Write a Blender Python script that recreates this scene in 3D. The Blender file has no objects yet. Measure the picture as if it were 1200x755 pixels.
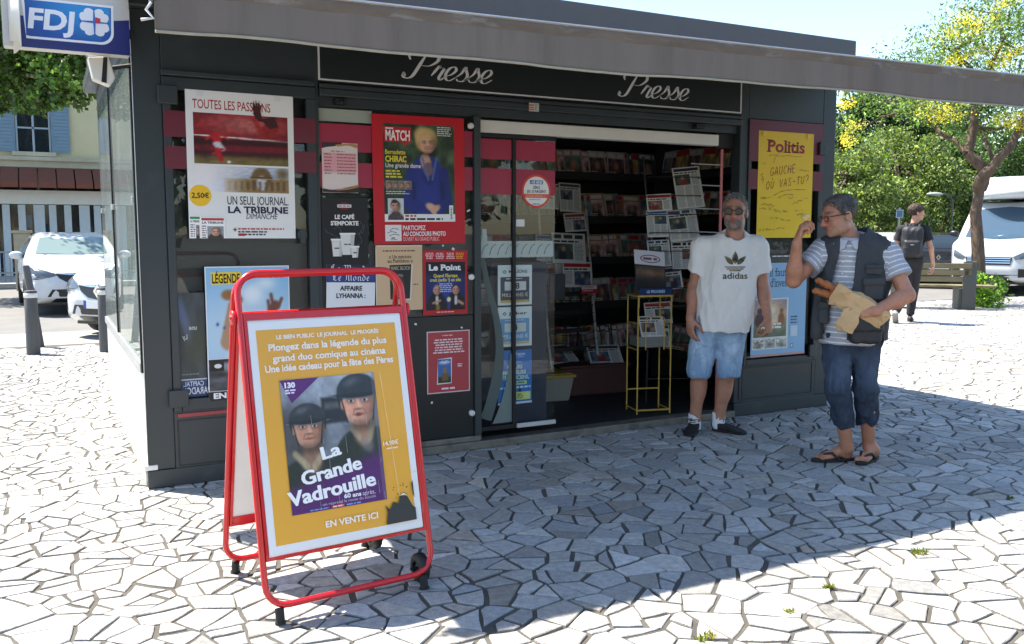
import bpy, bmesh, math, random
import numpy as np
from mathutils import Vector, Matrix

random.seed(7)
RNG = np.random.default_rng(11)
C = bpy.context.scene.collection
SC = bpy.context.scene
R = math.radians

# ------------------------------------------------------------------ camera
CAM = np.array([-0.47, -5.33, 1.45])
YAW, PITCH, FPX = R(27.634), R(5.755), 1045.8
cam_data = bpy.data.cameras.new('camera')
cam_data.sensor_width = 36.0
cam_data.lens = FPX / 1200 * 36.0
cam_data.clip_start = 0.05
cam_data.clip_end = 2000
cam = bpy.data.objects.new('camera', cam_data)
cam.location = CAM
cam.rotation_euler = (math.pi / 2 - PITCH, 0, -YAW)
C.objects.link(cam)
SC.camera = cam

# ------------------------------------------------------------------ light
SUN_TRAVEL = Vector((0.93, -1.04, -2.60)).normalized()
SUN_ELEV = math.asin(-SUN_TRAVEL.z)
SUN_AZ = math.atan2(-SUN_TRAVEL.x, -SUN_TRAVEL.y)        # from +Y towards +X
world = bpy.data.worlds.new('World')
SC.world = world
world.use_nodes = True
wn = world.node_tree.nodes
wn.clear()
wo = wn.new('ShaderNodeOutputWorld')
bg = wn.new('ShaderNodeBackground')
sky = wn.new('ShaderNodeTexSky')
sky.sky_type = 'NISHITA'
sky.sun_disc = False
sky.sun_elevation = SUN_ELEV
sky.sun_rotation = SUN_AZ
sky.altitude = 100
sky.air_density = 1.0
sky.dust_density = 0.3
sky.ozone_density = 1.0
bg.inputs['Strength'].default_value = 0.092
world.node_tree.links.new(sky.outputs[0], bg.inputs[0])
world.node_tree.links.new(bg.outputs[0], wo.inputs[0])
sun_data = bpy.data.lights.new('sun', 'SUN')
sun_data.energy = 3.7
sun_data.angle = R(0.53)
sun_data.color = (1.0, 0.94, 0.84)
sun = bpy.data.objects.new('sun', sun_data)
sun.rotation_euler = SUN_TRAVEL.to_track_quat('-Z', 'Y').to_euler()
sun.location = (-6, 8, 18)
C.objects.link(sun)
SC.view_settings.view_transform = 'Standard'
SC.view_settings.look = 'None'
SC.view_settings.gamma = 1.0
SC.view_settings.use_curve_mapping = False
SC.view_settings.exposure = 1.95
SC.render.film_transparent = False
SC.cycles.max_bounces = 8
SC.cycles.transparent_max_bounces = 24
SC.cycles.caustics_reflective = False
SC.cycles.caustics_refractive = False

# ------------------------------------------------------------------ colours, materials
def lin(c):
    """sRGB 0-255 -> linear"""
    c = np.asarray(c, float) / 255.0
    return np.where(c <= 0.04045, c / 12.92, ((c + 0.055) / 1.055) ** 2.4)

MATS = {}
def mat(name, rgb=(128, 128, 128), rough=0.6, metal=0.0, var=0.0, vscale=6.0, bump=0.0, bscale=40.0,
        attr=None, spec=0.5, coat=0.0, trans=0.0, alpha=1.0, detail=4.0, dirt=None, subsurf=0.0, two=None, stretch=None):
    if name in MATS:
        return MATS[name]
    m = bpy.data.materials.new(name)
    m.use_nodes = True
    nt = m.node_tree
    n, l = nt.nodes, nt.links
    b = n['Principled BSDF']
    rgbl = list(lin(rgb)) + [1.0]
    b.inputs['Base Color'].default_value = rgbl
    b.inputs['Roughness'].default_value = rough
    b.inputs['Metallic'].default_value = metal
    b.inputs['Specular IOR Level'].default_value = spec
    b.inputs['Coat Weight'].default_value = coat
    b.inputs['Transmission Weight'].default_value = trans
    b.inputs['Alpha'].default_value = alpha
    if subsurf:
        b.inputs['Subsurface Weight'].default_value = subsurf
        b.inputs['Subsurface Scale'].default_value = 0.01
        b.inputs['Subsurface Radius'].default_value = (1.0, 0.35, 0.2)
    tc = n.new('ShaderNodeTexCoord')
    vec = tc.outputs['Object']
    if stretch:
        mp = n.new('ShaderNodeMapping')
        mp.inputs['Scale'].default_value = stretch
        l.new(vec, mp.inputs[0])
        vec = mp.outputs[0]
    src = None
    if attr:
        a = n.new('ShaderNodeAttribute')
        a.attribute_name = attr
        src = a.outputs['Color']
    if var > 0:
        t = n.new('ShaderNodeTexNoise')
        t.inputs['Scale'].default_value = vscale
        t.inputs['Detail'].default_value = detail
        t.inputs['Roughness'].default_value = 0.6
        l.new(vec, t.inputs['Vector'])
        mr = n.new('ShaderNodeMapRange')
        mr.inputs[1].default_value = 0.3
        mr.inputs[2].default_value = 0.7
        mr.inputs[3].default_value = 1 - var
        mr.inputs[4].default_value = 1 + var
        l.new(t.outputs['Fac'], mr.inputs[0])
        mx = n.new('ShaderNodeMix')
        mx.data_type = 'RGBA'
        mx.blend_type = 'MULTIPLY'
        mx.inputs[0].default_value = 1.0
        if src is not None:
            l.new(src, mx.inputs[6])
        else:
            mx.inputs[6].default_value = rgbl
        l.new(mr.outputs[0], mx.inputs[7])
        src = mx.outputs[2]
        rr = n.new('ShaderNodeMapRange')
        rr.inputs[3].default_value = max(0.02, rough - 0.1)
        rr.inputs[4].default_value = min(1, rough + 0.12)
        l.new(t.outputs['Fac'], rr.inputs[0])
        l.new(rr.outputs[0], b.inputs['Roughness'])
    if two is not None:
        t2 = n.new('ShaderNodeTexNoise')
        t2.inputs['Scale'].default_value = two[1]
        t2.inputs['Detail'].default_value = 6
        t2.inputs['Roughness'].default_value = 0.65
        l.new(vec, t2.inputs['Vector'])
        mr2 = n.new('ShaderNodeMapRange')
        mr2.inputs[1].default_value = two[2]
        mr2.inputs[2].default_value = two[2] + two[3]
        mr2.inputs[3].default_value = 0
        mr2.inputs[4].default_value = two[4]
        l.new(t2.outputs['Fac'], mr2.inputs[0])
        mx2 = n.new('ShaderNodeMix')
        mx2.data_type = 'RGBA'
        l.new(mr2.outputs[0], mx2.inputs[0])
        if src is not None:
            l.new(src, mx2.inputs[6])
        else:
            mx2.inputs[6].default_value = rgbl
        mx2.inputs[7].default_value = list(lin(two[0])) + [1]
        src = mx2.outputs[2]
    if src is not None:
        l.new(src, b.inputs['Base Color'])
    if bump > 0:
        t3 = n.new('ShaderNodeTexNoise')
        t3.inputs['Scale'].default_value = bscale
        t3.inputs['Detail'].default_value = 6
        l.new(vec, t3.inputs['Vector'])
        bp = n.new('ShaderNodeBump')
        bp.inputs['Strength'].default_value = bump
        bp.inputs['Distance'].default_value = 0.01
        l.new(t3.outputs['Fac'], bp.inputs['Height'])
        l.new(bp.outputs[0], b.inputs['Normal'])
    MATS[name] = m
    return m

def glass_mat(name, tint=(205, 222, 220), reflect=1.0, body=0.12, rough=0.0, base=0.0):
    """thin window glass: fresnel reflection over a slightly tinted see-through pane"""
    if name in MATS:
        return MATS[name]
    m = bpy.data.materials.new(name)
    m.use_nodes = True
    nt = m.node_tree
    n, l = nt.nodes, nt.links
    n.clear()
    o = n.new('ShaderNodeOutputMaterial')
    tr = n.new('ShaderNodeBsdfTransparent')
    tr.inputs[0].default_value = list(lin(tint)) + [1]
    gl = n.new('ShaderNodeBsdfGlossy')
    gl.inputs['Roughness'].default_value = rough
    fr = n.new('ShaderNodeFresnel')
    fr.inputs[0].default_value = 1.5
    mu = n.new('ShaderNodeMath')
    mu.operation = 'MULTIPLY'
    mu.inputs[1].default_value = reflect
    mu.use_clamp = True
    ge = n.new('ShaderNodeNewGeometry')
    fb = n.new('ShaderNodeMath')
    fb.operation = 'SUBTRACT'
    fb.inputs[0].default_value = 1.0
    l.new(ge.outputs['Backfacing'], fb.inputs[1])
    fm = n.new('ShaderNodeMath')
    fm.operation = 'MULTIPLY'
    l.new(fr.outputs[0], fm.inputs[0])
    l.new(fb.outputs[0], fm.inputs[1])
    l.new(fm.outputs[0], mu.inputs[0])
    df = n.new('ShaderNodeBsdfDiffuse')
    df.inputs[0].default_value = (0.45, 0.47, 0.46, 1)
    t = n.new('ShaderNodeTexNoise')
    t.inputs['Scale'].default_value = 3.0
    t.inputs['Detail'].default_value = 5
    tc = n.new('ShaderNodeTexCoord')
    l.new(tc.outputs['Object'], t.inputs['Vector'])
    mr = n.new('ShaderNodeMapRange')
    mr.inputs[1].default_value = 0.35
    mr.inputs[2].default_value = 0.75
    mr.inputs[3].default_value = body*base
    mr.inputs[4].default_value = body
    l.new(t.outputs['Fac'], mr.inputs[0])
    m0 = n.new('ShaderNodeMixShader')
    l.new(mr.outputs[0], m0.inputs[0])
    l.new(tr.outputs[0], m0.inputs[1])
    l.new(df.outputs[0], m0.inputs[2])
    mx = n.new('ShaderNodeMixShader')
    l.new(mu.outputs[0], mx.inputs[0])
    l.new(m0.outputs[0], mx.inputs[1])
    l.new(gl.outputs[0], mx.inputs[2])
    l.new(mx.outputs[0], o.inputs[0])
    MATS[name] = m
    return m

def leaf_mat(name, rough=0.5, transl=0.35):
    if name in MATS:
        return MATS[name]
    m = bpy.data.materials.new(name)
    m.use_nodes = True
    nt = m.node_tree
    n, l = nt.nodes, nt.links
    b = n['Principled BSDF']
    o = n['Material Output']
    a = n.new('ShaderNodeAttribute')
    a.attribute_name = 'Col'
    l.new(a.outputs['Color'], b.inputs['Base Color'])
    b.inputs['Roughness'].default_value = rough
    t = n.new('ShaderNodeBsdfTranslucent')
    mx0 = n.new('ShaderNodeMix')
    mx0.data_type = 'RGBA'
    mx0.blend_type = 'MULTIPLY'
    mx0.inputs[0].default_value = 1
    mx0.inputs[7].default_value = (1.5, 1.5, 0.6, 1)
    l.new(a.outputs['Color'], mx0.inputs[6])
    l.new(mx0.outputs[2], t.inputs[0])
    mx = n.new('ShaderNodeMixShader')
    mx.inputs[0].default_value = transl
    l.new(b.outputs[0], mx.inputs[1])
    l.new(t.outputs[0], mx.inputs[2])
    l.new(mx.outputs[0], o.inputs[0])
    MATS[name] = m
    return m

# ------------------------------------------------------------------ mesh builder
class MB:
    def __init__(s, M=None):
        s.V, s.F, s.I, s.K, s.S = [], [], [], [], []   # verts, faces, material, corner colours, smooth
        s.n = 0
        s.M = M
    def add(s, V, F, mi=0, col=None, smooth=False):
        V = np.asarray(V, float).reshape(-1, 3)
        if s.M is not None:
            V = V @ np.array(s.M)[:3, :3].T + np.array(s.M)[:3, 3]
        s.V.append(V)
        pv = None
        if col is not None:
            col = np.asarray(col, float)
            if col.ndim == 2:
                pv = col
        for f in F:
            s.F.append(tuple(int(i) + s.n for i in f))
            s.I.append(mi)
            s.S.append(smooth)
            if col is None:
                s.K.append(None)
            elif pv is not None:
                s.K.append(pv[list(f)])
            else:
                s.K.append(np.tile(col, (len(f), 1)))
        s.n += len(V)
        return s
    def box(s, x0, y0, z0, x1, y1, z1, mi=0, col=None):
        x0, x1 = min(x0, x1), max(x0, x1)
        y0, y1 = min(y0, y1), max(y0, y1)
        z0, z1 = min(z0, z1), max(z0, z1)
        V = [(x0,y0,z0),(x1,y0,z0),(x1,y1,z0),(x0,y1,z0),(x0,y0,z1),(x1,y0,z1),(x1,y1,z1),(x0,y1,z1)]
        F = [(0,3,2,1),(4,5,6,7),(0,1,5,4),(1,2,6,5),(2,3,7,6),(3,0,4,7)]
        return s.add(V, F, mi, col)
    def quad(s, a, b, c, d, mi=0, col=None):
        return s.add([a, b, c, d], [(0,1,2,3)], mi, col)
    def prism(s, pts, ax, h0, h1, mi=0, col=None, smooth=False):
        """polygon pts (2D) extruded along axis ax ('x','y','z')"""
        n = len(pts)
        def P(p, h):
            return {'x': (h, p[0], p[1]), 'y': (p[0], h, p[1]), 'z': (p[0], p[1], h)}[ax]
        V = [P(p, h0) for p in pts] + [P(p, h1) for p in pts]
        F = [tuple(range(n))[::-1], tuple(range(n, 2*n))]
        F += [(i, (i+1) % n, n+(i+1) % n, n+i) for i in range(n)]
        return s.add(V, F, mi, col, smooth)
    def tube(s, pts, r, seg=10, mi=0, col=None, closed=False, caps=True, smooth=True):
        P = [Vector(p) for p in pts]
        n = len(P)
        rs = r if hasattr(r, '__len__') else [r]*n
        V, F = [], []
        prev = None
        for i in range(n):
            if closed:
                t = (P[(i+1) % n] - P[i-1])
            else:
                t = P[min(i+1, n-1)] - P[max(i-1, 0)]
            t = t.normalized() if t.length > 1e-9 else Vector((0,0,1))
            if prev is None:
                u = t.orthogonal().normalized()
            else:
                u = (prev - t*prev.dot(t))
                u = u.normalized() if u.length > 1e-6 else t.orthogonal().normalized()
            prev = u
            w = t.cross(u)
            for k in range(seg):
                a = 2*math.pi*k/seg
                V.append(P[i] + (u*math.cos(a) + w*math.sin(a))*rs[i])
        m = n if closed else n-1
        for i in range(m):
            j = (i+1) % n
            for k in range(seg):
                F.append((i*seg+k, i*seg+(k+1) % seg, j*seg+(k+1) % seg, j*seg+k))
        s.add([tuple(v) for v in V], F, mi, col, smooth)
        if caps and not closed:
            s.add([tuple(v) for v in V[:seg]], [tuple(range(seg))[::-1]], mi, col)
            s.add([tuple(v) for v in V[-seg:]], [tuple(range(seg))], mi, col)
        return s
    def cyl(s, a, b, r, seg=16, mi=0, col=None, r2=None, smooth=True):
        return s.tube([a, b], [r, r if r2 is None else r2], seg, mi, col, smooth=smooth)
    def lathe(s, prof, c=(0,0,0), axis='z', seg=20, mi=0, col=None, smooth=True):
        """prof: list of (r, h)"""
        V, F = [], []
        for (r, h) in prof:
            for k in range(seg):
                a = 2*math.pi*k/seg
                p = (r*math.cos(a), r*math.sin(a), h)
                if axis == 'y': p = (p[0], p[2], p[1])
                if axis == 'x': p = (p[2], p[0], p[1])
                V.append((p[0]+c[0], p[1]+c[1], p[2]+c[2]))
        for i in range(len(prof)-1):
            for k in range(seg):
                F.append((i*seg+k, i*seg+(k+1) % seg, (i+1)*seg+(k+1) % seg, (i+1)*seg+k))
        return s.add(V, F, mi, col, smooth)
    def ball(s, c, r, seg=12, mi=0, col=None):
        rr = r if hasattr(r, '__len__') else (r, r, r)
        pr = []
        V, F = [], []
        m = max(6, seg//2)
        for i in range(m+1):
            t = math.pi*i/m
            for k in range(seg):
                a = 2*math.pi*k/seg
                V.append((c[0]+rr[0]*math.sin(t)*math.cos(a), c[1]+rr[1]*math.sin(t)*math.sin(a), c[2]+rr[2]*math.cos(t)))
        for i in range(m):
            for k in range(seg):
                F.append((i*seg+k, (i+1)*seg+k, (i+1)*seg+(k+1) % seg, i*seg+(k+1) % seg))
        return s.add(V, F, mi, col, True)
    def build(s, name, mats, parent=None, bevel=0.0, seg=2, merge=False, matrix=None):
        me = bpy.data.meshes.new(name)
        V = np.concatenate(s.V) if s.V else np.zeros((0, 3))
        me.from_pydata(V.tolist(), [], s.F)
        if not isinstance(mats, (list, tuple)):
            mats = [mats]
        for m in mats:
            me.materials.append(m)
        me.polygons.foreach_set('material_index', s.I)
        me.polygons.foreach_set('use_smooth', s.S)
        if any(k is not None for k in s.K):
            at = me.color_attributes.new('Col', 'FLOAT_COLOR', 'CORNER')
            out = []
            for f, k in zip(s.F, s.K):
                if k is None:
                    out.append(np.full((len(f), 3), 0.5))
                else:
                    out.append(k)
            a = np.concatenate(out)
            a = np.hstack([a, np.ones((len(a), 1))]).astype(np.float32)
            at.data.foreach_set('color', a.ravel())
        me.validate()
        me.update()
        if merge:
            bm = bmesh.new(); bm.from_mesh(me)
            bmesh.ops.remove_doubles(bm, verts=bm.verts, dist=1e-5)
            bm.to_mesh(me); bm.free()
        o = bpy.data.objects.new(name, me)
        C.objects.link(o)
        if parent is not None:
            o.parent = parent
        if matrix is not None:
            o.matrix_world = matrix
        if bevel > 0:
            b = o.modifiers.new('bevel', 'BEVEL')
            b.width = bevel
            b.segments = seg
            b.limit_method = 'ANGLE'
            b.angle_limit = R(50)
            b.harden_normals = False
        return o

def thing(name, label, cat, loc=(0, 0, 0), rz=0.0, group=None):
    o = bpy.data.objects.new(name, None)
    o.empty_display_size = 0.2
    o.location = loc
    o.rotation_euler = (0, 0, rz)
    C.objects.link(o)
    o['label'] = label
    o['category'] = cat
    if group: o['group'] = group
    return o

def tag(o, label, cat, group=None):
    o['label'] = label
    o['category'] = cat
    if group: o['group'] = group
    return o

def kind(o, k='structure'):
    o['kind'] = k
    return o

def copy_tree(o, parent=None, label=None):
    c = o.copy()
    C.objects.link(c)
    c.parent = parent
    if label: c['label'] = label
    for ch in list(o.children):
        copy_tree(ch, c)
    return c

def T(loc=(0, 0, 0), rz=0.0, rx=0.0, ry=0.0, sc=1.0):
    return Matrix.Translation(loc) @ Matrix.Rotation(rz, 4, 'Z') @ Matrix.Rotation(ry, 4, 'Y') @ Matrix.Rotation(rx, 4, 'X') @ Matrix.Scale(sc, 4)

# ------------------------------------------------------------------ surveying: from the calibrated photograph to metres
_fw = np.array([math.sin(YAW)*math.cos(PITCH), math.cos(YAW)*math.cos(PITCH), -math.sin(PITCH)])
_rt = np.array([math.cos(YAW), -math.sin(YAW), 0.0])
_up = np.cross(_rt, _fw)
def _ray(px, py):
    return (px-600)/FPX*_rt - (py-377.5)/FPX*_up + _fw
def FY(px, py, y=0.0):
    d = _ray(px, py); return CAM + d*((y-CAM[1])/d[1])
def FX(px, py, x=0.0):
    d = _ray(px, py); return CAM + d*((x-CAM[0])/d[0])
def G(px, py, z=0.0):
    d = _ray(px, py); return CAM + d*((z-CAM[2])/d[2])

# ------------------------------------------------------------------ numeric noise
def _hash(i, j, k, seed):
    h = (i*374761393 + j*668265263 + k*2147483647 + seed*1274126177) & 0xFFFFFFFF
    h = (h ^ (h >> 13)) * 1274126177 & 0xFFFFFFFF
    return ((h ^ (h >> 16)) & 0xFFFF) / 65535.0
def vnoise(p, seed=0):
    p = np.asarray(p, float)
    i = np.floor(p).astype(np.int64)
    f = p - i
    f = f*f*(3-2*f)
    r = 0
    for dx in (0, 1):
        for dy in (0, 1):
            for dz in (0, 1):
                w = (f[..., 0] if dx else 1-f[..., 0])*(f[..., 1] if dy else 1-f[..., 1])*(f[..., 2] if dz else 1-f[..., 2])
                r = r + w*_hash(i[..., 0]+dx, i[..., 1]+dy, i[..., 2]+dz, seed)
    return r*2-1
def fbm2(x, y, s=1.0, seed=0, o=4):
    r = 0; a = 0.5
    for k in range(o):
        r = r + a*vnoise(np.stack([x*s, y*s, np.zeros_like(x)+seed*3.7], -1), seed+k)
        s *= 2; a *= 0.5
    return r
# ------------------------------------------------------------------ printing: lettering and pictures on paper
_TC = {}
def text_tris(s, bold=0.0, serif=False, spacing=1.0):
    """filled outline of a line of text, cap height = 1, baseline at 0, left edge at 0"""
    key = (s, bold, serif, spacing)
    if key in _TC:
        return _TC[key]
    cu = bpy.data.curves.new('lettering', 'FONT')
    cu.body = s
    cu.size = 1.0
    cu.resolution_u = 3
    cu.offset = bold
    cu.space_character = spacing
    ob = bpy.data.objects.new('lettering', cu)
    me = ob.to_mesh()
    n = len(me.vertices)
    V = np.zeros(n*3); me.vertices.foreach_get('co', V)
    V = V.reshape(-1, 3)[:, :2]
    F = [tuple(p.vertices) for p in me.polygons]
    ob.to_mesh_clear()
    bpy.data.objects.remove(ob); bpy.data.curves.remove(cu)
    cap = 0.682 + bold*2.0
    V = V + np.array([0, bold])
    V = V / cap
    if n:
        V[:, 0] -= V[:, 0].min()
    if serif and n:
        cnt = {}
        for f in F:
            for a, b in zip(f, f[1:]+f[:1]):
                k = (min(a, b), max(a, b)); cnt[k] = cnt.get(k, 0)+1
        ex = []
        xh = 0.75
        for (a, b), c in cnt.items():
            if c != 1: continue
            p, q = V[a], V[b]
            L = abs(p[0]-q[0])
            if abs(p[1]-q[1]) < 0.004 and 0.06 < L < 0.42:
                y = p[1]
                lo, hi = min(p[0], q[0]), max(p[0], q[0])
                t = 0.075
                if y < 0.03 and y > -0.05: ex.append((lo-0.10, y, hi+0.10, y+t))
                elif y > 0.6: ex.append((lo-0.10, y-t, hi+(0.02 if y > 0.9 else 0.0), y))
        for (x0, y0, x1, y1) in ex:
            k = len(V)
            V = np.vstack([V, [(x0, y0), (x1, y0), (x1, y1), (x0, y1)]])
            F.append((k, k+1, k+2, k+3))
    _TC[key] = (V, F)
    return V, F

class Sheet:
    """a flat printed sheet; canvas units W x H with v downwards, physical size w x h metres, printed side faces -Y"""
    def __init__(s, W, H, w, h, paper=(240, 240, 238), thick=0.0012, step=0.00022, border=None):
        s.W, s.H, s.w, s.h, s.step = W, H, w, h, step
        s.mb = MB()
        s.layer = 0
        s.mb.box(0, 0, 0, w, thick, h, 0, lin(paper))
    def P(s, u, v, lay=None):
        lay = s.layer if lay is None else lay
        return (u/s.W*s.w, -s.step*(lay+1), (1-v/s.H)*s.h)
    def up(s):
        s.layer += 1; return s
    def poly(s, pts, col, up=True):
        if up: s.layer += 1
        V = [s.P(*p) for p in pts]
        s.mb.add(V, [tuple(range(len(V)))], 0, lin(col))
        return s
    def rect(s, u0, v0, u1, v1, col, up=True):
        return s.poly([(u0, v1), (u1, v1), (u1, v0), (u0, v0)], col, up)
    def ellipse(s, u, v, a, b, col, rot=0.0, up=True, n=36):
        c, d = math.cos(rot), math.sin(rot)
        return s.poly([(u+a*math.cos(t)*c-b*math.sin(t)*d, v+a*math.cos(t)*d+b*math.sin(t)*c) for t in [-2*math.pi*k/n for k in range(n)]], col, up)
    def text(s, t, u, v, cap, col, w=None, align='l', bold=0.0, shear=0.0, serif=False, rot=0.0, up=True, mirror=False, spacing=1.0, squeeze=1.0):
        """u,v = baseline start (or centre / right); cap = capital height in canvas units; w = fit to this width"""
        if up: s.layer += 1
        V, F = text_tris(t, bold, serif, spacing)
        if len(V) == 0: return s
        tw = V[:, 0].max()
        sx = cap*squeeze if w is None else w/tw
        X = V[:, 0]*sx; Y = V[:, 1]*cap
        X = X + Y*shear
        W = tw*sx
        X = X - {'l': 0, 'c': W/2, 'r': W}[align]
        if mirror: X = -X
        c, d = math.cos(rot), math.sin(rot)
        uu = u + X*c + Y*d
        vv = v - Y*c + X*d
        P = [s.P(a, b) for a, b in zip(uu, vv)]
        s.mb.add(P, F, 0, lin(col))
        return s
    def lines(s, u0, v0, u1, n, dv, th, col, rag=0.25, align='l', words=True):
        """lines of print too small to read: runs of short dashes"""
        s.layer += 1
        for k in range(n):
            v = v0+k*dv
            L = (u1-u0)*(1-random.random()*rag)
            a = u0 if align == 'l' else (u0+u1)/2-L/2
            e = a+L
            x = a
            while x < e:
                wd = min(e-x, th*random.uniform(1.2, 4.5))
                s.rect(x, v, x+wd, v+th, col, up=False)
                x += wd+th*0.7
        return s
    def pen(s, strokes, width, col, up=True):
        """freehand strokes: each a list of (u,v)"""
        if up: s.layer += 1
        for st in strokes:
            q = smooth_line(st, 5) if len(st) > 2 else st
            ribbon(s, q, lambda i, n, t: width*(0.8+0.3*math.sin(i*1.7)), col)
        return s
    def picture(s, u0, v0, u1, v1, fn, nx, ny):
        """a printed photograph: fn(x, y) -> rgb 0-255 with x,y arrays in 0..1 (y down)"""
        s.layer += 1
        gx, gy = np.meshgrid(np.linspace(0, 1, nx+1), np.linspace(0, 1, ny+1))
        col = lin(np.clip(fn(gx, gy), 0, 255)).reshape(-1, 3)
        V = np.stack([(u0+(u1-u0)*gx)/s.W*s.w, np.full_like(gx, -s.step*(s.layer+1)), (1-(v0+(v1-v0)*gy)/s.H)*s.h], -1).reshape(-1, 3)
        F = []
        for j in range(ny):
            b = j*(nx+1)
            F += [(b+i+nx+1, b+i+nx+2, b+i+1, b+i) for i in range(nx)]
        s.mb.add(V, F, 0, col)
        return s
    def build(s, name, material, parent=None, matrix=None):
        o = s.mb.build(name, material, parent)
        if matrix is not None:
            if parent is None: o.matrix_world = matrix
            else: o.matrix_local = matrix
        return o

def smooth_line(pts, k=6, closed=False):
    P = [np.array(p, float) for p in pts]
    n = len(P); out = []
    rng = range(n if closed else n-1)
    for i in rng:
        p0 = P[(i-1) % n] if (closed or i > 0) else 2*P[0]-P[1]
        p1 = P[i]; p2 = P[(i+1) % n]
        p3 = P[(i+2) % n] if (closed or i+2 < n) else 2*P[-1]-P[-2]
        for j in range(k):
            t = j/k
            out.append(0.5*((2*p1)+(-p0+p2)*t+(2*p0-5*p1+4*p2-p3)*t*t+(-p0+3*p1-3*p2+p3)*t**3))
    if not closed: out.append(P[-1])
    return [tuple(q) for q in out]

def ribbon(sh, q, wf, col):
    n = len(q)
    if n < 2: return
    L, Rr = [], []
    for i in range(n):
        a = q[max(i-1, 0)]; b = q[min(i+1, n-1)]
        t = np.array([b[0]-a[0], b[1]-a[1]]); t = t/(np.hypot(*t)+1e-9)
        w = wf(i, n, t)/2
        L.append((q[i][0]+t[1]*w, q[i][1]-t[0]*w)); Rr.append((q[i][0]-t[1]*w, q[i][1]+t[0]*w))
    V = [sh.P(*p) for p in L]+[sh.P(*p) for p in Rr]
    F = [(i, i+1, n+i+1, n+i) for i in range(n-1)]
    sh.mb.add(V, F, 0, lin(col))

def nib(sh, strokes, wid, col, ang=-0.75, up=True):
    """broad-nib (blackletter) strokes"""
    if up: sh.layer += 1
    nx, ny = math.cos(ang)*wid/2, math.sin(ang)*wid/2
    for st in strokes:
        for (a, b) in zip(st, st[1:]):
            V = [sh.P(a[0]-nx, a[1]-ny), sh.P(a[0]+nx, a[1]+ny), sh.P(b[0]+nx, b[1]+ny), sh.P(b[0]-nx, b[1]-ny)]
            sh.mb.add(V, [(0, 1, 2, 3)], 0, lin(col))

BLACKLETTER = {
 'L': (0.78, [[(.55,-.05),(.35,-.12),(.22,.05),(.22,.82)],[(.22,.3),(.10,.36)],[(.05,.95),(.22,.82),(.55,.98),(.78,.80)],[(.38,.05),(.38,.7)]]),
 'M': (1.15, [[(.05,.05),(.2,-.05),(.3,.05),(.3,.85),(.12,.98)],[(.3,.05),(.5,-.06),(.6,.05),(.6,.9),(.7,1.0)],[(.6,.06),(.8,-.06),(.92,.05),(.92,.88),(1.05,.95)]]),
 'e': (0.55, [[(.38,.62),(.18,.66),(.12,.45),(.28,.32),(.42,.42),(.16,.64)],[(.12,.5),(.14,.88),(.28,1.0),(.45,.85)]]),
 'o': (0.58, [[(.28,.32),(.12,.45),(.12,.86),(.27,1.0),(.44,.86),(.44,.46),(.28,.32)]]),
 'n': (0.66, [[(.05,.45),(.14,.34),(.18,.42),(.18,.95),(.26,1.0)],[(.18,.46),(.38,.32),(.48,.42),(.48,.92),(.58,1.0)]]),
 'd': (0.60, [[(.28,.34),(.12,.46),(.12,.86),(.27,1.0),(.45,.86),(.45,.42),(.12,.02)]]),
 ' ': (0.32, []),
}
def blackletter(sh, t, u, v, size, col, w=None, wid=0.15):
    tot = sum(BLACKLETTER[c][0] for c in t)
    sx = size if w is None else w/tot
    x = 0
    sh.layer += 1
    for c in t:
        adv, st = BLACKLETTER[c]
        nib(sh, [[(u+(x+p[0])*sx, v-size+p[1]*size) for p in s] for s in st], wid*size, col, up=False)
        x += adv

# round-hand script for the signboard
SCRIPT = {
 'P': [[(.02,.80),(.02,.97),(.15,1.04),(.30,.90),(.46,.40),(.60,-.05)],
       [(.14,.28),(.10,.10),(.30,-.10),(.62,-.16),(.92,-.04),(.96,.22),(.74,.46),(.50,.48)]],
 'r': [[(.0,.86),(.12,.60),(.20,.44),(.24,.52)],[(.24,.46),(.34,.54),(.30,.70),(.24,.92),(.30,1.0),(.42,.86)],[(.20,.44),(.30,.50),(.36,.50)]],
 'e': [[(.0,.84),(.20,.76),(.34,.56),(.28,.42),(.14,.50),(.05,.74),(.08,.94),(.20,1.0),(.40,.82)]],
 's': [[(.0,.86),(.16,.66),(.26,.40),(.29,.50),(.36,.76),(.26,.97),(.10,.99),(.04,.90)],[(.28,.96),(.44,.80)]],
}
def script_word(sh, u, v, size, col, w):
    """'Presse' in a copperplate hand; v = baseline"""
    adv = [('P', 0, 0.95), ('r', .84, .38), ('e', 1.22, .36), ('s', 1.58, .38), ('s', 1.96, .38), ('e', 2.34, .5)]
    sx = w/2.9
    sh.layer += 1
    for ch, x0, _ in adv:
        for st in SCRIPT[ch]:
            q = smooth_line([(u+(x0+p[0])*sx+(1-p[1])*size*0.22, v-size+p[1]*size) for p in st], 8)
            def wf(i, n, t, big=(ch == 'P')):
                e = min(1.0, 3.0*i/n+0.4, 3.0*(n-1-i)/n+0.4)
                down = abs(t[1])
                return size*(0.04+(0.17 if big else 0.135)*max(0, down-0.25))*e
            ribbon(sh, q, wf, col)
        if ch == 'P':
            sh.ellipse(u+0.06*sx, v-0.10*size, .07*size, .07*size, col, up=False)

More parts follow.
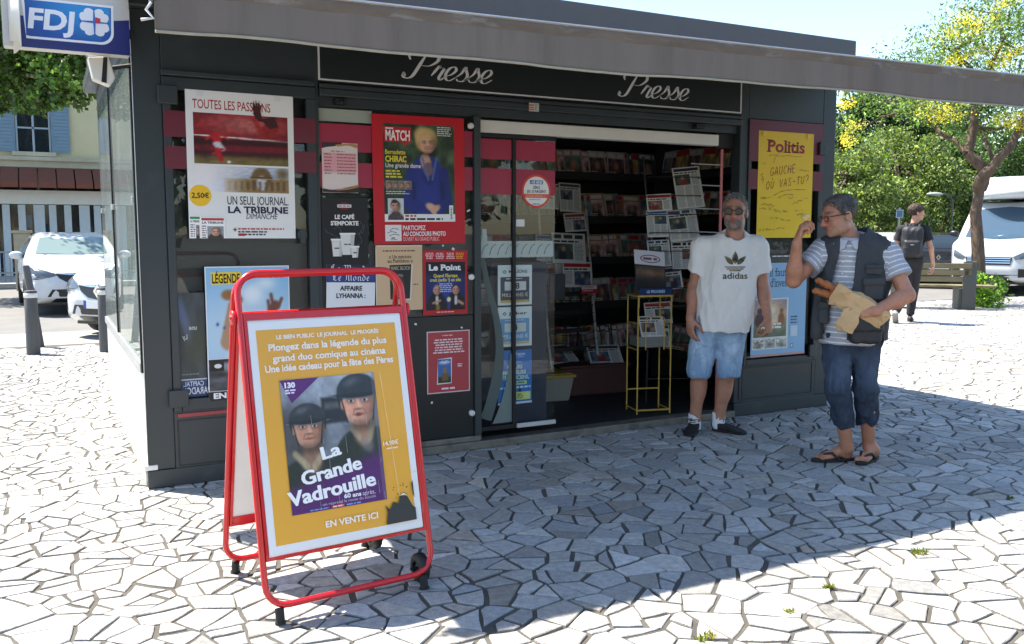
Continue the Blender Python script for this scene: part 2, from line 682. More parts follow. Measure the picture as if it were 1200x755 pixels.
# soft-edged painting helpers for printed photographs
def sm(d, w):
    return 1/(1+np.exp(np.clip(d/w, -40, 40)))
def e_(x, y, cx, cy, a, b, rot=0.0):
    c, s_ = math.cos(rot), math.sin(rot)
    X = (x-cx)*c+(y-cy)*s_; Y = -(x-cx)*s_+(y-cy)*c
    return (np.sqrt((X/a)**2+(Y/b)**2)-1)*min(a, b)
def b_(x, y, x0, y0, x1, y1):
    dx = np.maximum(x0-x, x-x1); dy = np.maximum(y0-y, y-y1)
    return np.maximum(dx, dy)
def l_(x, y, ax, ay, bx, by, r, r2=None):
    dx, dy = bx-ax, by-ay
    t = np.clip(((x-ax)*dx+(y-ay)*dy)/(dx*dx+dy*dy+1e-9), 0, 1)
    rr = r if r2 is None else r+(r2-r)*t
    return np.hypot(x-ax-dx*t, y-ay-dy*t)-rr
class Pic:
    def __init__(s, x, y, col):
        s.x, s.y = x, y
        s.c = np.zeros(x.shape+(3,))+np.array(col, float)
    def put(s, d, col, soft=0.008, a=1.0):
        m = (sm(d, soft*.5)*a)[..., None]
        s.c = s.c*(1-m)+np.array(col, float)*m
        return s
    def shade(s, d, k, soft=0.05):
        m = sm(d, soft)[..., None]
        s.c = s.c*(1-m*(1-k)); return s
    def grain(s, amt, sc, seed=0, d=None, soft=0.01):
        n = fbm2(s.x, s.y, sc, seed)[..., None]
        m = 1.0 if d is None else sm(d, soft)[..., None]
        s.c = s.c*(1+amt*n*m); return s
def face(p, cx, cy, s, skin=(205, 150, 120), hair=(150, 120, 80), look=0.0, hat=None, dark=0.6, asp=1.0, old=True):
    """a small printed portrait head; s = half height, asp = picture width/height so heads stay round"""
    x, y = p.x, p.y
    ax = s*0.74/asp
    if hat is None: p.put(e_(x, y, cx, cy-0.12*s, ax*1.12, s*1.0), hair, s*.03)
    for sg in (-1, 1): p.put(e_(x, y, cx+sg*ax*1.0, cy+.08*s, ax*.16, s*.22), np.array(skin)*.85, s*.03)
    p.put(e_(x, y, cx, cy+0.12*s, ax*.98, s*0.92), skin, s*.03)
    p.shade(e_(x, y, cx+ax*.80, cy+.1*s, ax*.45, s*.9), .62, s*.10)
    p.put(e_(x, y, cx-ax*.25, cy-.38*s, ax*.45, s*.16), np.array(skin)*1.12, s*.12, .7)
    for sg in (-1, 1):
        p.put(e_(x, y, cx+sg*ax*.5, cy+.22*s, ax*.22, s*.16), np.array(skin)*np.array([1.06, .90, .86]), s*.1, .6)
        p.put(l_(x, y, cx+sg*ax*.24, cy+.30*s, cx+sg*ax*.42, cy+.56*s, s*.018), np.array(skin)*.66, s*.03)
    for kk in range(2): p.put(l_(x, y, cx-ax*.4, cy-(.40+.10*kk)*s, cx+ax*.4, cy-(.41+.10*kk)*s, s*.010), np.array(skin)*.82, s*.02)
    for sg in (-1, 1):
        ex = cx+sg*ax*.42+look*ax*.12
        p.put(e_(x, y, ex, cy-.07*s, ax*.30, s*.15), np.array(skin)*dark, s*.05)
        p.put(e_(x, y, ex, cy-.04*s, ax*.17, s*.06), (225, 218, 210), s*.015)
        p.put(e_(x, y, ex+look*ax*.05, cy-.04*s, ax*.09, s*.06), (40, 28, 26), s*.015)
        p.put(l_(x, y, ex-ax*.22, cy-.21*s, ex+ax*.22, cy-.23*s, s*.035), np.array(skin)*.40, s*.02)
    p.put(l_(x, y, cx+look*ax*.2, cy-.02*s, cx+ax*.06+look*ax*.2, cy+.26*s, s*.05, s*.1), np.array(skin)*1.08, s*.05)
    p.put(e_(x, y, cx+look*ax*.2, cy+.33*s, ax*.2, s*.04), np.array(skin)*.55, s*.03)
    p.put(e_(x, y, cx+look*ax*.15, cy+.56*s, ax*.34, s*.06), np.array(skin)*np.array([.76, .56, .53]), s*.02)
    p.put(l_(x, y, cx-ax*.34, cy+.35*s, cx-ax*.40, cy+.55*s, s*.02), np.array(skin)*.75, s*.03)
    p.shade(e_(x, y, cx, cy+1.05*s, ax*.8, s*.22), .6, s*.08)
    if hat is not None:
        h = np.array(hat, float)
        p.put(np.maximum(e_(x, y, cx, cy-.42*s, ax*1.30, s*.80), y-(cy-.30*s)), h, s*.03)
        p.put(np.maximum(e_(x, y, cx, cy-.34*s, ax*1.48, s*.20), (cy-.36*s)-y), h*.75, s*.03)
        p.put(np.abs(e_(x, y, cx, cy-.34*s, ax*1.48, s*.20))-s*.012+np.where(y < cy-.30*s, 1, 0), h*2.2+10, s*.02)
        p.put(e_(x, y, cx-ax*.35, cy-.88*s, ax*.42, s*.14, -.2), h*2.0+12, s*.12, .7)
        for sg in (-1, 1): p.put(l_(x, y, cx+sg*ax*1.05, cy-.20*s, cx+sg*ax*.80, cy+.85*s, s*.035), (40, 34, 30), s*.02)
        for sg in (-1, 1): p.put(l_(x, y, cx+sg*ax*1.22, cy-.28*s, cx+sg*ax*1.18, cy+.15*s, s*.10, s*.03), h*.8, s*.03)
# ------------------------------------------------------------------ materials used all over
M_WALL = mat('anthracite_paint', (48, 57, 60), 0.42, var=0.10, vscale=2.5, bump=0.04, bscale=300, two=((88, 90, 90), 5.0, 0.60, 0.2, 0.35))
M_WALLD = mat('dark_panel_paint', (23, 28, 32), 0.35, var=0.12, vscale=3, two=((58, 62, 62), 9.0, 0.62, 0.15, 0.4))
M_BLACK = mat('black_rubber', (22, 22, 23), 0.6, var=0.15, vscale=20)
M_INT = mat('interior_dark_board', (44, 44, 46), 0.6, var=0.1)
M_ALU = mat('brushed_aluminium', (190, 192, 192), 0.38, metal=0.9, var=0.08, vscale=12)
M_WHITEP = mat('white_enamel', (226, 224, 216), 0.4, var=0.04, vscale=4)
M_PLATE = mat('worn_checker_plate', (128, 124, 116), 0.5, metal=0.5, var=0.2, vscale=15, two=((70, 66, 60), 8, 0.5, 0.2, 0.7))
M_MAT = mat('black_ribbed_floor', (40, 41, 43), 0.55, var=0.2, vscale=8, bump=0.2, bscale=60)
M_GLASS = glass_mat('window_glass', (248, 251, 250), 1.0, 0.02)
M_GLASSS = glass_mat('side_window_glass', (226, 240, 234), 0.8, 0.42, 0.0, 0.6)  # pale reflected haze of the side panes is mixed in as diffuse colour
M_PINK = mat('pink_vinyl_band', (164, 36, 70), 0.35)
M_PINKD = mat('burgundy_vinyl_band', (106, 29, 50), 0.35)
M_PRINT = mat('printed_paper', (255, 255, 255), 0.42, attr='Col', spec=0.4)
M_PRINTM = mat('printed_newsprint', (255, 255, 255), 0.75, attr='Col', spec=0.3)
M_SIDEP = mat('pale_side_panel', (205, 208, 206), 0.22, var=0.05, vscale=3, two=((150, 146, 132), 3.0, 0.62, 0.2, 0.3), stretch=(1, 1, 0.25))

KW, KD, KH = 5.30, 3.35, 2.65
kiosk = thing('newspaper_kiosk', 'dark grey press kiosk with a long grey awning, open doorway and posters on its front', 'kiosk')

def kpart(name, mb, m, bevel=0.004, parent=kiosk):
    return mb.build(name, m, parent, bevel)

# posts
for x0, x1 in ((0, 0.145), (5.16, KW)):
    b = MB(); b.box(x0, 0, 0.105, x1, 0.12 if x0 else 0.03, KH); kpart('corner_post', b, M_WALL)
b = MB(); b.box(0, KD-0.06, 0.1, 0.05, KD, KH); kpart('corner_post', b, M_WALL)
b = MB(); b.box(0.42, KD-0.08, 0.0, KW-0.1, KD-0.02, KH); kpart('back_wall', b, M_WALL)
for z0, z1 in ((0.0, 0.70), (2.49, KH)):
    b = MB(); b.box(0.051, KD-0.05, z0, 0.419, KD-0.02, z1); kpart('back_panel', b, M_SIDEP)
b = MB(); b.box(0.051, KD-0.04, 0.702, 0.419, KD-0.034, 2.488); kpart('side_pane', b, M_GLASSS, 0)
b = MB(); b.box(KW-0.08, 0.12, 0.0, KW-0.003, KD-0.08, KH); kpart('side_wall', b, M_WALL)
# skirting round the foot
for x0, x1 in ((-0.006, 1.02), (4.29, KW+0.006)):
    b = MB(); b.box(x0, -0.006, 0, x1, 0.10, 0.103); kpart('skirting', b, M_WALL, 0.006)

# ---- left display window
b = MB(); b.box(0.147, 0.0, 2.335, 1.018, 0.06, KH); kpart('upper_panel', b, M_WALL, 0.003)
b = MB(); b.box(0.14, -0.045, 2.305, 0.99, 0.02, 2.333); kpart('drip_ledge', b, M_WALL, 0.004)
b = MB()
b.box(0.147, -0.012, 2.235, 1.0, 0.03, 2.303); b.box(0.147, -0.012, 0.43, 0.19, 0.03, 2.233); b.box(0.945, -0.012, 0.43, 1.0, 0.03, 2.233); b.box(0.192, -0.012, 0.43, 0.943, 0.03, 0.50)
kpart('window_frame', b, M_WALL, 0.004)
b = MB(); b.box(0.148, 0.10, 0.42, 1.015, 0.115, 2.30); lb = kpart('display_back', b, M_WALLD, 0)
b = MB()
for z0, z1 in ((1.975, 2.118), (1.80, 1.925)):
    b.box(0.149, -0.0128, z0, 0.998, -0.0122, z1)
kpart('vinyl_band', b, M_PINKD, 0)
b = MB(); b.box(0.191, 0.026, 0.501, 0.944, 0.032, 2.234); kpart('window_pane', b, M_GLASS, 0)
for z in (2.15, 0.46):
    b = MB(); b.box(0.12, -0.04, z, 0.225, -0.013, z+0.10); b.cyl((0.205, -0.042, z+0.05), (0.205, -0.036, z+0.05), 0.008); kpart('hinge_block', b, M_WALL, 0.005)
b = MB(); b.cyl((0.90, -0.028, 1.435), (0.90, -0.010, 1.435), 0.03, 20); b.box(0.885, -0.034, 1.38, 0.915, -0.026, 1.47); kpart('panel_latch', b, M_WALL, 0.003)
b = MB(); b.box(0.147, 0.0, 0.104, 1.018, 0.06, 0.428); kpart('base_panel', b, M_WALL, 0)
b = MB(); b.box(0.165, -0.010, 0.395, 1.0, 0.0, 0.418); kpart('red_trim', b, mat('red_trim_paint', (150, 60, 66), 0.3), 0.004)
b = MB()
for (x0, z0, x1, z1) in ((0.163, 0.372, 1.0, 0.379), (0.163, 0.112, 1.0, 0.118), (0.163, 0.118, 0.169, 0.372), (0.994, 0.118, 1.0, 0.372)):
    b.box(x0, -0.004, z0, x1, 0.002, z1)
kpart('inset_moulding', b, M_WALLD, 0.001)

# ---- notice wall, between window and door
b = MB(); b.box(1.02, 0.012, 0.09, 2.04, 0.05, 0.905); kpart('lower_notice_panel', b, M_WALLD, 0.004)
b = MB(); b.box(1.02, 0.06, 0.906, 2.04, 0.075, 2.20); kpart('notice_board', b, M_WALLD, 0)
b = MB()
for z0, z1 in ((1.935, 2.10), (1.72, 1.87)):
    b.box(1.023, 0.0128, z0, 2.037, 0.0136, z1)
kpart('vinyl_band', b, M_PINK, 0)
b = MB(); b.box(1.03, 0.030, 2.115, 1.36, 0.034, 2.19); kpart('pale_blind', b, mat('pale_blind_fabric', (196, 196, 186), 0.7), 0)
b = MB(); b.box(1.021, 0.014, 0.907, 2.039, 0.020, 2.199); kpart('window_pane', b, M_GLASS, 0)
b = MB(); b.box(1.0, -0.004, 0.104, 1.02, 0.06, KH); kpart('frame_post', b, M_WALL, 0.003)
b = MB(); b.box(2.041, -0.006, 0.09, 2.088, 0.07, 2.20); kpart('door_post', b, M_WALL, 0.003)
for (px, py, w, h, a) in ((421, 270, .03, .012, .3), (431, 300, .014, .02, .1), (440, 372, .02, .012, -.4), (452, 384, .012, .03, .2), (531, 292, .02, .016, .7), (519, 288, .012, .01, 0), (487, 380, .016, .012, .3), (549, 247, .024, .010, -.5), (506, 472, .012, .016, .2), (541, 384, .014, .01, .3)):
    q = FY(px, py, 0.010)
    b = MB(T((q[0], 0.0, q[2]), ry=a)); b.box(-w/2, 0.0085, -h/2, w/2, 0.0095, h/2); kpart('tape_scrap', b, M_WHITEP, 0)
for z in (2.135, 1.155, 0.245):
    b = MB(); b.lathe([(0, -0.012), (0.016, -0.012), (0.02, -0.006), (0.02, 0.012)], (2.02, 0, z), 'y', 14); kpart('cover_cap', b, M_WHITEP, 0)

# ---- beam, signboard
b = MB(); b.box(1.02, 0.03, 2.20, 4.29, 0.12, 2.345); kpart('door_beam', b, M_WALL, 0.004)
b = MB(); b.box(1.022, -0.03, 2.255, 4.288, 0.03, 2.30); b.box(1.022, -0.02, 2.302, 4.288, 0.03, 2.33); kpart('shutter_rail', b, M_WALL, 0.006)
b = MB()
b.box(1.12, -0.02, 2.212, 1.19, 0.03, 2.25); b.ball((1.16, -0.02, 2.225), 0.018); kpart('rail_catch', b, M_BLACK, 0.003)
b = MB(); b.box(3.85, -0.02, 2.215, 3.93, 0.03, 2.25); kpart('rail_catch', b, M_BLACK, 0.003)
sb = Sheet(3270, 320, 3.27, 0.32, paper=(36, 43, 45), thick=0.03)
sb.rect(0, 300, 3270, 310, (225, 228, 228)); sb.rect(0, 8, 12, 300, (225, 228, 228), up=False); sb.rect(3258, 8, 3270, 300, (225, 228, 228), up=False); sb.rect(0, 0, 3270, 8, (225, 228, 228), up=False)
script_word(sb, 530, 250, 150, (232, 232, 232), 650)
script_word(sb, 2140, 250, 150, (232, 232, 232), 650)
sb.build('signboard', mat('signboard_print', (255, 255, 255), 0.3, attr='Col'), kiosk, Matrix.Translation((1.02, -0.006, 2.338)))
b = MB(); b.box(4.292, 0.0, 0.104, 4.37, 0.10, KH); kpart('door_post', b, M_WALL, 0.004)

# ---- right panel with poster case
b = MB(); b.box(4.372, 0.0, 2.318, 5.158, 0.06, KH); kpart('upper_panel', b, M_WALL, 0.003)
b = MB()
b.box(4.372, -0.012, 2.25, 5.158, 0.03, 2.315); b.box(4.372, -0.012, 0.40, 4.40, 0.03, 2.248); b.box(5.12, -0.012, 0.40, 5.158, 0.03, 2.248); b.box(4.402, -0.012, 0.40, 5.118, 0.03, 0.445)
kpart('window_frame', b, M_WALL, 0.004)
b = MB(); b.box(4.374, 0.07, 0.40, 5.156, 0.085, 2.30); kpart('display_back', b, M_WALLD, 0)
b = MB(); b.box(4.374, -0.0128, 1.995, 5.156, -0.0122, 2.312); b.box(4.374, -0.0128, 1.78, 5.156, -0.0122, 1.935); kpart('vinyl_band', b, M_PINKD, 0)
b = MB(); b.box(4.401, 0.026, 0.446, 5.119, 0.032, 2.249); kpart('window_pane', b, M_GLASS, 0)
b = MB(); b.box(5.10, -0.035, 2.07, 5.175, -0.0125, 2.17); b.cyl((5.15, -0.037, 2.12), (5.15, -0.03, 2.12), 0.008); kpart('hinge_block', b, M_WALL, 0.004)
b = MB(); b.box(5.06, -0.035, 0.43, 5.13, -0.0125, 0.53); kpart('hinge_block', b, M_WALL, 0.004)
b = MB(); b.box(4.372, 0.0, 0.104, 5.158, 0.06, 0.398); kpart('base_panel', b, M_WALL, 0)
b = MB()
for (x0, z0, x1, z1) in ((4.335, 0.378, 5.125, 0.385), (4.335, 0.128, 5.125, 0.134), (4.335, 0.134, 4.341, 0.378), (5.119, 0.134, 5.125, 0.378)):
    b.box(x0, -0.004, z0, x1, 0.002, z1)
kpart('inset_moulding', b, M_WALLD, 0.001)

# ---- doorway
b = MB(); b.box(2.089, 0.02, 2.10, 4.10, 0.10, 2.182); kpart('door_header', b, M_WHITEP, 0.006)
b = MB(); b.box(4.10, 0.06, 2.09, 4.29, 0.12, 2.20); kpart('header_end', b, M_BLACK, 0.004)
gd = thing('glass_door', '', '')
del gd['label']; del gd['category']
gd.parent = kiosk
b = MB()
b.box(2.090, 0.02, 0.105, 2.66, 0.055, 0.135); b.box(2.09, 0.02, 2.07, 2.675, 0.055, 2.098); b.box(2.335, 0.015, 0.136, 2.36, 0.06, 2.069)
kpart('door_frame', b, M_BLACK, 0.003, gd)
b = MB(); b.box(2.365, 0.0, 0.108, 2.67, 0.019, 0.138); kpart('bottom_rail', b, mat('worn_white_rail', (198, 196, 190), 0.5, var=0.1), 0.004, gd)
b = MB(); b.box(2.091, 0.032, 0.137, 2.334, 0.040, 2.068); kpart('door_pane', b, M_GLASS, 0, gd)
b = MB(); b.box(2.361, 0.032, 0.139, 2.672, 0.040, 2.068); kpart('door_pane', b, M_GLASS, 0, gd)
b = MB(); b.box(2.095, 0.0300, 1.93, 2.334, 0.0316, 2.062); b.box(2.362, 0.0300, 1.93, 2.67, 0.0316, 2.062); b.box(2.095, 0.0300, 1.70, 2.334, 0.0316, 1.87); b.box(2.362, 0.0300, 1.70, 2.67, 0.0316, 1.87); kpart('vinyl_band', b, M_PINK, 0, gd)
sw = Sheet(570, 1960, 0.57, 1.96, (228, 232, 226)); sw.mb = MB()
pale = (176, 188, 182)
sw.rect(0, 680, 566, 790, pale)
for k in range(9):
    x = 40+k*60
    if 235 < x < 265: continue
    sw.pen([[(x-26, 770), (x-6, 722), (x+24, 700)]], 5, (60, 66, 66), up=False)
sw.up()
sw.poly([(20, 600), (52, 600), (60, 679), (16, 679)], pale, up=False)
def swoosh(L, Rr):
    P = smooth_line(L, 5); Q = smooth_line(Rr, 5)
    n = min(len(P), len(Q))
    V = [sw.P(*p) for p in P[:n]]+[sw.P(*q) for q in Q[:n]]
    sw.mb.add(V, [(i, n+i, n+i+1, i+1) for i in range(n-1)], 0, lin(pale))
pale = (84, 95, 91)
swoosh([(0, 791), (40, 980), (95, 1180), (120, 1400), (90, 1600), (40, 1780), (0, 1870)], [(40, 791), (85, 980), (145, 1180), (180, 1400), (170, 1600), (125, 1780), (85, 1900)])
pale = (116, 128, 122)
swoosh([(230, 1450), (205, 1620), (150, 1800), (95, 1920)], [(246, 1450), (246, 1620), (246, 1800), (246, 1920)])
sw.build('swoosh_sticker', mat('swoosh_print', (255, 255, 255), 0.6, attr='Col'), gd, Matrix.Translation((2.092, 0.0308, 0.11)))
# threshold and floor
b = MB(); b.box(1.021, -0.02, 0.0, 4.289, 0.10, 0.052); b.box(1.021, 0.0, 0.052, 2.088, 0.1, 0.088)
for k in range(54):
    x = 1.06+k*0.06
    if x < 4.27:
        s_ = 1 if k % 2 else -1
        b.add([(x-.02, -0.0235, 0.026-s_*.012), (x, -0.0235, 0.026-.004), (x+.02, -0.0235, 0.026+s_*.012), (x, -0.0235, 0.026+.004)], [(0, 1, 2, 3)])
        for y in (0.02, 0.07):
            b.add([(x-.02, y-s_*.010, 0.0545), (x, y-.003, 0.0545), (x+.02, y+s_*.010, 0.0545), (x, y+.003, 0.0545)], [(0, 1, 2, 3)])
kpart('threshold', b, M_PLATE, 0.004)
b = MB(); b.box(0.12, 0.11, 0.0, KW-0.085, KD-0.09, 0.05)
for i in range(64):
    for j in range(24):
        x, y = 2.0+i*0.044, 0.14+j*0.044
        if x > 4.9: continue
        s_ = 1 if (i+j) % 2 else -1
        b.add([(x-.014, y-s_*.014, .0515), (x-.003*s_, y+.003, .0525), (x+.014, y+s_*.014, .0515), (x+.003*s_, y-.003, .0525)], [(0, 1, 2, 3)])
kpart('floor', b, M_MAT, 0)

# ---- left side wall with its glazing
b = MB(); b.box(-0.005, 0.102, 0.0, 0.05, KD-0.062, 0.105); kpart('skirting', b, mat('pale_skirting', (170, 168, 160), 0.5, var=0.1), 0.004)
b = MB(); b.box(-0.022, -0.006, 0.106, 0.05, KD, 0.135); kpart('skirting_cap', b, M_WHITEP, 0.004)
b = MB(); b.box(0.0, 0.031, 0.136, 0.05, KD-0.061, 0.66); kpart('side_panel', b, M_SIDEP, 0.003)
b = MB(); b.box(-0.018, 0.062, 0.661, 0.05, KD-0.092, 0.715); kpart('window_sill', b, M_ALU, 0.003)
b = MB()
for y0, y1 in ((0.031, 0.06), (1.80, 1.825)):
    b.box(-0.014, y0, 0.66, 0.0395, y1, 2.52)
b.box(-0.008, 0.061, 2.49, 0.0395, KD-0.091, 2.519)
kpart('side_window_frame', b, M_BLACK, 0.003)
b = MB(); b.box(-0.004, -0.003, 0.14, 0.0, 0.012, KH-0.01); kpart('edge_trim', b, M_ALU, 0.001)
for y0, y1 in ((0.061, 1.799), (1.841, KD-0.091)):
    b = MB(); b.box(-0.003, y0, 0.716, 0.005, y1, 2.489); kpart('side_pane', b, M_GLASSS, 0)
for y in (0.16, 1.77, 1.87, 3.1):
    for z in (1.63,):
        b = MB(); b.box(-0.018, y-0.03, z-0.02, -0.0035, y+0.03, z+0.02); kpart('glass_clip', b, M_ALU, 0.003)
b = MB(); b.box(-0.003, 0.031, 2.521, 0.05, KD-0.061, KH); kpart('side_fascia', b, M_WALL, 0.003)
b = MB(); b.box(0.40, 0.125, 0.06, 0.415, KD-0.09, KH-0.06); kpart('inner_partition', b, mat('side_blind_fabric', (176, 186, 178), 0.7, var=0.15, vscale=1.5), 0)
# ---- ceiling and roof
b = MB(); b.box(0.05, 0.12, KH-0.05, KW-0.09, KD-0.09, KH-0.002); kpart('ceiling', b, M_INT, 0)
b = MB(); b.box(-0.10, -0.06, KH+0.001, 5.40, KD+0.06, KH+0.10); kpart('roof_edge', b, M_WALL, 0.01)
b = MB(); b.box(-0.06, 0.0, KH+0.101, 5.505, KD+0.1, 3.008); kpart('roof', b, mat('roof_metal', (84, 84, 86), 0.5, var=0.08), 0.012)

# ---- awning
AWY = -1.53
aw = thing('awning', '', ''); del aw['label']; del aw['category']; aw.parent = kiosk
a0, a1 = FY(181, 38, AWY), FY(1195, 125, AWY)
t0, t1 = FY(415, 0, AWY), FY(1195, 87, AWY)
AX0, AX1 = a0[0], a1[0]+0.01
def topz(x): return t0[2]+(t1[2]-t0[2])*(x-t0[0])/(t1[0]-t0[0])
def botz(x): return a0[2]+(a1[2]-a0[2])*(x-a0[0])/(a1[0]-a0[0])
M_CLOTH = mat('grey_awning_cloth', (124, 112, 102), 0.85, var=0.10, vscale=2.6, bump=0.12, bscale=240, two=((96, 86, 76), 2.4, 0.48, 0.25, 0.6), stretch=(2.6, 1, 0.25))
N = 160
V, F, Kc = [], [], []
rows = 10
for i in range(N+1):
    x = AX0+(AX1-AX0)*i/N
    for j in range(rows+1):
        t = j/rows
        zt, zb = topz(x)-0.045, botz(x)
        ripple = 0.003*math.sin(x*9.0+math.sin(x*3)*2)+0.0015*math.sin(x*23)
        sag = 0.006*math.sin(x*2.1+0.6)+0.004*math.sin(x*5.3)
        seam = 0.010*math.exp(-((x-3.92)/0.03)**2)+0.006*math.exp(-((x-2.0)/0.02)**2)
        V.append((x, AWY-0.022+t*ripple*1.6-seam, zt+(zb+sag-zt)*t))
for i in range(N):
    for j in range(rows):
        a = i*(rows+1)+j
        F.append((a, a+1, a+rows+2, a+rows+1))
b = MB(); b.add(V, F, 0, None, True)
va = b.build('valance', M_CLOTH, aw)
so = va.modifiers.new('thickness', 'SOLIDIFY'); so.thickness = 0.003
hem = [V[i*(rows+1)+rows] for i in range(N+1)]
b = MB(); b.tube([(p[0], p[1], p[2]-0.003) for p in hem], 0.006, 6); b.build('hem_cord', mat('hem_cord_fabric', (176, 168, 148), 0.9, var=0.15, vscale=9), aw)
b = MB()
for i in range(1):
    prof = [(-0.03, 0.0), (-0.03, 0.018), (-0.018, 0.032), (0.02, 0.036), (0.045, 0.018), (0.045, -0.03), (0.01, -0.045), (-0.02, -0.035)]
    V2 = []
    for x in (AX0-0.004, AX1+0.004):
        V2 += [(x, AWY+p[0], topz(x)-0.036+p[1]) for p in prof]
    n = len(prof)
    b.add(V2, [tuple(range(n))[::-1], tuple(range(n, 2*n))]+[(k, (k+1) % n, n+(k+1) % n, n+k) for k in range(n)])
b.build('front_bar', mat('weathered_bar_paint', (112, 98, 86), 0.5, var=0.2, vscale=14, stretch=(0.3, 1, 1), two=((150, 148, 146), 12, 0.55, 0.1, 0.6)), aw, 0.004)
b = MB(); b.tube([(AX0, AWY-0.034, topz(AX0)-0.012), (AX1, AWY-0.034, topz(AX1)-0.012)], 0.005, 6); b.build('bar_lip', M_ALU, aw)
b = MB()
for x in (AX0-0.012, AX1):
    b.box(x, AWY-0.036, topz(x)-0.09, x+0.012, AWY+0.05, topz(x)+0.004)
b.build('bar_end_cap', mat('end_cap_grey', (90, 92, 96), 0.5), aw, 0.004)
V, F = [], []
n1, n2 = 40, 14
for i in range(n1+1):
    x = AX0+0.01+(AX1-AX0-0.02)*i/n1
    for j in range(n2+1):
        t = j/n2
        y = (AWY+0.03)*(1-t)+(-0.07)*t
        V.append((x, y, (topz(x)-0.02)*(1-t)+2.72*t-0.03*math.sin(math.pi*t)))
for i in range(n1):
    for j in range(n2):
        a = i*(n2+1)+j
        F.append((a, a+n2+1, a+n2+2, a+1))
b = MB(); b.add(V, F, 0, None, True); cano = b.build('canopy', M_CLOTH, aw)
so = cano.modifiers.new('thickness', 'SOLIDIFY'); so.thickness = 0.003
for x in (0.9, 4.5):
    b = MB(); b.cyl((x, -0.08, 2.64), (x+0.35, -0.75, 2.56), 0.022); b.ball((x+0.35, -0.75, 2.56), 0.03); b.cyl((x+0.35, -0.75, 2.56), (x, AWY+0.03, topz(x)-0.05), 0.02); b.build('folding_arm', M_WALL, aw)
b = MB(); b.tube([(AX0-0.01, AWY-0.02, topz(AX0)-0.10), (AX0-0.03, AWY-0.03, topz(AX0)-0.13), (AX0-0.005, AWY-0.03, topz(AX0)-0.16), (AX0-0.05, AWY-0.03, topz(AX0)-0.17)], 0.006, 6); b.build('awning_cord', M_WHITEP, aw)
# ------------------------------------------------------------------ posters on the kiosk front
GP = 'posters stuck on the kiosk front'
def hang(sh, name, label, x, z, y=-0.0135, rot=0.0, cat='poster', group=GP, m=None):
    o = sh.build(name, m or M_PRINT)
    o.matrix_world = Matrix.Translation((x, y, z)) @ Matrix.Rotation(rot, 4, 'Y')
    tag(o, label, cat, group)
    return o

# -- white newspaper poster, top left
s = Sheet(430, 590, 0.60, 0.825, (236, 236, 234))
s.text('TOUTES LES PASSIONS', 27, 72, 36, (176, 38, 40), w=308, bold=0.01)
def pic(x, y):
    p = Pic(x, y, (128, 22, 34))
    p.grain(0.5, 5, 1)
    p.put(e_(x, y, .62, .2, .3, .16), (214, 150, 140), .12, .7)
    p.put(e_(x, y, .30, .15, .2, .12), (190, 92, 88), .1, .5)
    p.put(e_(x, y, .80, .28, .10, .16, .3), (150, 30, 34), .02)
    p.put(l_(x, y, .70, .30, .63, .05, .03), (160, 40, 40), .015)
    p.put(l_(x, y, .78, .12, .84, .02, .03), (60, 30, 30), .02)
    p.put(l_(x, y, .0, .44, 1, .50, .012), (240, 235, 232), .004)
    p.put(b_(x, y, -1, .50, 2, 2), (58, 12, 22), .02)
    p.put(b_(x, y, -1, .62, 2, .74), (118, 18, 40), .02)
    p.put(b_(x, y, -1, .84, 2, 2), (120, 108, 62), .05)
    p.put(l_(x, y, .05, .50, .12, .92, .02), (36, 10, 16), .05, .5)
    p.put(e_(x, y, .235, .34, .022, .035), (120, 70, 50), .008)
    p.put(l_(x, y, .23, .42, .24, .55, .045), (190, 24, 40), .01)
    p.put(l_(x, y, .20, .42, .13, .52, .016), (190, 24, 40), .01)
    p.put(l_(x, y, .28, .42, .36, .50, .014), (170, 60, 44), .01)
    p.put(l_(x, y, .24, .60, .28, .70, .045), (214, 216, 224), .01)
    p.put(l_(x, y, .24, .70, .28, .92, .026), (190, 28, 40), .01)
    p.put(l_(x, y, .29, .70, .20, .80, .022), (170, 28, 40), .01)
    p.put(e_(x, y, .36, .95, .018, .026), (240, 240, 240), .006)
    p.grain(0.25, 22, 3)
    return p.c
s.picture(28, 88, 405, 290, pic, 90, 52)
def pal(x, y):
    p = Pic(x, y, (150, 178, 214))
    p.put(e_(x, y, .45, .15, .5, .2), (222, 214, 220), .1, .7)
    p.put(b_(x, y, .3, .45, 2, 2), (150, 122, 78), .01)
    p.put(np.maximum(e_(x, y, .70, .42, .11, .42), y-.9), (112, 88, 54), .01)
    p.put(np.maximum(e_(x, y, .70, .62, .055, .28), y-.9), (206, 206, 214), .01)
    p.put(b_(x, y, .58, .36, .82, .46), (92, 72, 46), .01)
    for k in range(10):
        p.put(b_(x, y, .34+k*.066, .55, .365+k*.066, .92), (74, 56, 34), .012, .8)
    p.put(b_(x, y, -1, .44, 2, .47), (190, 160, 110), .01)
    p.put(e_(x, y, .93, .25, .06, .2), (120, 96, 60), .03)
    p.grain(.25, 24, 5)
    w = np.clip((x-.12)/.42, 0, 1)[..., None]**1.3
    return p.c*w+np.array([240, 236, 240])*(1-w)
s.picture(30, 298, 405, 402, pal, 80, 26)
s.ellipse(47, 418, 43, 43, (243, 196, 40)); s.text('2,50€', 47, 428, 21, (30, 30, 46), w=68, align='c', bold=0.03)
s.text('UN SEUL JOURNAL.', 402, 452, 34, (44, 46, 60), w=250, align='r', bold=0.006)
s.text('LA TRIBUNE', 400, 487, 28, (28, 30, 66), w=246, align='r', bold=0.035)
s.text('DIMANCHE', 352, 510, 22, (34, 36, 60), w=126, align='r', shear=.2)
s.text('+', 172, 566, 22, (60, 40, 40), bold=.02)
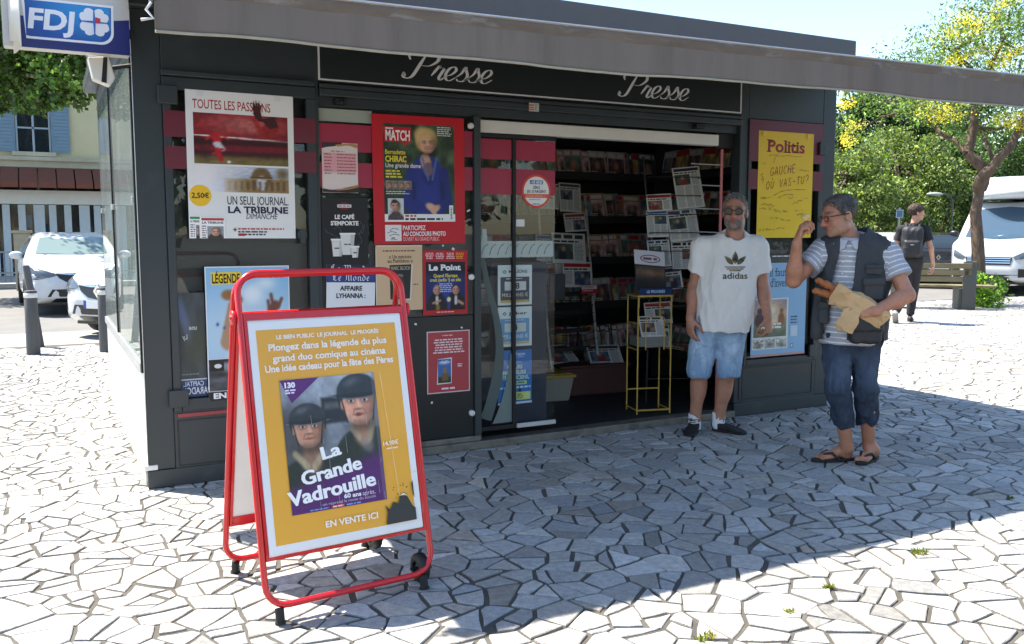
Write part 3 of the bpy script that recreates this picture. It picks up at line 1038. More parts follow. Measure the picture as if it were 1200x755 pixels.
s.lines(192, 548, 398, 1, 10, 6, (190, 60, 60)); s.lines(192, 560, 340, 2, 11, 6, (60, 60, 76)); s.rect(192, 570, 220, 580, (180, 40, 50))
def paper(u0, v0, u1, v1, head, hair):
    s.rect(u0, v0, u1, v1, (250, 250, 250)); s.rect(u0+4, v0+3, u1-4, v0+13, head)
    s.text('LA TRIBUNE', u0+6, v0+26, 9, (26, 28, 50), w=(u1-u0)-12, bold=.03)
    def q(x, y):
        p = Pic(x, y, (150, 156, 160)); p.put(e_(x, y, .5, 1.05, .5, .5), (70, 60, 60), .04); face(p, .52, .48, .34, (214, 170, 146), hair, 0, asp=1.0); return p.c
    s.picture(u0+26, v0+36, u1-6, v1, q, 22, 22); s.lines(u0+5, v0+34, u0+24, 6, 9, 4, (120, 80, 80))
paper(0, 500, 46, 590, (70, 150, 90), (70, 60, 50)); paper(44, 505, 140, 590, (190, 60, 60), (150, 96, 60))
s.poly([(272, 100), (262, 60), (266, 28), (274, 50), (276, 22), (282, 50), (290, 26), (291, 54), (300, 40), (294, 70), (300, 100)], (74, 32, 34))
s.poly([(262, 78), (286, 70), (300, 100), (352, 92), (366, 130), (330, 140), (306, 112), (284, 110)], (66, 26, 30))
s.rect(45, 2, 68, 24, (226, 228, 228)); s.rect(352, 2, 374, 24, (226, 228, 228))
hang(s, 'wall_poster', 'white newspaper poster with a red football picture and yellow price dot, left window', 0.262, 1.415, rot=0.004)

# -- magazine poster with a pale blue sky, lower left, partly behind the sign board
s = Sheet(320, 480, 0.48, 0.775, (230, 232, 234))
def sk(x, y):
    p = Pic(x, y, (128, 184, 226)); p.put(e_(x, y, .5, .75, .8, .5), (206, 222, 232), .25, .8)
    p.put(e_(x, y, .55, .30, .12, .1), (236, 240, 244), .05, .9); p.put(e_(x, y, .72, .18, .1, .06), (236, 240, 244), .04, .8)
    p.put(e_(x, y, .26, .30, .085, .058), (150, 106, 60), .01); p.put(e_(x, y, .36, .36, .07, .06), (140, 92, 56), .01)
    p.put(l_(x, y, .30, .42, .24, .82, .05, .09), (176, 140, 110), .01); p.put(l_(x, y, .38, .45, .34, .95, .07), (210, 210, 214), .02)
    p.put(l_(x, y, .78, .50, .83, .43, .055), (112, 70, 56), .01); p.put(l_(x, y, .75, .45, .74, .38, .018), (112, 70, 56), .008); p.put(l_(x, y, .80, .42, .78, .31, .02), (112, 70, 56), .008); p.put(l_(x, y, .87, .45, .91, .36, .02), (120, 76, 60), .008)
    p.put(l_(x, y, .80, .56, .82, .70, .06), (112, 70, 56), .01)
    p.put(e_(x, y, .12, .62, .018, .02), (60, 80, 150), .006); p.put(e_(x, y, .20, .66, .014, .016), (60, 80, 150), .006)
    return p.c
s.picture(4, 4, 316, 330, sk, 70, 70)
def bw(x, y):
    p = Pic(x, y, (70, 74, 80)); p.grain(.9, 6, 9); p.put(e_(x, y, .35, .2, .2, .25), (150, 150, 154), .06); p.put(l_(x, y, .3, .2, .5, 1.0, .08), (150, 160, 176), .04); p.put(b_(x, y, -1, -1, .5, .1), (30, 30, 34), .03); return p.c
s.picture(4, 332, 316, 446, bw, 50, 20); s.rect(8, 338, 60, 374, (24, 24, 28)); s.ellipse(38, 356, 14, 8, (220, 220, 220))
s.rect(22, 20, 134, 64, (238, 206, 40)); s.text('LÉGENDE', 26, 60, 34, (20, 20, 22), w=104, bold=.03)
s.text('DIEGO', 300, 28, 14, (24, 34, 60), align='r', bold=.03); s.text('MARADONA', 300, 44, 14, (24, 34, 60), w=104, align='r', bold=.03)
s.rect(0, 448, 320, 480, (26, 28, 30)); s.text('EN', 18, 474, 21, (236, 236, 236), w=48, bold=.04)
hang(s, 'wall_poster', 'pale blue sky magazine poster in the lower left window behind the red sign board', 0.337, 0.478)

# -- the back of a poster turned into the shop, lower left corner
s = Sheet(145, 480, 0.143, 0.60, (58, 64, 66))
def dk(x, y):
    p = Pic(x, y, (64, 72, 76)); p.grain(.4, 4, 2); p.put(l_(x, y, .05, .15, .35, .45, .12), (96, 116, 156), .05, .8); p.put(e_(x, y, .6, .6, .4, .25), (70, 74, 58), .1, .7); return p.c
s.picture(0, 0, 145, 400, dk, 20, 50)
s.text('une', 76, 170, 22, (190, 196, 196), mirror=True, align='c', bold=.02, up=True); s.text('Ly', 30, 212, 22, (190, 196, 196), mirror=True, align='c', bold=.02)
s.lines(6, 372, 110, 1, 8, 5, (120, 130, 130))
s.rect(0, 400, 145, 480, (52, 74, 116)); s.rect(0, 396, 145, 402, (190, 200, 206)); s.text('CAPITAL,', 10, 430, 22, (214, 222, 232), mirror=True, align='r', w=116, bold=.01); s.text('PARADOX', 2, 468, 32, (222, 228, 236), mirror=True, align='r', w=160, bold=.015)
hang(s, 'wall_poster', 'dim reversed poster with a blue strip behind glass, bottom left corner of the window', 0.193, 0.505, y=0.02)

# -- price list in a plastic sleeve
s = Sheet(160, 218, 0.222, 0.298, (232, 216, 214))
s.poly(smooth_line([(0, 0), (90, 0), (60, 14), (20, 20), (0, 26)], 3), (60, 44, 50)); s.poly(smooth_line([(60, 8), (120, 2), (158, 4), (158, 20), (120, 10), (70, 16)], 3), (190, 140, 90))
s.lines(40, 34, 120, 1, 8, 6, (200, 150, 120)); s.rect(6, 44, 154, 128, (232, 170, 178))
for k in range(7):
    s.lines(10, 48+k*14, 44, 1, 9, 4, (140, 60, 70)); s.lines(66, 48+k*14, 150, 1, 9, 4, (150, 70, 80), rag=0)
s.poly(smooth_line([(0, 200), (40, 206), (90, 200), (150, 186), (158, 190), (158, 216), (0, 216)], 3), (52, 42, 44)); s.poly(smooth_line([(60, 204), (120, 196), (158, 182), (158, 192), (110, 204), (60, 208)], 3), (190, 130, 60))
hang(s, 'price_list', 'small pale price list in a plastic sleeve on the pink band of the notice window', 1.037, 1.688, y=0.008)

# -- red framed magazine cover poster
s = Sheet(403, 570, 0.622, 0.800, (196, 24, 40))
def cover(x, y):
    p = Pic(x, y, (46, 62, 44)); p.grain(.7, 5, 4); p.grain(.5, 14, 6)
    for k in range(26):
        a, b = random.random(), random.random()*.75
        p.put(e_(x, y, a, b, .03+.03*random.random(), .02+.02*random.random()), [(96, 116, 78), (150, 60, 78), (30, 44, 32), (120, 134, 110)][k % 4], .02, .6)
    p.put(l_(x, y, .60, .56, .60, 1.2, .25, .27), (38, 52, 138), .012)
    p.put(l_(x, y, .38, .50, .33, .80, .07, .08), (34, 48, 130), .012); p.put(l_(x, y, .84, .50, .88, .78, .07, .08), (30, 42, 118), .012)
    p.shade(l_(x, y, .42, .62, .42, .92, .015), .55, .02); p.shade(l_(x, y, .82, .62, .82, .92, .015), .55, .02)
    p.put(l_(x, y, .33, .82, .60, .86, .06, .045), (34, 46, 126), .012); p.put(l_(x, y, .88, .82, .66, .86, .06, .045), (30, 42, 116), .012)
    p.put(l_(x, y, .58, .36, .62, .46, .07), (206, 160, 132), .01)
    p.put(np.maximum(e_(x, y, .63, .50, .09, .11), 0), (28, 34, 84), .01)
    p.put(l_(x, y, .54, .34, .62, .56, .012), (92, 112, 190), .008); p.put(l_(x, y, .74, .34, .68, .56, .012), (92, 112, 190), .008)
    p.put(e_(x, y, .60, .16, .155, .125), (198, 160, 104), .012); p.put(e_(x, y, .52, .11, .08, .08), (222, 190, 136), .02, .8)
    face(p, .615, .185, .105, (222, 172, 146), (206, 170, 112), 0, asp=.72, dark=.7)
    p.put(np.maximum(e_(x, y, .58, .095, .14, .065), 0), (216, 182, 124), .015)
    p.put(e_(x, y, .66, .85, .085, .04, .3), (220, 176, 150), .008); p.put(e_(x, y, .72, .865, .07, .035, -.4), (212, 164, 138), .008)
    for k in range(4): p.put(l_(x, y, .64+.02*k, .87, .68+.015*k, .915, .010), (214, 168, 142), .005)
    p.put(b_(x, y, .0, .60, .28, .64), (130, 116, 104), .01, .7)
    return p.c
s.picture(46, 38, 357, 470, cover, 88, 122)
s.rect(52, 52, 166, 118, (196, 24, 40)); s.text('MATCH', 57, 112, 46, (245, 240, 240), w=104, bold=.03); s.rect(57, 56, 90, 62, (240, 230, 230))
s.poly([(128, 118), (150, 118), (142, 134), (136, 134)], (196, 24, 40))
s.text('Bernadette', 54, 172, 20, (236, 222, 60), w=86, bold=.015); s.text('CHIRAC', 54, 206, 27, (240, 226, 60), w=90, bold=.03); s.text('Une grande dame', 54, 230, 19, (236, 238, 240), w=152, bold=.012)
s.lines(54, 242, 128, 3, 13, 7, (232, 214, 70)); s.lines(280, 44, 350, 5, 9, 4, (220, 224, 220))
def fz(x, y):
    p = Pic(x, y, (150, 140, 132)); p.grain(.3, 4, 8)
    for k in range(4): face(p, .14+.24*k, .55, .34, (196, 150, 130), (90, 70, 60), asp=3.2)
    return p.c
s.picture(54, 288, 164, 328, fz, 44, 16); s.lines(54, 334, 160, 2, 9, 4, (210, 214, 214))
s.rect(46, 436, 357, 470, (240, 238, 236)); s.rect(330, 396, 348, 466, (238, 236, 234)); s.lines(336, 406, 344, 8, 7, 4, (70, 70, 70))
def por(x, y):
    p = Pic(x, y, (206, 208, 212)); p.put(e_(x, y, .5, 1.1, .55, .48), (84, 66, 70), .03); p.grain(.6, 14, 3, e_(x, y, .5, 1.1, .55, .48)); face(p, .46, .36, .24, (206, 158, 134), (52, 42, 40), asp=.66); p.put(e_(x, y, .42, .14, .18, .09), (52, 42, 40), .02); return p.c
s.picture(60, 366, 128, 462, por, 26, 36)
s.lines(134, 440, 182, 1, 8, 8, (196, 50, 60), rag=0); s.lines(134, 454, 300, 1, 8, 9, (40, 40, 44), rag=0)
s.rect(46, 484, 116, 556, (232, 230, 226)); s.pen([[(66, 510), (80, 500), (106, 504)], [(56, 520), (74, 514), (96, 520)], [(64, 532), (84, 526), (108, 530)]], 3, (50, 60, 64)); s.lines(72, 540, 96, 1, 6, 5, (60, 60, 60)); s.lines(68, 548, 104, 1, 6, 3, (190, 60, 60))
s.text('PARTICIPEZ', 122, 508, 21, (244, 238, 236), w=100, bold=.02); s.text('AU CONCOURS PHOTO', 122, 535, 21, (244, 238, 236), w=190, bold=.03); s.text('OUVERT AU GRAND PUBLIC', 122, 556, 16, (240, 214, 212), w=160)
hang(s, 'wall_poster', 'large red framed magazine poster of a blond woman in a blue suit', 1.356, 1.373, y=0.004, rot=-0.008)

# -- black coffee poster
s = Sheet(200, 340, 0.292, 0.50, (24, 23, 25))
s.poly([(6, 0), (194, 0), (200, 6), (200, 10), (0, 10), (0, 6)], (30, 29, 31))
s.ellipse(98, 34, 24, 16, (120, 26, 32)); s.rect(68, 28, 128, 40, (236, 232, 232)); s.lines(72, 32, 126, 1, 6, 4, (120, 60, 60), rag=0)
s.text('LE CAFÉ', 98, 88, 18, (240, 238, 236), w=84, align='c', bold=.04); s.text("S'EMPORTE", 98, 114, 18, (240, 238, 236), w=120, align='c', bold=.04)
def cup(u, v, w, h):
    s.poly([(u, v), (u+w, v), (u+w*.88, v+h), (u+w*.12, v+h)], (226, 224, 220)); s.rect(u-3, v-7, u+w+3, v, (242, 240, 238)); s.poly([(u+w*.7, v), (u+w, v), (u+w*.88, v+h), (u+w*.66, v+h)], (198, 196, 194)); s.lines(u+w*.25, v+h*.45, u+w*.75, 1, 6, 5, (60, 56, 56), rag=0)
cup(40, 176, 48, 66); cup(78, 152, 62, 84); cup(124, 206, 32, 42)
s.pen([[(70, 166), (40, 150), (20, 140), (14, 128)], [(84, 144), (70, 120), (50, 130)], [(150, 196), (170, 180), (160, 150), (176, 120), (164, 96)], [(150, 150), (176, 140), (182, 110)]], 1.6, (110, 110, 110))
hang(s, 'wall_poster', 'black coffee poster with white paper cups under the price list', 1.026, 1.158, y=0.006)

# -- daily paper bill
s = Sheet(200, 330, 0.31, 0.50, (232, 234, 238))
s.rect(0, 0, 200, 72, (40, 62, 128)); s.rect(0, 0, 200, 34, (30, 40, 66))
blackletter(s, 'Le Monde', 14, 29, 25, (240, 240, 244), w=166); blackletter(s, 'Le Monde', 22, 65, 25, (240, 240, 244), w=156)
s.text('AFFAIRE', 100, 106, 20, (26, 28, 34), w=92, align='c', bold=.035); s.text('LYHANNA :', 100, 136, 20, (26, 28, 34), w=120, align='c', bold=.035)
hang(s, 'wall_poster', 'white newspaper bill with a blue old style heading behind the red sign board handle', 1.036, 0.755, y=0.004, rot=0.03)

# -- beige book poster
s = Sheet(200, 265, 0.312, 0.412, (216, 184, 146))
s.rect(0, 0, 200, 4, (236, 222, 200)); s.rect(0, 0, 3, 265, (236, 222, 200), up=False)
s.text('UNIVERSITÉ NATIONALE', 98, 28, 6, (70, 50, 40), w=136, align='c') if False else s.lines(30, 20, 170, 1, 8, 5, (92, 66, 48), rag=0)
s.text('« Un patriote', 104, 53, 14, (60, 40, 34), w=96, align='c', bold=.01, serif=True); s.text('au Panthéon »', 104, 70, 14, (60, 40, 34), w=108, align='c', bold=.01, serif=True)
s.poly([(58, 80), (158, 78), (148, 222), (60, 222)], (226, 222, 214)); s.poly([(58, 80), (152, 78), (144, 218), (60, 220)], (38, 38, 36)); s.text('MARC BLOCH', 64, 100, 15, (176, 170, 150), w=82, bold=.02)
s.ellipse(102, 124, 14, 8, (120, 116, 108)); s.ellipse(100, 160, 22, 34, (58, 58, 54)); s.rect(84, 206, 110, 212, (150, 146, 140)); s.lines(160, 158, 182, 1, 6, 4, (90, 60, 50)); s.lines(72, 240, 138, 1, 8, 8, (74, 52, 42), rag=0)
hang(s, 'wall_poster', 'beige poster with a dark book cover seen through the handle of the sign board', 1.363, 0.955, y=0.005)

# -- red magazine cover, two men in suits
s = Sheet(200, 268, 0.312, 0.415, (190, 26, 40))
for k, (u, c) in enumerate(((10, (236, 200, 200)), (56, (236, 200, 200)), (104, (236, 200, 200)), (146, (240, 170, 60)))):
    s.lines(u, 10, u+38, 4, 7, 4, c, align='c')
def two(x, y):
    p = Pic(x, y, (24, 34, 92)); p.put(e_(x, y, .5, .55, .3, .35), (40, 60, 150), .15); p.put(b_(x, y, -1, -1, 2, .25), (16, 18, 34), .08)
    for cx, cl, hr in ((.28, (26, 28, 32), (120, 110, 104)), (.76, (22, 22, 24), (50, 42, 38))):
        p.put(e_(x, y, cx, 1.0, .26, .38), cl, .02); p.put(l_(x, y, cx, .72, cx, .86, .035), (214, 214, 220), .01)
        face(p, cx, .58, .105, (206, 150, 126), hr, (.3 if cx < .5 else -.3), asp=.9)
    p.put(l_(x, y, .18, .85, .36, .80, .022), (200, 150, 126), .01); p.put(l_(x, y, .82, .82, .94, .88, .03), (196, 146, 122), .01); p.put(e_(x, y, .30, .95, .05, .08), (150, 112, 40), .02)
    p.put(l_(x, y, .58, .80, .58, .95, .04), (60, 60, 130), .01); p.put(e_(x, y, .58, .78, .05, .05), (236, 226, 180), .01)
    return p.c
s.picture(12, 48, 190, 250, two, 54, 60)
s.text('Le Point', 26, 84, 26, (246, 246, 246), w=144, bold=.04, serif=True); s.text("Quand l'Europe", 100, 112, 14, (232, 222, 60), w=108, align='c', bold=.02); s.text('croit (enfin !) en elle', 100, 130, 14, (232, 222, 60), w=140, align='c', bold=.02); s.lines(70, 138, 132, 5, 8, 4, (190, 200, 230), align='c')
s.lines(60, 256, 140, 1, 6, 4, (240, 190, 190))
hang(s, 'wall_poster', 'red edged magazine cover with two men in suits and yellow headline', 1.677, 0.918, y=0.004, rot=0.006)

# -- salmon book poster
s = Sheet(170, 245, 0.306, 0.410, (222, 200, 198))
s.rect(4, 4, 166, 241, (176, 66, 72)); s.lines(60, 16, 110, 1, 8, 4, (226, 190, 190)); s.lines(24, 32, 148, 6, 10, 5, (238, 216, 214), align='c', rag=.2)
s.poly([(42, 110), (98, 106), (96, 208), (38, 210)], (226, 226, 230))
def tw(x, y):
    p = Pic(x, y, (70, 108, 170)); p.put(b_(x, y, -1, .75, 2, 2), (66, 58, 44), .03); p.put(b_(x, y, .42, .35, .64, .9), (150, 120, 70), .02); p.put(b_(x, y, .3, .6, .8, .9), (120, 94, 58), .02); p.put(e_(x, y, .5, .15, .4, .06), (220, 226, 236), .03); return p.c
s.picture(42, 111, 94, 205, tw, 20, 30); s.pen([[(52, 126), (60, 118), (66, 126), (74, 118), (86, 122)]], 2.4, (240, 240, 240))
s.lines(120, 132, 140, 2, 8, 4, (240, 220, 220)); s.lines(56, 224, 112, 1, 8, 7, (244, 226, 224), rag=0); s.rect(4, 128, 166, 129, (160, 54, 60))
hang(s, 'wall_poster', 'faded salmon poster with a small book low on the dark panel beside the door', 1.703, 0.397, y=0.0105)

# -- stickers on the door glass
s0 = FY(631, 224)
s = Sheet(226, 226, 0.226, 0.226, (216, 70, 50)); s.mb = MB()
V = [(0.113+.113*math.cos(2*math.pi*k/48), 0.0, 0.113+.113*math.sin(2*math.pi*k/48)) for k in range(48)]
s.mb.add(V+[(p[0], 0.0008, p[2]) for p in V], [tuple(range(48))[::-1], tuple(range(48, 96))]+[(k, (k+1) % 48, 48+(k+1) % 48, 48+k) for k in range(48)], 0, lin((222, 72, 48)))
s.ellipse(113, 113, 98, 98, (238, 238, 236)); s.rect(62, 40, 164, 66, (70, 110, 176)); s.text('-18 ANS', 113, 63, 20, (240, 242, 246), w=88, align='c', bold=.03)
s.text('ZÉRO', 113, 98, 19, (56, 60, 84), w=56, align='c', bold=.02); s.text("JEU D'ARGENT", 113, 124, 18, (56, 60, 84), w=150, align='c', bold=.02)
s.poly([(17, 132), (209, 132), (204, 158), (22, 158)], (226, 90, 60)); s.lines(30, 138, 196, 2, 9, 4, (240, 190, 170)); s.lines(58, 168, 168, 1, 8, 4, (130, 130, 140)); s.lines(84, 196, 142, 1, 8, 7, (90, 120, 170), rag=0)
hang(s, 'round_sticker', 'round red and white age limit sticker on the glass door', s0[0]-.113, s0[2]-.113, y=0.0285, cat='sticker', group=None)
s = Sheet(50, 38, 0.066, 0.048, (226, 226, 224)); c0 = FY(596, 262)
hang(s, 'blank_card', 'small blank white card taped on the glass door under the round sticker', FY(607, 262)[0], c0[2]-.02, y=0.0285, cat='card', group=None)
s = Sheet(60, 60, 0.075, 0.055, (210, 210, 206)); s.rect(0, 10, 30, 22, (220, 110, 70)); s.rect(0, 28, 30, 38, (220, 120, 80)); s.rect(0, 44, 30, 54, (220, 110, 70)); s.lines(34, 8, 56, 5, 10, 4, (90, 110, 110))
c0 = FY(623, 126)
hang(s, 'small_sticker', 'tiny white and orange sticker on the beam above the door', c0[0]-.037, c0[2]-.03, y=-0.0315, cat='sticker', group=None)

# -- posters inside, behind the glass door
b = MB(); b.box(2.20, 0.085, 0.10, 2.64, 0.10, 1.245); kpart('inner_screen', b, mat('navy_inner_screen', (26, 32, 54), 0.5), 0.003)
def jackpot(num, blk, lab, z, unit):
    s = Sheet(165, 190, 0.262, 0.272, (226, 230, 230))
    s.poly([(22, 32), (32, 22), (42, 32), (32, 42)], (70, 76, 90)); s.poly([(27, 32), (32, 27), (37, 32), (32, 37)], (226, 230, 230)); s.text('MILLIONS' if unit else 'joker', 52, 38, 15, (60, 66, 84), w=90, bold=.02)
    s.rect(12, 56, 152, 166, blk); s.lines(30, 62, 130, 1, 8, 5, (200, 206, 220), align='c'); s.rect(32, 78, 136, 120, (214, 214, 210)); s.text(num, 84, 114, 30, (40, 44, 60), align='c', bold=.035)
    s.text('MILLIONS €', 82, 150, 17, (210, 200, 170) if unit else (230, 236, 240), w=126, align='c', bold=.01); s.rect(12, 166, 152, 178, (196, 160, 80) if unit else (206, 190, 150))
    hang(s, 'counter_poster', lab, 2.235, z, y=0.0425)
jackpot('68', (40, 46, 78), 'upper white poster with a navy block and large number behind the glass door', 0.955, True)
jackpot('4', (110, 160, 204), 'white poster with a pale blue block below the navy one behind the glass door', 0.67, False)
s = Sheet(165, 245, 0.262, 0.375, (36, 116, 190))
s.text('La Région', 62, 26, 15, (226, 236, 246), w=70, bold=.01); s.lines(70, 32, 130, 1, 6, 3, (180, 208, 236))
for k, t in enumerate(('FUTURS', 'INGÉNIEURS', 'TECHNICIENS,')):
    s.text(t, (44, 20, 18)[k], 86+k*24, 18, (214, 236, 200), w=(74, 116, 134)[k], bold=.03)
s.rect(36, 142, 140, 158, (206, 226, 130)); s.lines(44, 146, 132, 1, 8, 7, (60, 120, 90), rag=0); s.lines(8, 166, 158, 1, 8, 8, (220, 232, 246), rag=0); s.ellipse(106, 184, 8, 8, (24, 26, 30)); s.rect(88, 192, 158, 228, (214, 224, 120)); s.lines(94, 200, 124, 3, 8, 5, (70, 90, 80)); s.rect(128, 196, 154, 224, (206, 216, 140)); s.rect(0, 236, 165, 245, (210, 214, 216))
hang(s, 'counter_poster', 'bright blue recruitment poster lowest behind the glass door', 2.235, 0.27, y=0.0425)

# -- right hand case: yellow poster and pale blue poster
s = Sheet(380, 540, 0.580, 0.826, (240, 200, 36))
s.text('Politis', 190, 104, 62, (150, 34, 36), w=256, align='c', bold=.028, serif=True)
s.pen([[(70, 122), (110, 118), (150, 124), (200, 118), (260, 122), (300, 118)], [(128, 112), (110, 140), (104, 160)]], 2.2, (120, 60, 30))
RED = (134, 40, 24)
def hand(t, u, v, h, w, col, wd):
    """block letters written with a marker"""
    L = {'G': [[(.9, .15), (.5, 0), (.1, .4), (.2, .9), (.6, 1), (.9, .8), (.9, .55), (.55, .55)]], 'A': [[(.05, 1), (.5, 0), (.9, 1)], [(.25, .65), (.78, .62)]], 'U': [[(.1, 0), (.12, .75), (.45, 1), (.8, .75), (.85, 0)]], 'C': [[(.9, .15), (.5, 0), (.1, .45), (.3, .95), (.9, .9)]], 'H': [[(.1, 0), (.12, 1)], [(.85, 0), (.82, 1)], [(.1, .5), (.85, .45)]], 'E': [[(.85, 0), (.1, .05), (.12, 1), (.9, .95)], [(.1, .5), (.7, .46)]], 'O': [[(.5, 0), (.1, .4), (.3, .98), (.75, .9), (.9, .4), (.5, 0)]], 'Ù': [[(.1, .1), (.12, .8), (.45, 1), (.8, .75), (.85, .1)], [(.3, -.3), (.5, -.1)]], 'V': [[(.05, 0), (.45, 1), (.9, 0)]], 'S': [[(.85, .1), (.4, 0), (.15, .25), (.7, .6), (.75, .9), (.1, .95)]], 'T': [[(.05, .05), (.95, 0)], [(.5, .03), (.48, 1)]], '?': [[(.1, .15), (.5, -.1), (.9, .2), (.5, .6), (.48, .75)], [(.46, .95), (.48, 1.0)]], '-': [[(.1, .55), (.8, .5)]], ' ': []}
    st = []
    n = len(t); cw = w/n
    for i, c in enumerate(t):
        for q in L[c]: st.append([(u+(i+.12+p[0]*.76)*cw+(1-p[1])*h*.1, v-h+p[1]*h-i*h*.10) for p in q])
    s.pen(st, wd, col)
hand('GAUCHE', 78, 224, 42, 180, RED, 4.2)
hand('OÙ VAS-TU?', 52, 292, 40, 300, RED, 4.2)
s.pen([[(110, 324), (170, 300), (240, 292), (330, 290)], [(140, 336), (190, 318), (250, 316)], [(36, 214), (20, 222), (36, 236), (20, 246)], [(34, 262), (36, 240)]], 3, RED)
def scrib(u, v, w, h, tilt=0.0, col=(96, 66, 26), wd=2.2):
    pts = []
    x = 0
    while x < w:
        pts.append((u+x, v-h*random.random()-x*tilt)); x += h*random.uniform(.25, .5)
        if random.random() < .16: s.pen([pts], wd, col) if len(pts) > 1 else None; pts = []; x += h*.5
    if len(pts) > 1: s.pen([pts], wd, col)
for (u, v, w, h, t) in ((22, 346, 90, 14, .05), (30, 374, 96, 14, -.1), (16, 396, 130, 14, -.05), (120, 412, 90, 14, .02), (90, 440, 140, 12, -.12), (16, 508, 176, 14, .08), (206, 340, 44, 12, .05), (244, 372, 108, 14, .35), (260, 404, 60, 8, .1), (270, 424, 50, 8, .1), (16, 170, 30, 8, .1), (280, 190, 70, 6, -.1)):
    scrib(u, v, w, h, t)
for u in (22, 330): s.rect(u, 4, u+24, 26, (244, 210, 70))
hang(s, 'wall_poster', 'tall yellow poster covered in red and brown handwriting on the right end of the kiosk', 4.466, 1.405)

s = Sheet(385, 500, 0.580, 0.745, (148, 190, 220))
s.text("qu'il faut", 58, 72, 44, (44, 62, 96), w=180, bold=.0, serif=True, squeeze=.7); s.text("art d'investir", 60, 128, 44, (44, 62, 96), w=226, serif=True)
s.rect(8, 188, 258, 462, (228, 226, 222))
def sunset(x, y):
    p = Pic(x, y, (150, 140, 160)); p.put(b_(x, y, -1, .5, 2, 2), (92, 110, 92), .05); p.put(e_(x, y, .55, .42, .45, .34), (236, 190, 130), .15); p.put(e_(x, y, .55, .40, .2, .2), (252, 236, 206), .1)
    for cx, r in ((.18, .15), (.84, .10)):
        p.put(e_(x, y, cx, .30, r*.55, r*.55), (74, 50, 60) if cx < .5 else (150, 96, 70), .015); p.put(e_(x, y, cx, .55, r, .2), (76, 52, 62) if cx < .5 else (150, 96, 66), .015)
    p.grain(.25, 5, 7); return p.c
s.picture(16, 196, 246, 396, sunset, 46, 42); s.text('VIVRE', 140, 240, 20, (220, 206, 190), w=60, align='c'); s.lines(40, 322, 236, 2, 18, 11, (236, 236, 234), align='c')
for k in range(3):
    def th(x, y, k=k):
        p = Pic(x, y, (190, 190, 176)); p.grain(.8, 5, 20+k); p.put(e_(x, y, .5, .6, .25, .35), (110, 110, 104), .1, .7); return p.c
    s.picture(16+k*80, 406, 88+k*80, 456, th, 18, 14)
s.lines(278, 290, 330, 3, 16, 7, (60, 80, 110)); s.rect(276, 342, 326, 400, (206, 222, 232)); s.rect(278, 440, 298, 462, (70, 100, 140)); s.rect(281, 443, 295, 459, (190, 214, 230)); s.rect(0, 488, 385, 500, (206, 160, 150))
hang(s, 'wall_poster', 'pale blue poster with a sunset picture and small photos below the yellow poster', 4.438, 0.462)
s = Sheet(200, 14, 0.42, 0.03, (34, 40, 44)); s.lines(90, 5, 190, 1, 6, 5, (214, 218, 220), rag=.05)
hang(s, 'caption_strip', 'thin dark strip of small white print between the yellow and pale blue posters', 4.45, 1.245, y=-0.0133, cat='label strip', group=None)

# ------------------------------------------------------------------ projecting shop sign at the top left corner
sg = thing('shop_sign', 'blue and white box sign with a clover emblem at the top left kiosk corner', 'shop sign', (-0.60, -0.12, 2.375))
SW, SHH = 0.585, 0.33
b = MB(); b.box(0.0, 0.0, 0, SW, 0.10, SHH); b.build('light_box', mat('sign_casing', (206, 204, 196), 0.35, var=0.05), sg, 0.008)
s = Sheet(585, 330, SW, SHH, (206, 200, 192), thick=0.002)
NV = (38, 44, 112)
s.poly([(30, 172), (120, 180), (330, 186), (585, 148), (585, 330), (70, 330)], NV)
def panel(u0, v0, u1, v1, r, inset, fill):
    P = []
    a = [(u0+inset, v0+inset), (u1-inset, v0+inset)]
    P = [(u0+inset+14, v1-inset), (u1-inset-r, v1-inset)]
    for k in range(9):
        t = math.pi/2*k/8
        P.append((u1-inset-r+r*math.sin(t)+0, v1-inset-r+r*math.cos(t)))
    P += [(u1-inset+4, v0+inset), (u0+inset, v0+inset)]
    s.poly(P, fill)
panel(90, 84, 508, 286, 62, 0, (244, 244, 246)); panel(90, 84, 508, 286, 56, 12, (36, 84, 170))
def grad(x, y):
    p = Pic(x, y, (30, 66, 150)); p.put(e_(x, y, 1.0, .0, .8, .9), (46, 150, 214), .35); return p.c
s.picture(104, 98, 446, 272, grad, 24, 12); s.picture(446, 98, 494, 214, lambda x, y: grad(.88+x*.12, y*.66), 4, 10)
s.text('FDJ', 112, 236, 102, (246, 246, 248), w=206, bold=.035, shear=.12)
for a in (.78, 2.35, 3.92, 5.5):
    cu, cv = 418+math.cos(a)*40, 176+math.sin(a)*40
    for da in (-.45, .45):
        s.ellipse(418+math.cos(a+da*.75)*46, 176+math.sin(a+da*.75)*46, 30, 24, (244, 244, 246), rot=a)
    s.poly([(418, 176), (418+50*math.cos(a-.7), 176+50*math.sin(a-.7)), (418+50*math.cos(a+.7), 176+50*math.sin(a+.7))], (244, 244, 246))
for a in (0, math.pi/2, math.pi, 3*math.pi/2):
    s.poly([(418+6*math.cos(a+1.5), 176+6*math.sin(a+1.5)), (418+70*math.cos(a)-2*math.sin(a), 176+70*math.sin(a)+2*math.cos(a)), (418+70*math.cos(a)+2*math.sin(a), 176+70*math.sin(a)-2*math.cos(a)), (418+6*math.cos(a-1.5), 176+6*math.sin(a-1.5))], (46, 110, 190))
s.poly([(424, 150), (448, 156), (446, 180), (420, 178)], (206, 52, 66)); s.pen([[(412, 206), (408, 228), (398, 240)]], 6, (244, 244, 246))
s.build('sign_face', mat('sign_face_print', (255, 255, 255), 0.25, attr='Col'), sg, Matrix.Translation((0, -0.003, 0)))
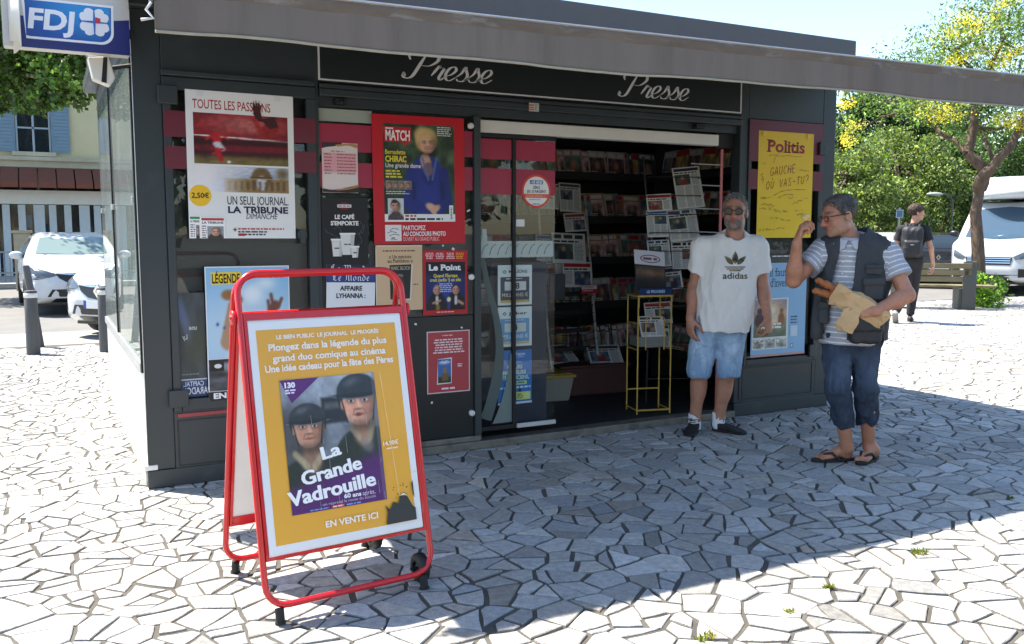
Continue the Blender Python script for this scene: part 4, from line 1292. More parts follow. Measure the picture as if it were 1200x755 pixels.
# the bent cover at its free end
V, F = [], []
for j in range(2):
    for i in range(13):
        t = i/12
        V.append((0.03+0.085*math.sin(t*2.2)*(1-.35*j*.0)-0.05*t, -0.01-0.16*(1-t)*t*2.2-0.012, 0.02+j*0.34-0.06*t*(1-j)))
for i in range(12):
    F.append((i, i+1, 13+i+1, 13+i))
b = MB(); b.add(V, F, 0, None, True); cv = b.build('bent_end_cover', mat('sign_cover_white', (226, 220, 208), 0.5, var=0.05), sg)
cv.modifiers.new('thickness', 'SOLIDIFY').thickness = 0.004
b = MB(); b.box(0.50, -0.02, 0.30, 0.545, 0.09, 0.40); b.box(0.50, 0.02, 0.10, 0.61, 0.08, 0.14); b.build('bracket', M_BLACK, sg, 0.004)
# flood light under the sign
fl = thing('flood_lamp', 'small white flood lamp under the blue corner sign', 'lamp', (-0.215, -0.02, 2.29))
b = MB(); b.prism([(0, 0.08), (0.10, 0.09), (0.13, -0.02), (0.10, -0.06), (0.02, -0.03)], 'y', 0, 0.10); b.build('lamp_housing', M_WHITEP, fl, 0.006)
b = MB(); b.prism([(0.075, 0.085), (0.095, 0.085), (0.085, -0.05), (0.06, -0.045)], 'y', -0.004, 0.0); b.build('lamp_slot', M_BLACK, fl)
b = MB(); b.cyl((0.12, 0.05, 0.04), (0.215, 0.05, 0.06), 0.012); b.build('lamp_arm', M_BLACK, fl)

# ------------------------------------------------------------------ the pavement sign board
ab = thing('pavement_sign', 'red tubular folding sign board with a yellow film poster standing on the paving', 'sign board', (0.520, -1.777, 0.0), R(5.284))
M_RED = mat('red_gloss_paint', (206, 24, 32), 0.22, coat=0.4, var=0.04, vscale=8, two=((120, 60, 50), 18, 0.70, 0.1, 0.4))
M_BOARD = mat('white_board', (232, 231, 228), 0.45, var=0.03, vscale=3)
LEAN = math.atan2(0.297, 1.313)
def frame_M(side):
    # local s (x), t up the leaning plane, n towards the outside
    M = Matrix.Translation((0, -0.297*side, 0)) @ (Matrix.Rotation(-LEAN*side, 4, 'X'))
    return M
def rr(s0, t0, s1, t1, r, n=6):
    P = []
    for (cx, cy, a0) in ((s0+r, t0+r, math.pi), (s1-r, t0+r, 1.5*math.pi), (s1-r, t1-r, 0), (s0+r, t1-r, .5*math.pi)):
        for k in range(n+1):
            a = a0+math.pi/2*k/n
            P.append((cx+r*math.cos(a), 0, cy+r*math.sin(a)))
    return P
for side, nm in ((1, 'front_frame'), (-1, 'rear_frame')):
    M = frame_M(side)
    b = MB(M); b.tube(rr(-0.345, 0.062, 0.345, 1.325 if side == 1 else 1.318, 0.085), 0.0125, 12, closed=True)
    b.box(-0.334, -0.010, 1.140, 0.334, 0.010, 1.166); b.box(-0.334, -0.010, 0.232, 0.334, 0.010, 0.244)
    for x in (-0.3335, 0.3225): b.box(x, -0.010, 0.2445, x+0.011, 0.010, 1.1395)
    if side == -1:
        b.box(-0.32, -0.012, 0.246, 0.32, 0.014, 0.275)
    fr = b.build(nm, M_RED, ab)
    b = MB(M); b.box(-0.3205, -0.006, 0.2465, 0.3205, 0.006, 1.1385); b.build('backing_board', M_BOARD, fr, 0.001)
    for x in (-0.30, 0.30):
        b = MB(M); b.cyl((x, 0, 0.055), (x, 0, 0.002), 0.017, 14); b.cyl((x, 0, 0.006), (x, 0, 0.0), 0.021, 14); b.build('rubber_foot', M_BLACK, fr)
    wh = MB(M)
    wy = 0.05 if side == 1 else -0.05
    b = MB(M); b.lathe([(0.028, -0.022), (0.044, -0.024), (0.058, -0.016), (0.061, 0), (0.058, 0.016), (0.044, 0.024), (0.028, 0.022)], (0.315, wy, 0.079), 'x', 26); w = b.build('wheel', M_BLACK, fr)
    b = MB(M); b.lathe([(0, -0.012), (0.030, -0.012), (0.030, 0.012), (0, 0.012)], (0.315, wy, 0.079), 'x', 20); b.build('hub', mat('grey_hub', (60, 60, 62), 0.5), w)
    b = MB(M); b.cyl((0.27, wy, 0.079), (0.345, wy, 0.079), 0.006); b.box(0.335, min(0, wy), 0.073, 0.343, max(0, wy), 0.085); b.build('axle', M_BLACK, fr)
for x in (-0.372, 0.36):
    b = MB(); b.lathe([(0, 0), (0.026, 0.0), (0.028, 0.004), (0.026, 0.012), (0, 0.012)], (x, -0.022, 1.125), 'x', 20); b.lathe([(0, -0.006), (0.008, -0.005), (0.008, 0.018), (0, 0.018)], (x, -0.022, 1.125), 'x', 10); b.build('hinge', mat('red_plastic', (214, 44, 50), 0.35), ab)
s = Sheet(640, 880, 0.640, 0.880, (234, 233, 232))
YE = (234, 170, 56)
s.rect(28, 32, 612, 850, YE)
for k in range(9):
    u = 40+random.random()*540; v = 50+random.random()*760
    s.pen([[(u, v), (u+30, v+random.uniform(-14, 14)), (u+80, v+random.uniform(-20, 20))]], 1.0, (234, 172, 66))
for t, a in (('LE BIEN PUBLIC', (105, 258)), ('LE JOURNAL', (270, 398)), ('LE PROGRÈS', (412, 535))):
    s.text(t, a[0], 72, 17, (250, 236, 214), w=a[1]-a[0], bold=.045)
for t, u0, u1, v in (('Plongez dans la légende du plus', 70, 565, 116), ('grand duo comique au cinéma', 82, 556, 159), ('Une idée cadeau pour la fête des Pères', 49, 586, 198)):
    s.text(t, u0, v, 28, (252, 242, 226), w=u1-u0, bold=.03, serif=True)
def film(x, y):
    A = 393/516
    p = Pic(x, y, (136, 142, 150)); p.put(b_(x, y, .35, -1, 2, .35), (172, 178, 186), .06); p.put(b_(x, y, -1, .2, .3, .7), (84, 82, 84), .05); p.grain(.3, 4, 12)
    p.put(b_(x, y, .40, .16, .66, .36), (38, 40, 44), .01); p.put(b_(x, y, .43, .20, .60, .25), (120, 120, 120), .012, .6)
    p.put(e_(x, y, .25, .95, .50, .36), (40, 48, 40), .01); p.put(e_(x, y, .84, .82, .42, .42), (42, 50, 42), .01)
    p.put(l_(x, y, .27, .45, .25, .62, .10), (150, 112, 92), .02); p.put(l_(x, y, .81, .33, .82, .46, .10), (176, 124, 100), .02)
    p.put(l_(x, y, .09, .56, .20, .66, .028), (176, 158, 124), .01); p.put(l_(x, y, .36, .58, .27, .67, .028), (176, 158, 124), .01)
    p.put(l_(x, y, .70, .42, .78, .50, .026), (170, 152, 118), .01); p.put(l_(x, y, .95, .36, .88, .50, .03), (170, 152, 118), .01); p.put(e_(x, y, .85, .56, .07, .05, .6), (150, 148, 140), .02, .6)
    face(p, .245, .37, .150, (206, 152, 124), (44, 42, 42), .15, hat=(52, 54, 57), asp=A, dark=.6)
    face(p, .80, .215, .180, (228, 166, 136), (44, 42, 42), -.25, hat=(48, 51, 54), asp=A, dark=.62)
    p.put(e_(x, y, .785, .316, .026, .013), (104, 58, 50), .006)
    t = y-(.80-.20*x); p.put(-t+.02, (86, 34, 104), .04); p.put(.88-y, (84, 30, 102), .02)
    p.grain(.12, 30, 13)
    p.put(np.maximum(.965-x, 0)-.0, (120, 112, 124), .004)
    return p.c
s.picture(100, 232, 493, 748, film, 150, 196)
s.poly([(100, 232), (258, 232), (140, 324)], (92, 34, 108)); s.text('130', 118, 264, 22, (246, 240, 246), w=42, bold=.05); s.lines(118, 270, 160, 2, 10, 6, (236, 226, 240), rag=.1)
WT = (248, 246, 246)
def fat(t, u, v, cap, w, rot):
    for du, dv in ((0, 0), (3, 0)):
        s.text(t, u+du, v+dv, cap, WT, w=w, bold=.022, rot=rot)
fat('La', 240, 556, 50, 80, -.16); fat('Grande', 151, 644, 54, 250, -.13); fat('Vadrouille', 90, 716, 56, 362, -.088)
s.text('60 ans', 312, 716, 17, WT, w=72, bold=.03); s.text('après,', 390, 716, 17, (226, 210, 232), w=54); s.text('on reprend la route du succès', 222, 731, 11, (206, 186, 214), w=222)
s.rect(256, 735, 310, 745, (206, 50, 50)); s.lines(170, 738, 246, 1, 8, 5, (120, 150, 220), rag=0); s.lines(262, 738, 306, 1, 8, 5, (246, 220, 220), rag=0); s.lines(318, 738, 378, 1, 8, 6, (120, 150, 220), rag=0)
s.text('EN VENTE ICI', 225, 815, 25, (250, 240, 220), w=220, bold=.03)
s.text('14,90€', 500, 534, 18, (250, 236, 210), w=66, bold=.03); s.lines(512, 544, 562, 1, 8, 6, (248, 226, 190), rag=0)
s.poly([(478, 848), (488, 800), (480, 770), (500, 792), (516, 762), (540, 772), (548, 742), (566, 736), (582, 752), (600, 790), (612, 800), (612, 848)], (44, 46, 50))
s.poly([(604, 700), (612, 690), (612, 760), (606, 744)], (50, 50, 52)); s.poly([(546, 742), (566, 734), (580, 746), (564, 742)], (250, 236, 210))
for k in range(12): s.ellipse(520+random.random()*90, 690+random.random()*60, 2+random.random()*2, 2, (70, 56, 40), n=7, up=False)
s.pen([[(517, 232), (528, 420), (536, 560), (546, 742)], [(610, 40), (612, 200)]], 2.0, (250, 226, 160))
for k in range(14):
    u = 150+random.random()*400; v = 260+random.random()*500
    s.pen([[(u, v), (u+random.uniform(-4, 4), v+random.uniform(20, 90))]], .8, (206, 196, 190))
ps = s.build('film_poster', mat('poster_under_film', (255, 255, 255), 0.32, attr='Col', coat=0.15), ab.children[0] if False else [c for c in ab.children if c.name.startswith('front_frame')][0])
ps.matrix_local = frame_M(1) @ Matrix.Translation((-0.32, -0.0085, 0.252))
# ------------------------------------------------------------------ implicit surfaces (bodies, clothes, cars) meshed with surface nets
def v3(*a): return np.array(a, float)
class Sdf:
    """list of soft-blended primitives; each is (fn, k, sub, centre, radius)"""
    def __init__(s): s.p = []; s.post = []
    def cap(s, a, b, ra, rb, k=0.02, sub=False, flat=None):
        a, b = np.array(a, float), np.array(b, float)
        ab = b-a; L2 = max(ab @ ab, 1e-9)
        def f(P):
            q = P-a
            h = np.clip(q @ ab/L2, 0, 1)
            d = q-h[:, None]*ab
            if flat is not None:     # (axis, factor): squash the round section along an axis
                ax, fc = flat
                t = d @ ax
                d = d+np.outer(t*(fc-1), ax)
            return np.sqrt((d*d).sum(1))-(ra+(rb-ra)*h)
        s.p.append((f, k, sub, (a+b)/2, np.sqrt(L2)/2+max(ra, rb)))
        return s
    def ell(s, c, r, rot=None, k=0.02, sub=False):
        c, r = np.array(c, float), np.array(r, float)
        Rm = np.eye(3) if rot is None else np.array(rot)
        def f(P):
            q = (P-c) @ Rm
            k0 = np.sqrt(((q/r)**2).sum(1)); k1 = np.sqrt(((q/(r*r))**2).sum(1))
            return np.where(k1 > 1e-9, k0*(k0-1)/np.maximum(k1, 1e-9), -r.min())
        s.p.append((f, k, sub, c, r.max()))
        return s
    def box(s, c, r, rot=None, rad=0.01, k=0.01, sub=False):
        c, r = np.array(c, float), np.array(r, float)-rad
        Rm = np.eye(3) if rot is None else np.array(rot)
        def f(P):
            q = np.abs((P-c) @ Rm)-r
            return np.sqrt((np.maximum(q, 0)**2).sum(1))+np.minimum(q.max(1), 0)-rad
        s.p.append((f, k, sub, c, np.sqrt(((r+rad)**2).sum())))
        return s
    def cut(s, point, normal, soft=0.0):
        """keep the side the normal points away from"""
        point, n = np.array(point, float), np.array(normal, float)
        n = n/np.linalg.norm(n)
        s.post.append(lambda P, d: np.maximum(d, (P-point) @ n))
        return s
    def mod(s, fn): s.post.append(fn); return s
    def __call__(s, P):
        d = np.full(len(P), 1e3)
        lo, hi = P.min(0), P.max(0)
        for (f, k, sub, c, r) in s.p:
            if ((np.maximum(np.maximum(lo-c, c-hi), 0))**2).sum() > (r+.07)**2: continue
            e = f(P)
            if sub:
                h = np.clip(0.5-0.5*(d+e)/k, 0, 1)
                d = d+(-e-d)*h+k*h*(1-h)
            else:
                h = np.clip(0.5+0.5*(d-e)/k, 0, 1)
                d = d+(e-d)*h-k*h*(1-h)
        for fn in s.post: d = fn(P, d)
        return d
    def bounds(s, pad):
        lo = np.min([c-r for (f, k, sub, c, r) in s.p if not sub], 0)-pad
        hi = np.max([c+r for (f, k, sub, c, r) in s.p if not sub], 0)+pad
        return lo, hi

def surface(sdf, res=0.005, lo=None, hi=None, pad=0.03, smooth_it=1):
    if lo is None: lo, hi = sdf.bounds(pad)
    lo = np.array(lo, float); hi = np.array(hi, float)
    n = np.ceil((hi-lo)/res).astype(int)+1
    B = 8
    nb = np.ceil(n/B).astype(int)
    n = nb*B
    D = np.full(n, 1.0, np.float32)
    bi = np.stack(np.meshgrid(*[np.arange(q) for q in nb], indexing='ij'), -1).reshape(-1, 3)
    cen = lo+(bi*B+(B-1)/2)*res
    dc = sdf(cen)
    rad = B*res*0.9+0.035
    act = np.abs(dc) < rad
    for b, d in zip(bi[~act], dc[~act]):
        if d < 0: D[b[0]*B:b[0]*B+B, b[1]*B:b[1]*B+B, b[2]*B:b[2]*B+B] = -1
    loc = np.stack(np.meshgrid(*[np.arange(B)]*3, indexing='ij'), -1).reshape(-1, 3)
    ab = bi[act]
    q3 = ab//3
    ab = ab[np.lexsort((q3[:, 2], q3[:, 1], q3[:, 0]))]
    for i in range(0, len(ab), 27):
        ch = ab[i:i+27]
        idx = (ch[:, None, :]*B+loc[None]).reshape(-1, 3)
        d = sdf(lo+idx*res)
        D[idx[:, 0], idx[:, 1], idx[:, 2]] = d
    return nets(D, lo, res, smooth_it)

def nets(D, lo, res, smooth_it=1):
    S = D < 0
    nx, ny, nz = D.shape
    c = np.zeros((nx-1, ny-1, nz-1), int)
    for dx in (0, 1):
        for dy in (0, 1):
            for dz in (0, 1):
                c += S[dx:nx-1+dx, dy:ny-1+dy, dz:nz-1+dz]
    cells = np.argwhere((c > 0) & (c < 8))
    if len(cells) == 0: return np.zeros((0, 3)), np.zeros((0, 4), int)
    vid = np.full(c.shape, -1, np.int64)
    vid[tuple(cells.T)] = np.arange(len(cells))
    acc = np.zeros((len(cells), 3)); cnt = np.zeros(len(cells))
    corners = [(0,0,0),(1,0,0),(0,1,0),(1,1,0),(0,0,1),(1,0,1),(0,1,1),(1,1,1)]
    edges = [(0,1),(2,3),(4,5),(6,7),(0,2),(1,3),(4,6),(5,7),(0,4),(1,5),(2,6),(3,7)]
    dv = [D[tuple((cells+np.array(k)).T)] for k in corners]
    for (a, b) in edges:
        da, db = dv[a], dv[b]
        m = (da < 0) != (db < 0)
        t = np.where(m, da/np.where(m, da-db, 1), 0)
        p = np.array(corners[a])+(np.array(corners[b])-np.array(corners[a]))*t[:, None]
        acc += np.where(m[:, None], p, 0); cnt += m
    V = lo+(cells+acc/cnt[:, None])*res
    Q = []
    for ax in range(3):
        sl0 = [slice(0, None)]*3; sl1 = [slice(0, None)]*3
        sl0[ax] = slice(0, -1); sl1[ax] = slice(1, None)
        ch = S[tuple(sl0)] != S[tuple(sl1)]
        E = np.argwhere(ch)
        u, w = (ax+1) % 3, (ax+2) % 3
        ok = (E[:, u] > 0) & (E[:, w] > 0) & (E[:, u] < D.shape[u]-1) & (E[:, w] < D.shape[w]-1)
        E = E[ok]
        flip = S[tuple(E.T)]
        def at(du, dw):
            q = E.copy(); q[:, u] += du; q[:, w] += dw
            return vid[tuple(q.T)]
        a, b, c2, d = at(-1, -1), at(0, -1), at(0, 0), at(-1, 0)
        q = np.stack([a, b, c2, d], 1)
        q[~flip] = q[~flip][:, ::-1]
        Q.append(q)
    Q = np.concatenate(Q)
    Q = Q[(Q >= 0).all(1)]
    for _ in range(smooth_it):
        a = np.zeros_like(V); k = np.zeros(len(V))
        for i in range(4):
            np.add.at(a, Q[:, i], V[Q[:, (i+1) % 4]]+V[Q[:, (i+3) % 4]]); np.add.at(k, Q[:, i], 2)
        V = V*0.5+0.5*a/np.maximum(k, 1)[:, None]
    return V, Q

def sdf_obj(name, sdf, m, parent=None, res=0.005, color=None, smooth_it=1, lo=None, hi=None, pad=0.03):
    V, Q = surface(sdf, res, lo, hi, pad, smooth_it)
    me = bpy.data.meshes.new(name)
    me.vertices.add(len(V)); me.vertices.foreach_set('co', V.astype(np.float32).ravel())
    me.loops.add(Q.size); me.loops.foreach_set('vertex_index', Q.astype(np.int32).ravel())
    me.polygons.add(len(Q)); me.polygons.foreach_set('loop_start', np.arange(0, Q.size, 4, dtype=np.int32))
    me.polygons.foreach_set('use_smooth', np.ones(len(Q), bool))
    for mm in (m if isinstance(m, (list, tuple)) else [m]): me.materials.append(mm)
    me.update(calc_edges=True); me.validate()
    if color is not None:
        at = me.color_attributes.new('Col', 'FLOAT_COLOR', 'POINT')
        col = lin(color(V))
        at.data.foreach_set('color', np.hstack([col, np.ones((len(col), 1))]).astype(np.float32).ravel())
    o = bpy.data.objects.new(name, me)
    C.objects.link(o)
    if parent is not None: o.parent = parent
    return o

class Blend:
    """smooth union of finished solids, then extra steps"""
    def __init__(s, parts, k=.02): s.q, s.k, s.post = parts, k, []
    def bounds(s, pad):
        b = [q.bounds(pad) for q in s.q]
        return np.min([x[0] for x in b], 0), np.max([x[1] for x in b], 0)
    def mod(s, fn): s.post.append(fn); return s
    def cut(s, point, n):
        point = np.array(point, float); n = nrm(n); return s.mod(lambda P, d: np.maximum(d, (P-point) @ n))
    def __call__(s, P):
        d = s.q[0](P)
        for q in s.q[1:]:
            e = q(P); h = np.clip(.5+.5*(d-e)/s.k, 0, 1); d = d+(e-d)*h-s.k*h*(1-h)
        for fn in s.post: d = fn(P, d)
        return d

def rotm(rx=0, ry=0, rz=0):
    return np.array((Matrix.Rotation(rz, 3, 'Z') @ Matrix.Rotation(ry, 3, 'Y') @ Matrix.Rotation(rx, 3, 'X')))
def nrm(v): v = np.array(v, float); return v/np.linalg.norm(v)
def frame(fwd, up):
    """columns: right(x), fwd(y), up(z)"""
    f = nrm(fwd); r = nrm(np.cross(f, up)); u = np.cross(r, f)
    return np.stack([r, f, u], 1)

# ------------------------------------------------------------------ people
M_SKIN = mat('skin', (200, 150, 120), 0.48, attr='Col', subsurf=0.03, var=0.10, vscale=45, bump=0.18, bscale=150)
def folds(amp, f=18, seed=0, stretch=(1, 1, .6)):
    st = np.array(stretch)
    def fn(P, d):
        m = np.abs(d) < 0.04
        if m.any():
            q = P[m]*st*f
            w = vnoise(q*0.45, seed)[:, None]*1.4
            n = vnoise(q+w, seed+1); n2 = vnoise(q*2.1+w, seed+2)
            r = 1-np.abs(n)*2
            d = d.copy(); d[m] -= amp*(r*0.7+n2*0.35)
        return d
    return fn

def head_sdf(S, c, F, s=1.0, jaw=1.0, neck=None):
    """head centred at c (between the ears), frame F (right, forward, up), s = scale; about 0.235 m tall"""
    def W(x, y, z): return c+F @ (np.array([x, y, z])*s)
    S.ell(W(0, -0.012, 0.045), np.array([.076, .097, .083])*s, F, .02)
    S.ell(W(0, 0.030, -0.015), np.array([.062, .066, .085])*s, F, .03)
    S.ell(W(0, 0.045, -0.072), np.array([.042*jaw, .045, .036])*s, F, .03)
    S.ell(W(0, 0.074, -0.090), np.array([.020, .018, .017])*s, F, .02)
    for sg in (-1, 1):
        S.ell(W(sg*.040, .058, -0.028), np.array([.022, .022, .020])*s, F, .02)           # cheekbone
        S.ell(W(sg*.046, .012, -0.062), np.array([.018, .035, .030])*s, F, .025)          # jaw angle
        S.ell(W(sg*.032, .092, .012), np.array([.018, .014, .011])*s, F, .012, True)      # eye socket
        S.ell(W(sg*.032, .076, .011), np.array([.0145, .0125, .0115])*s, F, .003)         # eyeball and lids
        S.cap(W(sg*.014, .094, .034), W(sg*.050, .078, .034), .008*s, .007*s, .012)       # brow
        S.ell(W(sg*.079, -.010, -.004), np.array([.010, .020, .033])*s, F @ rotm(0, 0, sg*.35), .008)   # ear
        S.ell(W(sg*.088, -.004, -.002), np.array([.005, .011, .020])*s, F, .006, True)
        S.ell(W(sg*.011, .104, -.032), np.array([.009, .010, .008])*s, F, .006)           # nostril wing
    S.cap(W(0, .090, .022), W(0, .113, -.024), .009*s, .0135*s, .012)                     # nose
    S.ell(W(0, .114, -.027), np.array([.012, .011, .011])*s, F, .008)
    S.ell(W(0, .094, -.056), np.array([.024, .011, .0065])*s, F, .006)                    # lips
    S.ell(W(0, .091, -.067), np.array([.021, .012, .007])*s, F, .006)
    S.cap(W(-.024, .098, -.0615), W(.024, .098, -.0615), .0022*s, .0022*s, .003, True)
    return W

def hand_sdf(S, wrist, F, s=1.0, side=1, curl=0.35, thumb=0.5, spread=0.2, curls=None, k=0.003):
    """palm grows along F forward; F up = back of hand; side = +1 when the thumb is on the F-right side"""
    def W(x, y, z): return wrist+F @ (np.array([x*side, y, z])*s)
    S.ell(W(0, .050, 0), np.array([.043, .056, .0165])*s, F, .012)
    S.cap(W(0, -.02, 0), W(0, .03, 0), .026*s, .026*s, .015, flat=(F[:, 2], 1.35))
    S.ell(W(.026, .030, -.008), np.array([.018, .030, .016])*s, F, .01)
    lens = [(.030, .098, .040, .025, .021), (.0105, .103, .045, .029, .023), (-.010, .099, .041, .027, .022), (-.0295, .089, .032, .021, .019)]
    for i, (x, y, a, b_l, c_l) in enumerate(lens):
        cu = (curls[i] if curls else curl*(1+.12*i))
        p = W(x*.8, y-.035, 0); q = W(x, y, -0.002)
        S.cap(p, q, .0105*s, .0100*s, k)
        ang = 0.25*cu; az = spread*(1.5-i)/1.5*(1-.6*min(cu, 1))
        P0 = np.array([x, y, -0.002])
        for L, r0, r1, da in ((a, .0098, .0090, cu*.75), (b_l, .0090, .0082, cu*1.05), (c_l, .0082, .0066, cu*.75)):
            ang += da
            dr = np.array([math.sin(az)*math.cos(ang), math.cos(az)*math.cos(ang), -math.sin(ang)])
            P1 = P0+dr*L
            S.cap(W(*P0), W(*P1), r0*s, r1*s, k)
            P0 = P1
    P0 = np.array([.030, .018, -.006])
    a0 = 0.95*(1-thumb*.45)
    for L, r0, r1, a, dz in ((.044, .0150, .0115, a0, -.25-.4*thumb), (.034, .0112, .0100, a0-.30-.2*thumb, -.3-.5*thumb), (.027, .0100, .0078, a0-.55-.35*thumb, -.3-.6*thumb)):
        dr = nrm([math.sin(a), math.cos(a), dz])
        P1 = P0+dr*L
        S.cap(W(*P0), W(*P1), r0*s, r1*s, .006)
        P0 = P1
    return W

def shoe(name, heel, toe, m, parent, w=0.048, h=0.075, sole=None, open_top=True):
    """closed low shoe from heel to toe (ground points)"""
    heel, toe = np.array(heel, float), np.array(toe, float)
    f = nrm((toe-heel)*np.array([1, 1, 0])); L = np.linalg.norm((toe-heel)[:2])
    Fm = frame(f, (0, 0, 1))
    def W(x, y, z): return heel+Fm @ np.array([x, y, z])
    S = Sdf()
    S.ell(W(0, .055, .045), (w*.82, .062, .050), Fm, .02)
    S.ell(W(0, L*.50, .040), (w*.86, L*.34, .038), Fm, .03)
    S.ell(W(0, L*.74, .030), (w*1.02, L*.27, .032), Fm, .03)
    S.cap(W(0, .055, .05), W(0, .06, h+.012), w*.70, w*.70, .02)
    S.ell(W(0, L*.42, .062), (w*.5, .055, .024), Fm @ rotm(-.35, 0, 0), .02)
    S.cut(W(0, .05, h), Fm @ np.array([0, .25, 1]))
    S.cut(W(0, 0, 0.012), (0, 0, -1))
    o = sdf_obj(name, S, m, parent, .005)
    S2 = Sdf()
    S2.cap(W(0, .045, .010), W(0, L*.45, .010), w*.92, w*.90, .02, flat=(np.array([0, 0, 1.]), 3.6))
    S2.cap(W(0, L*.45, .010), W(0, L*.80, .010), w*.90, w*1.02, .02, flat=(np.array([0, 0, 1.]), 3.6))
    S2.cut(W(0, 0, 0.001), (0, 0, -1)); S2.cut(W(0, 0, .020), (0, 0, 1))
    sdf_obj('sole', S2, sole or m, o, .005)
    b = MB()
    for k in range(4):
        y = L*.40+k*.018
        b.tube([W(-.020, y, .086-k*.010), W(0, y+.006, .092-k*.010), W(.020, y, .086-k*.010)], .0028, 6)
    b.tube([W(0, L*.40, .092), W(-.03, L*.36, .098), W(-.045, L*.40, .080)], .0024, 6); b.tube([W(0, L*.40, .092), W(.03, L*.36, .098), W(.045, L*.41, .080)], .0024, 6)
    b.build('lace', m, o)
    return o

def march(sdf, X, Z, y0=-0.6, y1=0.3, off=0.003, frameM=None):
    n = len(X)
    P = np.stack([X, np.full(n, y0), Z], -1)
    hit = np.zeros(n, bool)
    for _ in range(90):
        d = sdf(P)
        P[:, 1] += np.clip(d-off, -0.02, 0.05)*0.7
    return P
def subdiv(V, F, n):
    V = [tuple(v) for v in V]
    F = [tuple(f) for f in F]
    tri = []
    for f in F:
        for i in range(1, len(f)-1): tri.append((f[0], f[i], f[i+1]))
    for _ in range(n):
        out = []; ed = {}
        def mid(a, b):
            k = (min(a, b), max(a, b))
            if k not in ed:
                V.append(tuple((np.array(V[a])+np.array(V[b]))/2)); ed[k] = len(V)-1
            return ed[k]
        for (a, b, c) in tri:
            x, y, z = mid(a, b), mid(b, c), mid(c, a)
            out += [(a, x, z), (x, b, y), (z, y, c), (x, y, z)]
        tri = out
    return np.array(V), tri

# ------------------------------------------------------------------ ground
M_JOINT = mat('sandy_joint', (84, 80, 73), 0.95, var=0.25, vscale=9, bump=0.6, bscale=120, two=((60, 58, 55), 2.2, .5, .2, .7))
M_STONE = mat('granite_paving', (160, 160, 164), 0.75, attr='Col', var=0.22, vscale=30, bump=0.4, bscale=110, two=((92, 90, 88), 170.0, .55, .08, .5))
M_ASPH = mat('asphalt', (112, 110, 107), 0.9, var=0.12, vscale=2.0, bump=0.5, bscale=160, two=((120, 118, 114), 60, .55, .1, .5))
def sheet_obj(name, pts, z, m, k='structure'):
    b = MB(); b.add([(x, y, z) for x, y in pts], [tuple(range(len(pts)))]); return kind(b.build(name, m), k)
sheet_obj('ground', [(-500, -500), (500, -500), (500, 500), (-500, 500)], -.020, M_ASPH)
PLAZA = [(-12, -9), (20, -9), (22, 6.6), (18.5, 7.4), (9, 7.55), (-12, 7.7)]
sheet_obj('plaza', PLAZA, -.0085, M_JOINT)
def clip(poly, p, n):
    out = []
    for i in range(len(poly)):
        a, b = poly[i], poly[(i+1) % len(poly)]
        da = (a[0]-p[0])*n[0]+(a[1]-p[1])*n[1]; db = (b[0]-p[0])*n[0]+(b[1]-p[1])*n[1]
        if da <= 0: out.append(a)
        if (da < 0) != (db < 0) and da != db:
            t = da/(da-db); out.append((a[0]+(b[0]-a[0])*t, a[1]+(b[1]-a[1])*t))
    return out
def area(p): return .5*sum(p[i][0]*p[(i+1) % len(p)][1]-p[(i+1) % len(p)][0]*p[i][1] for i in range(len(p)))
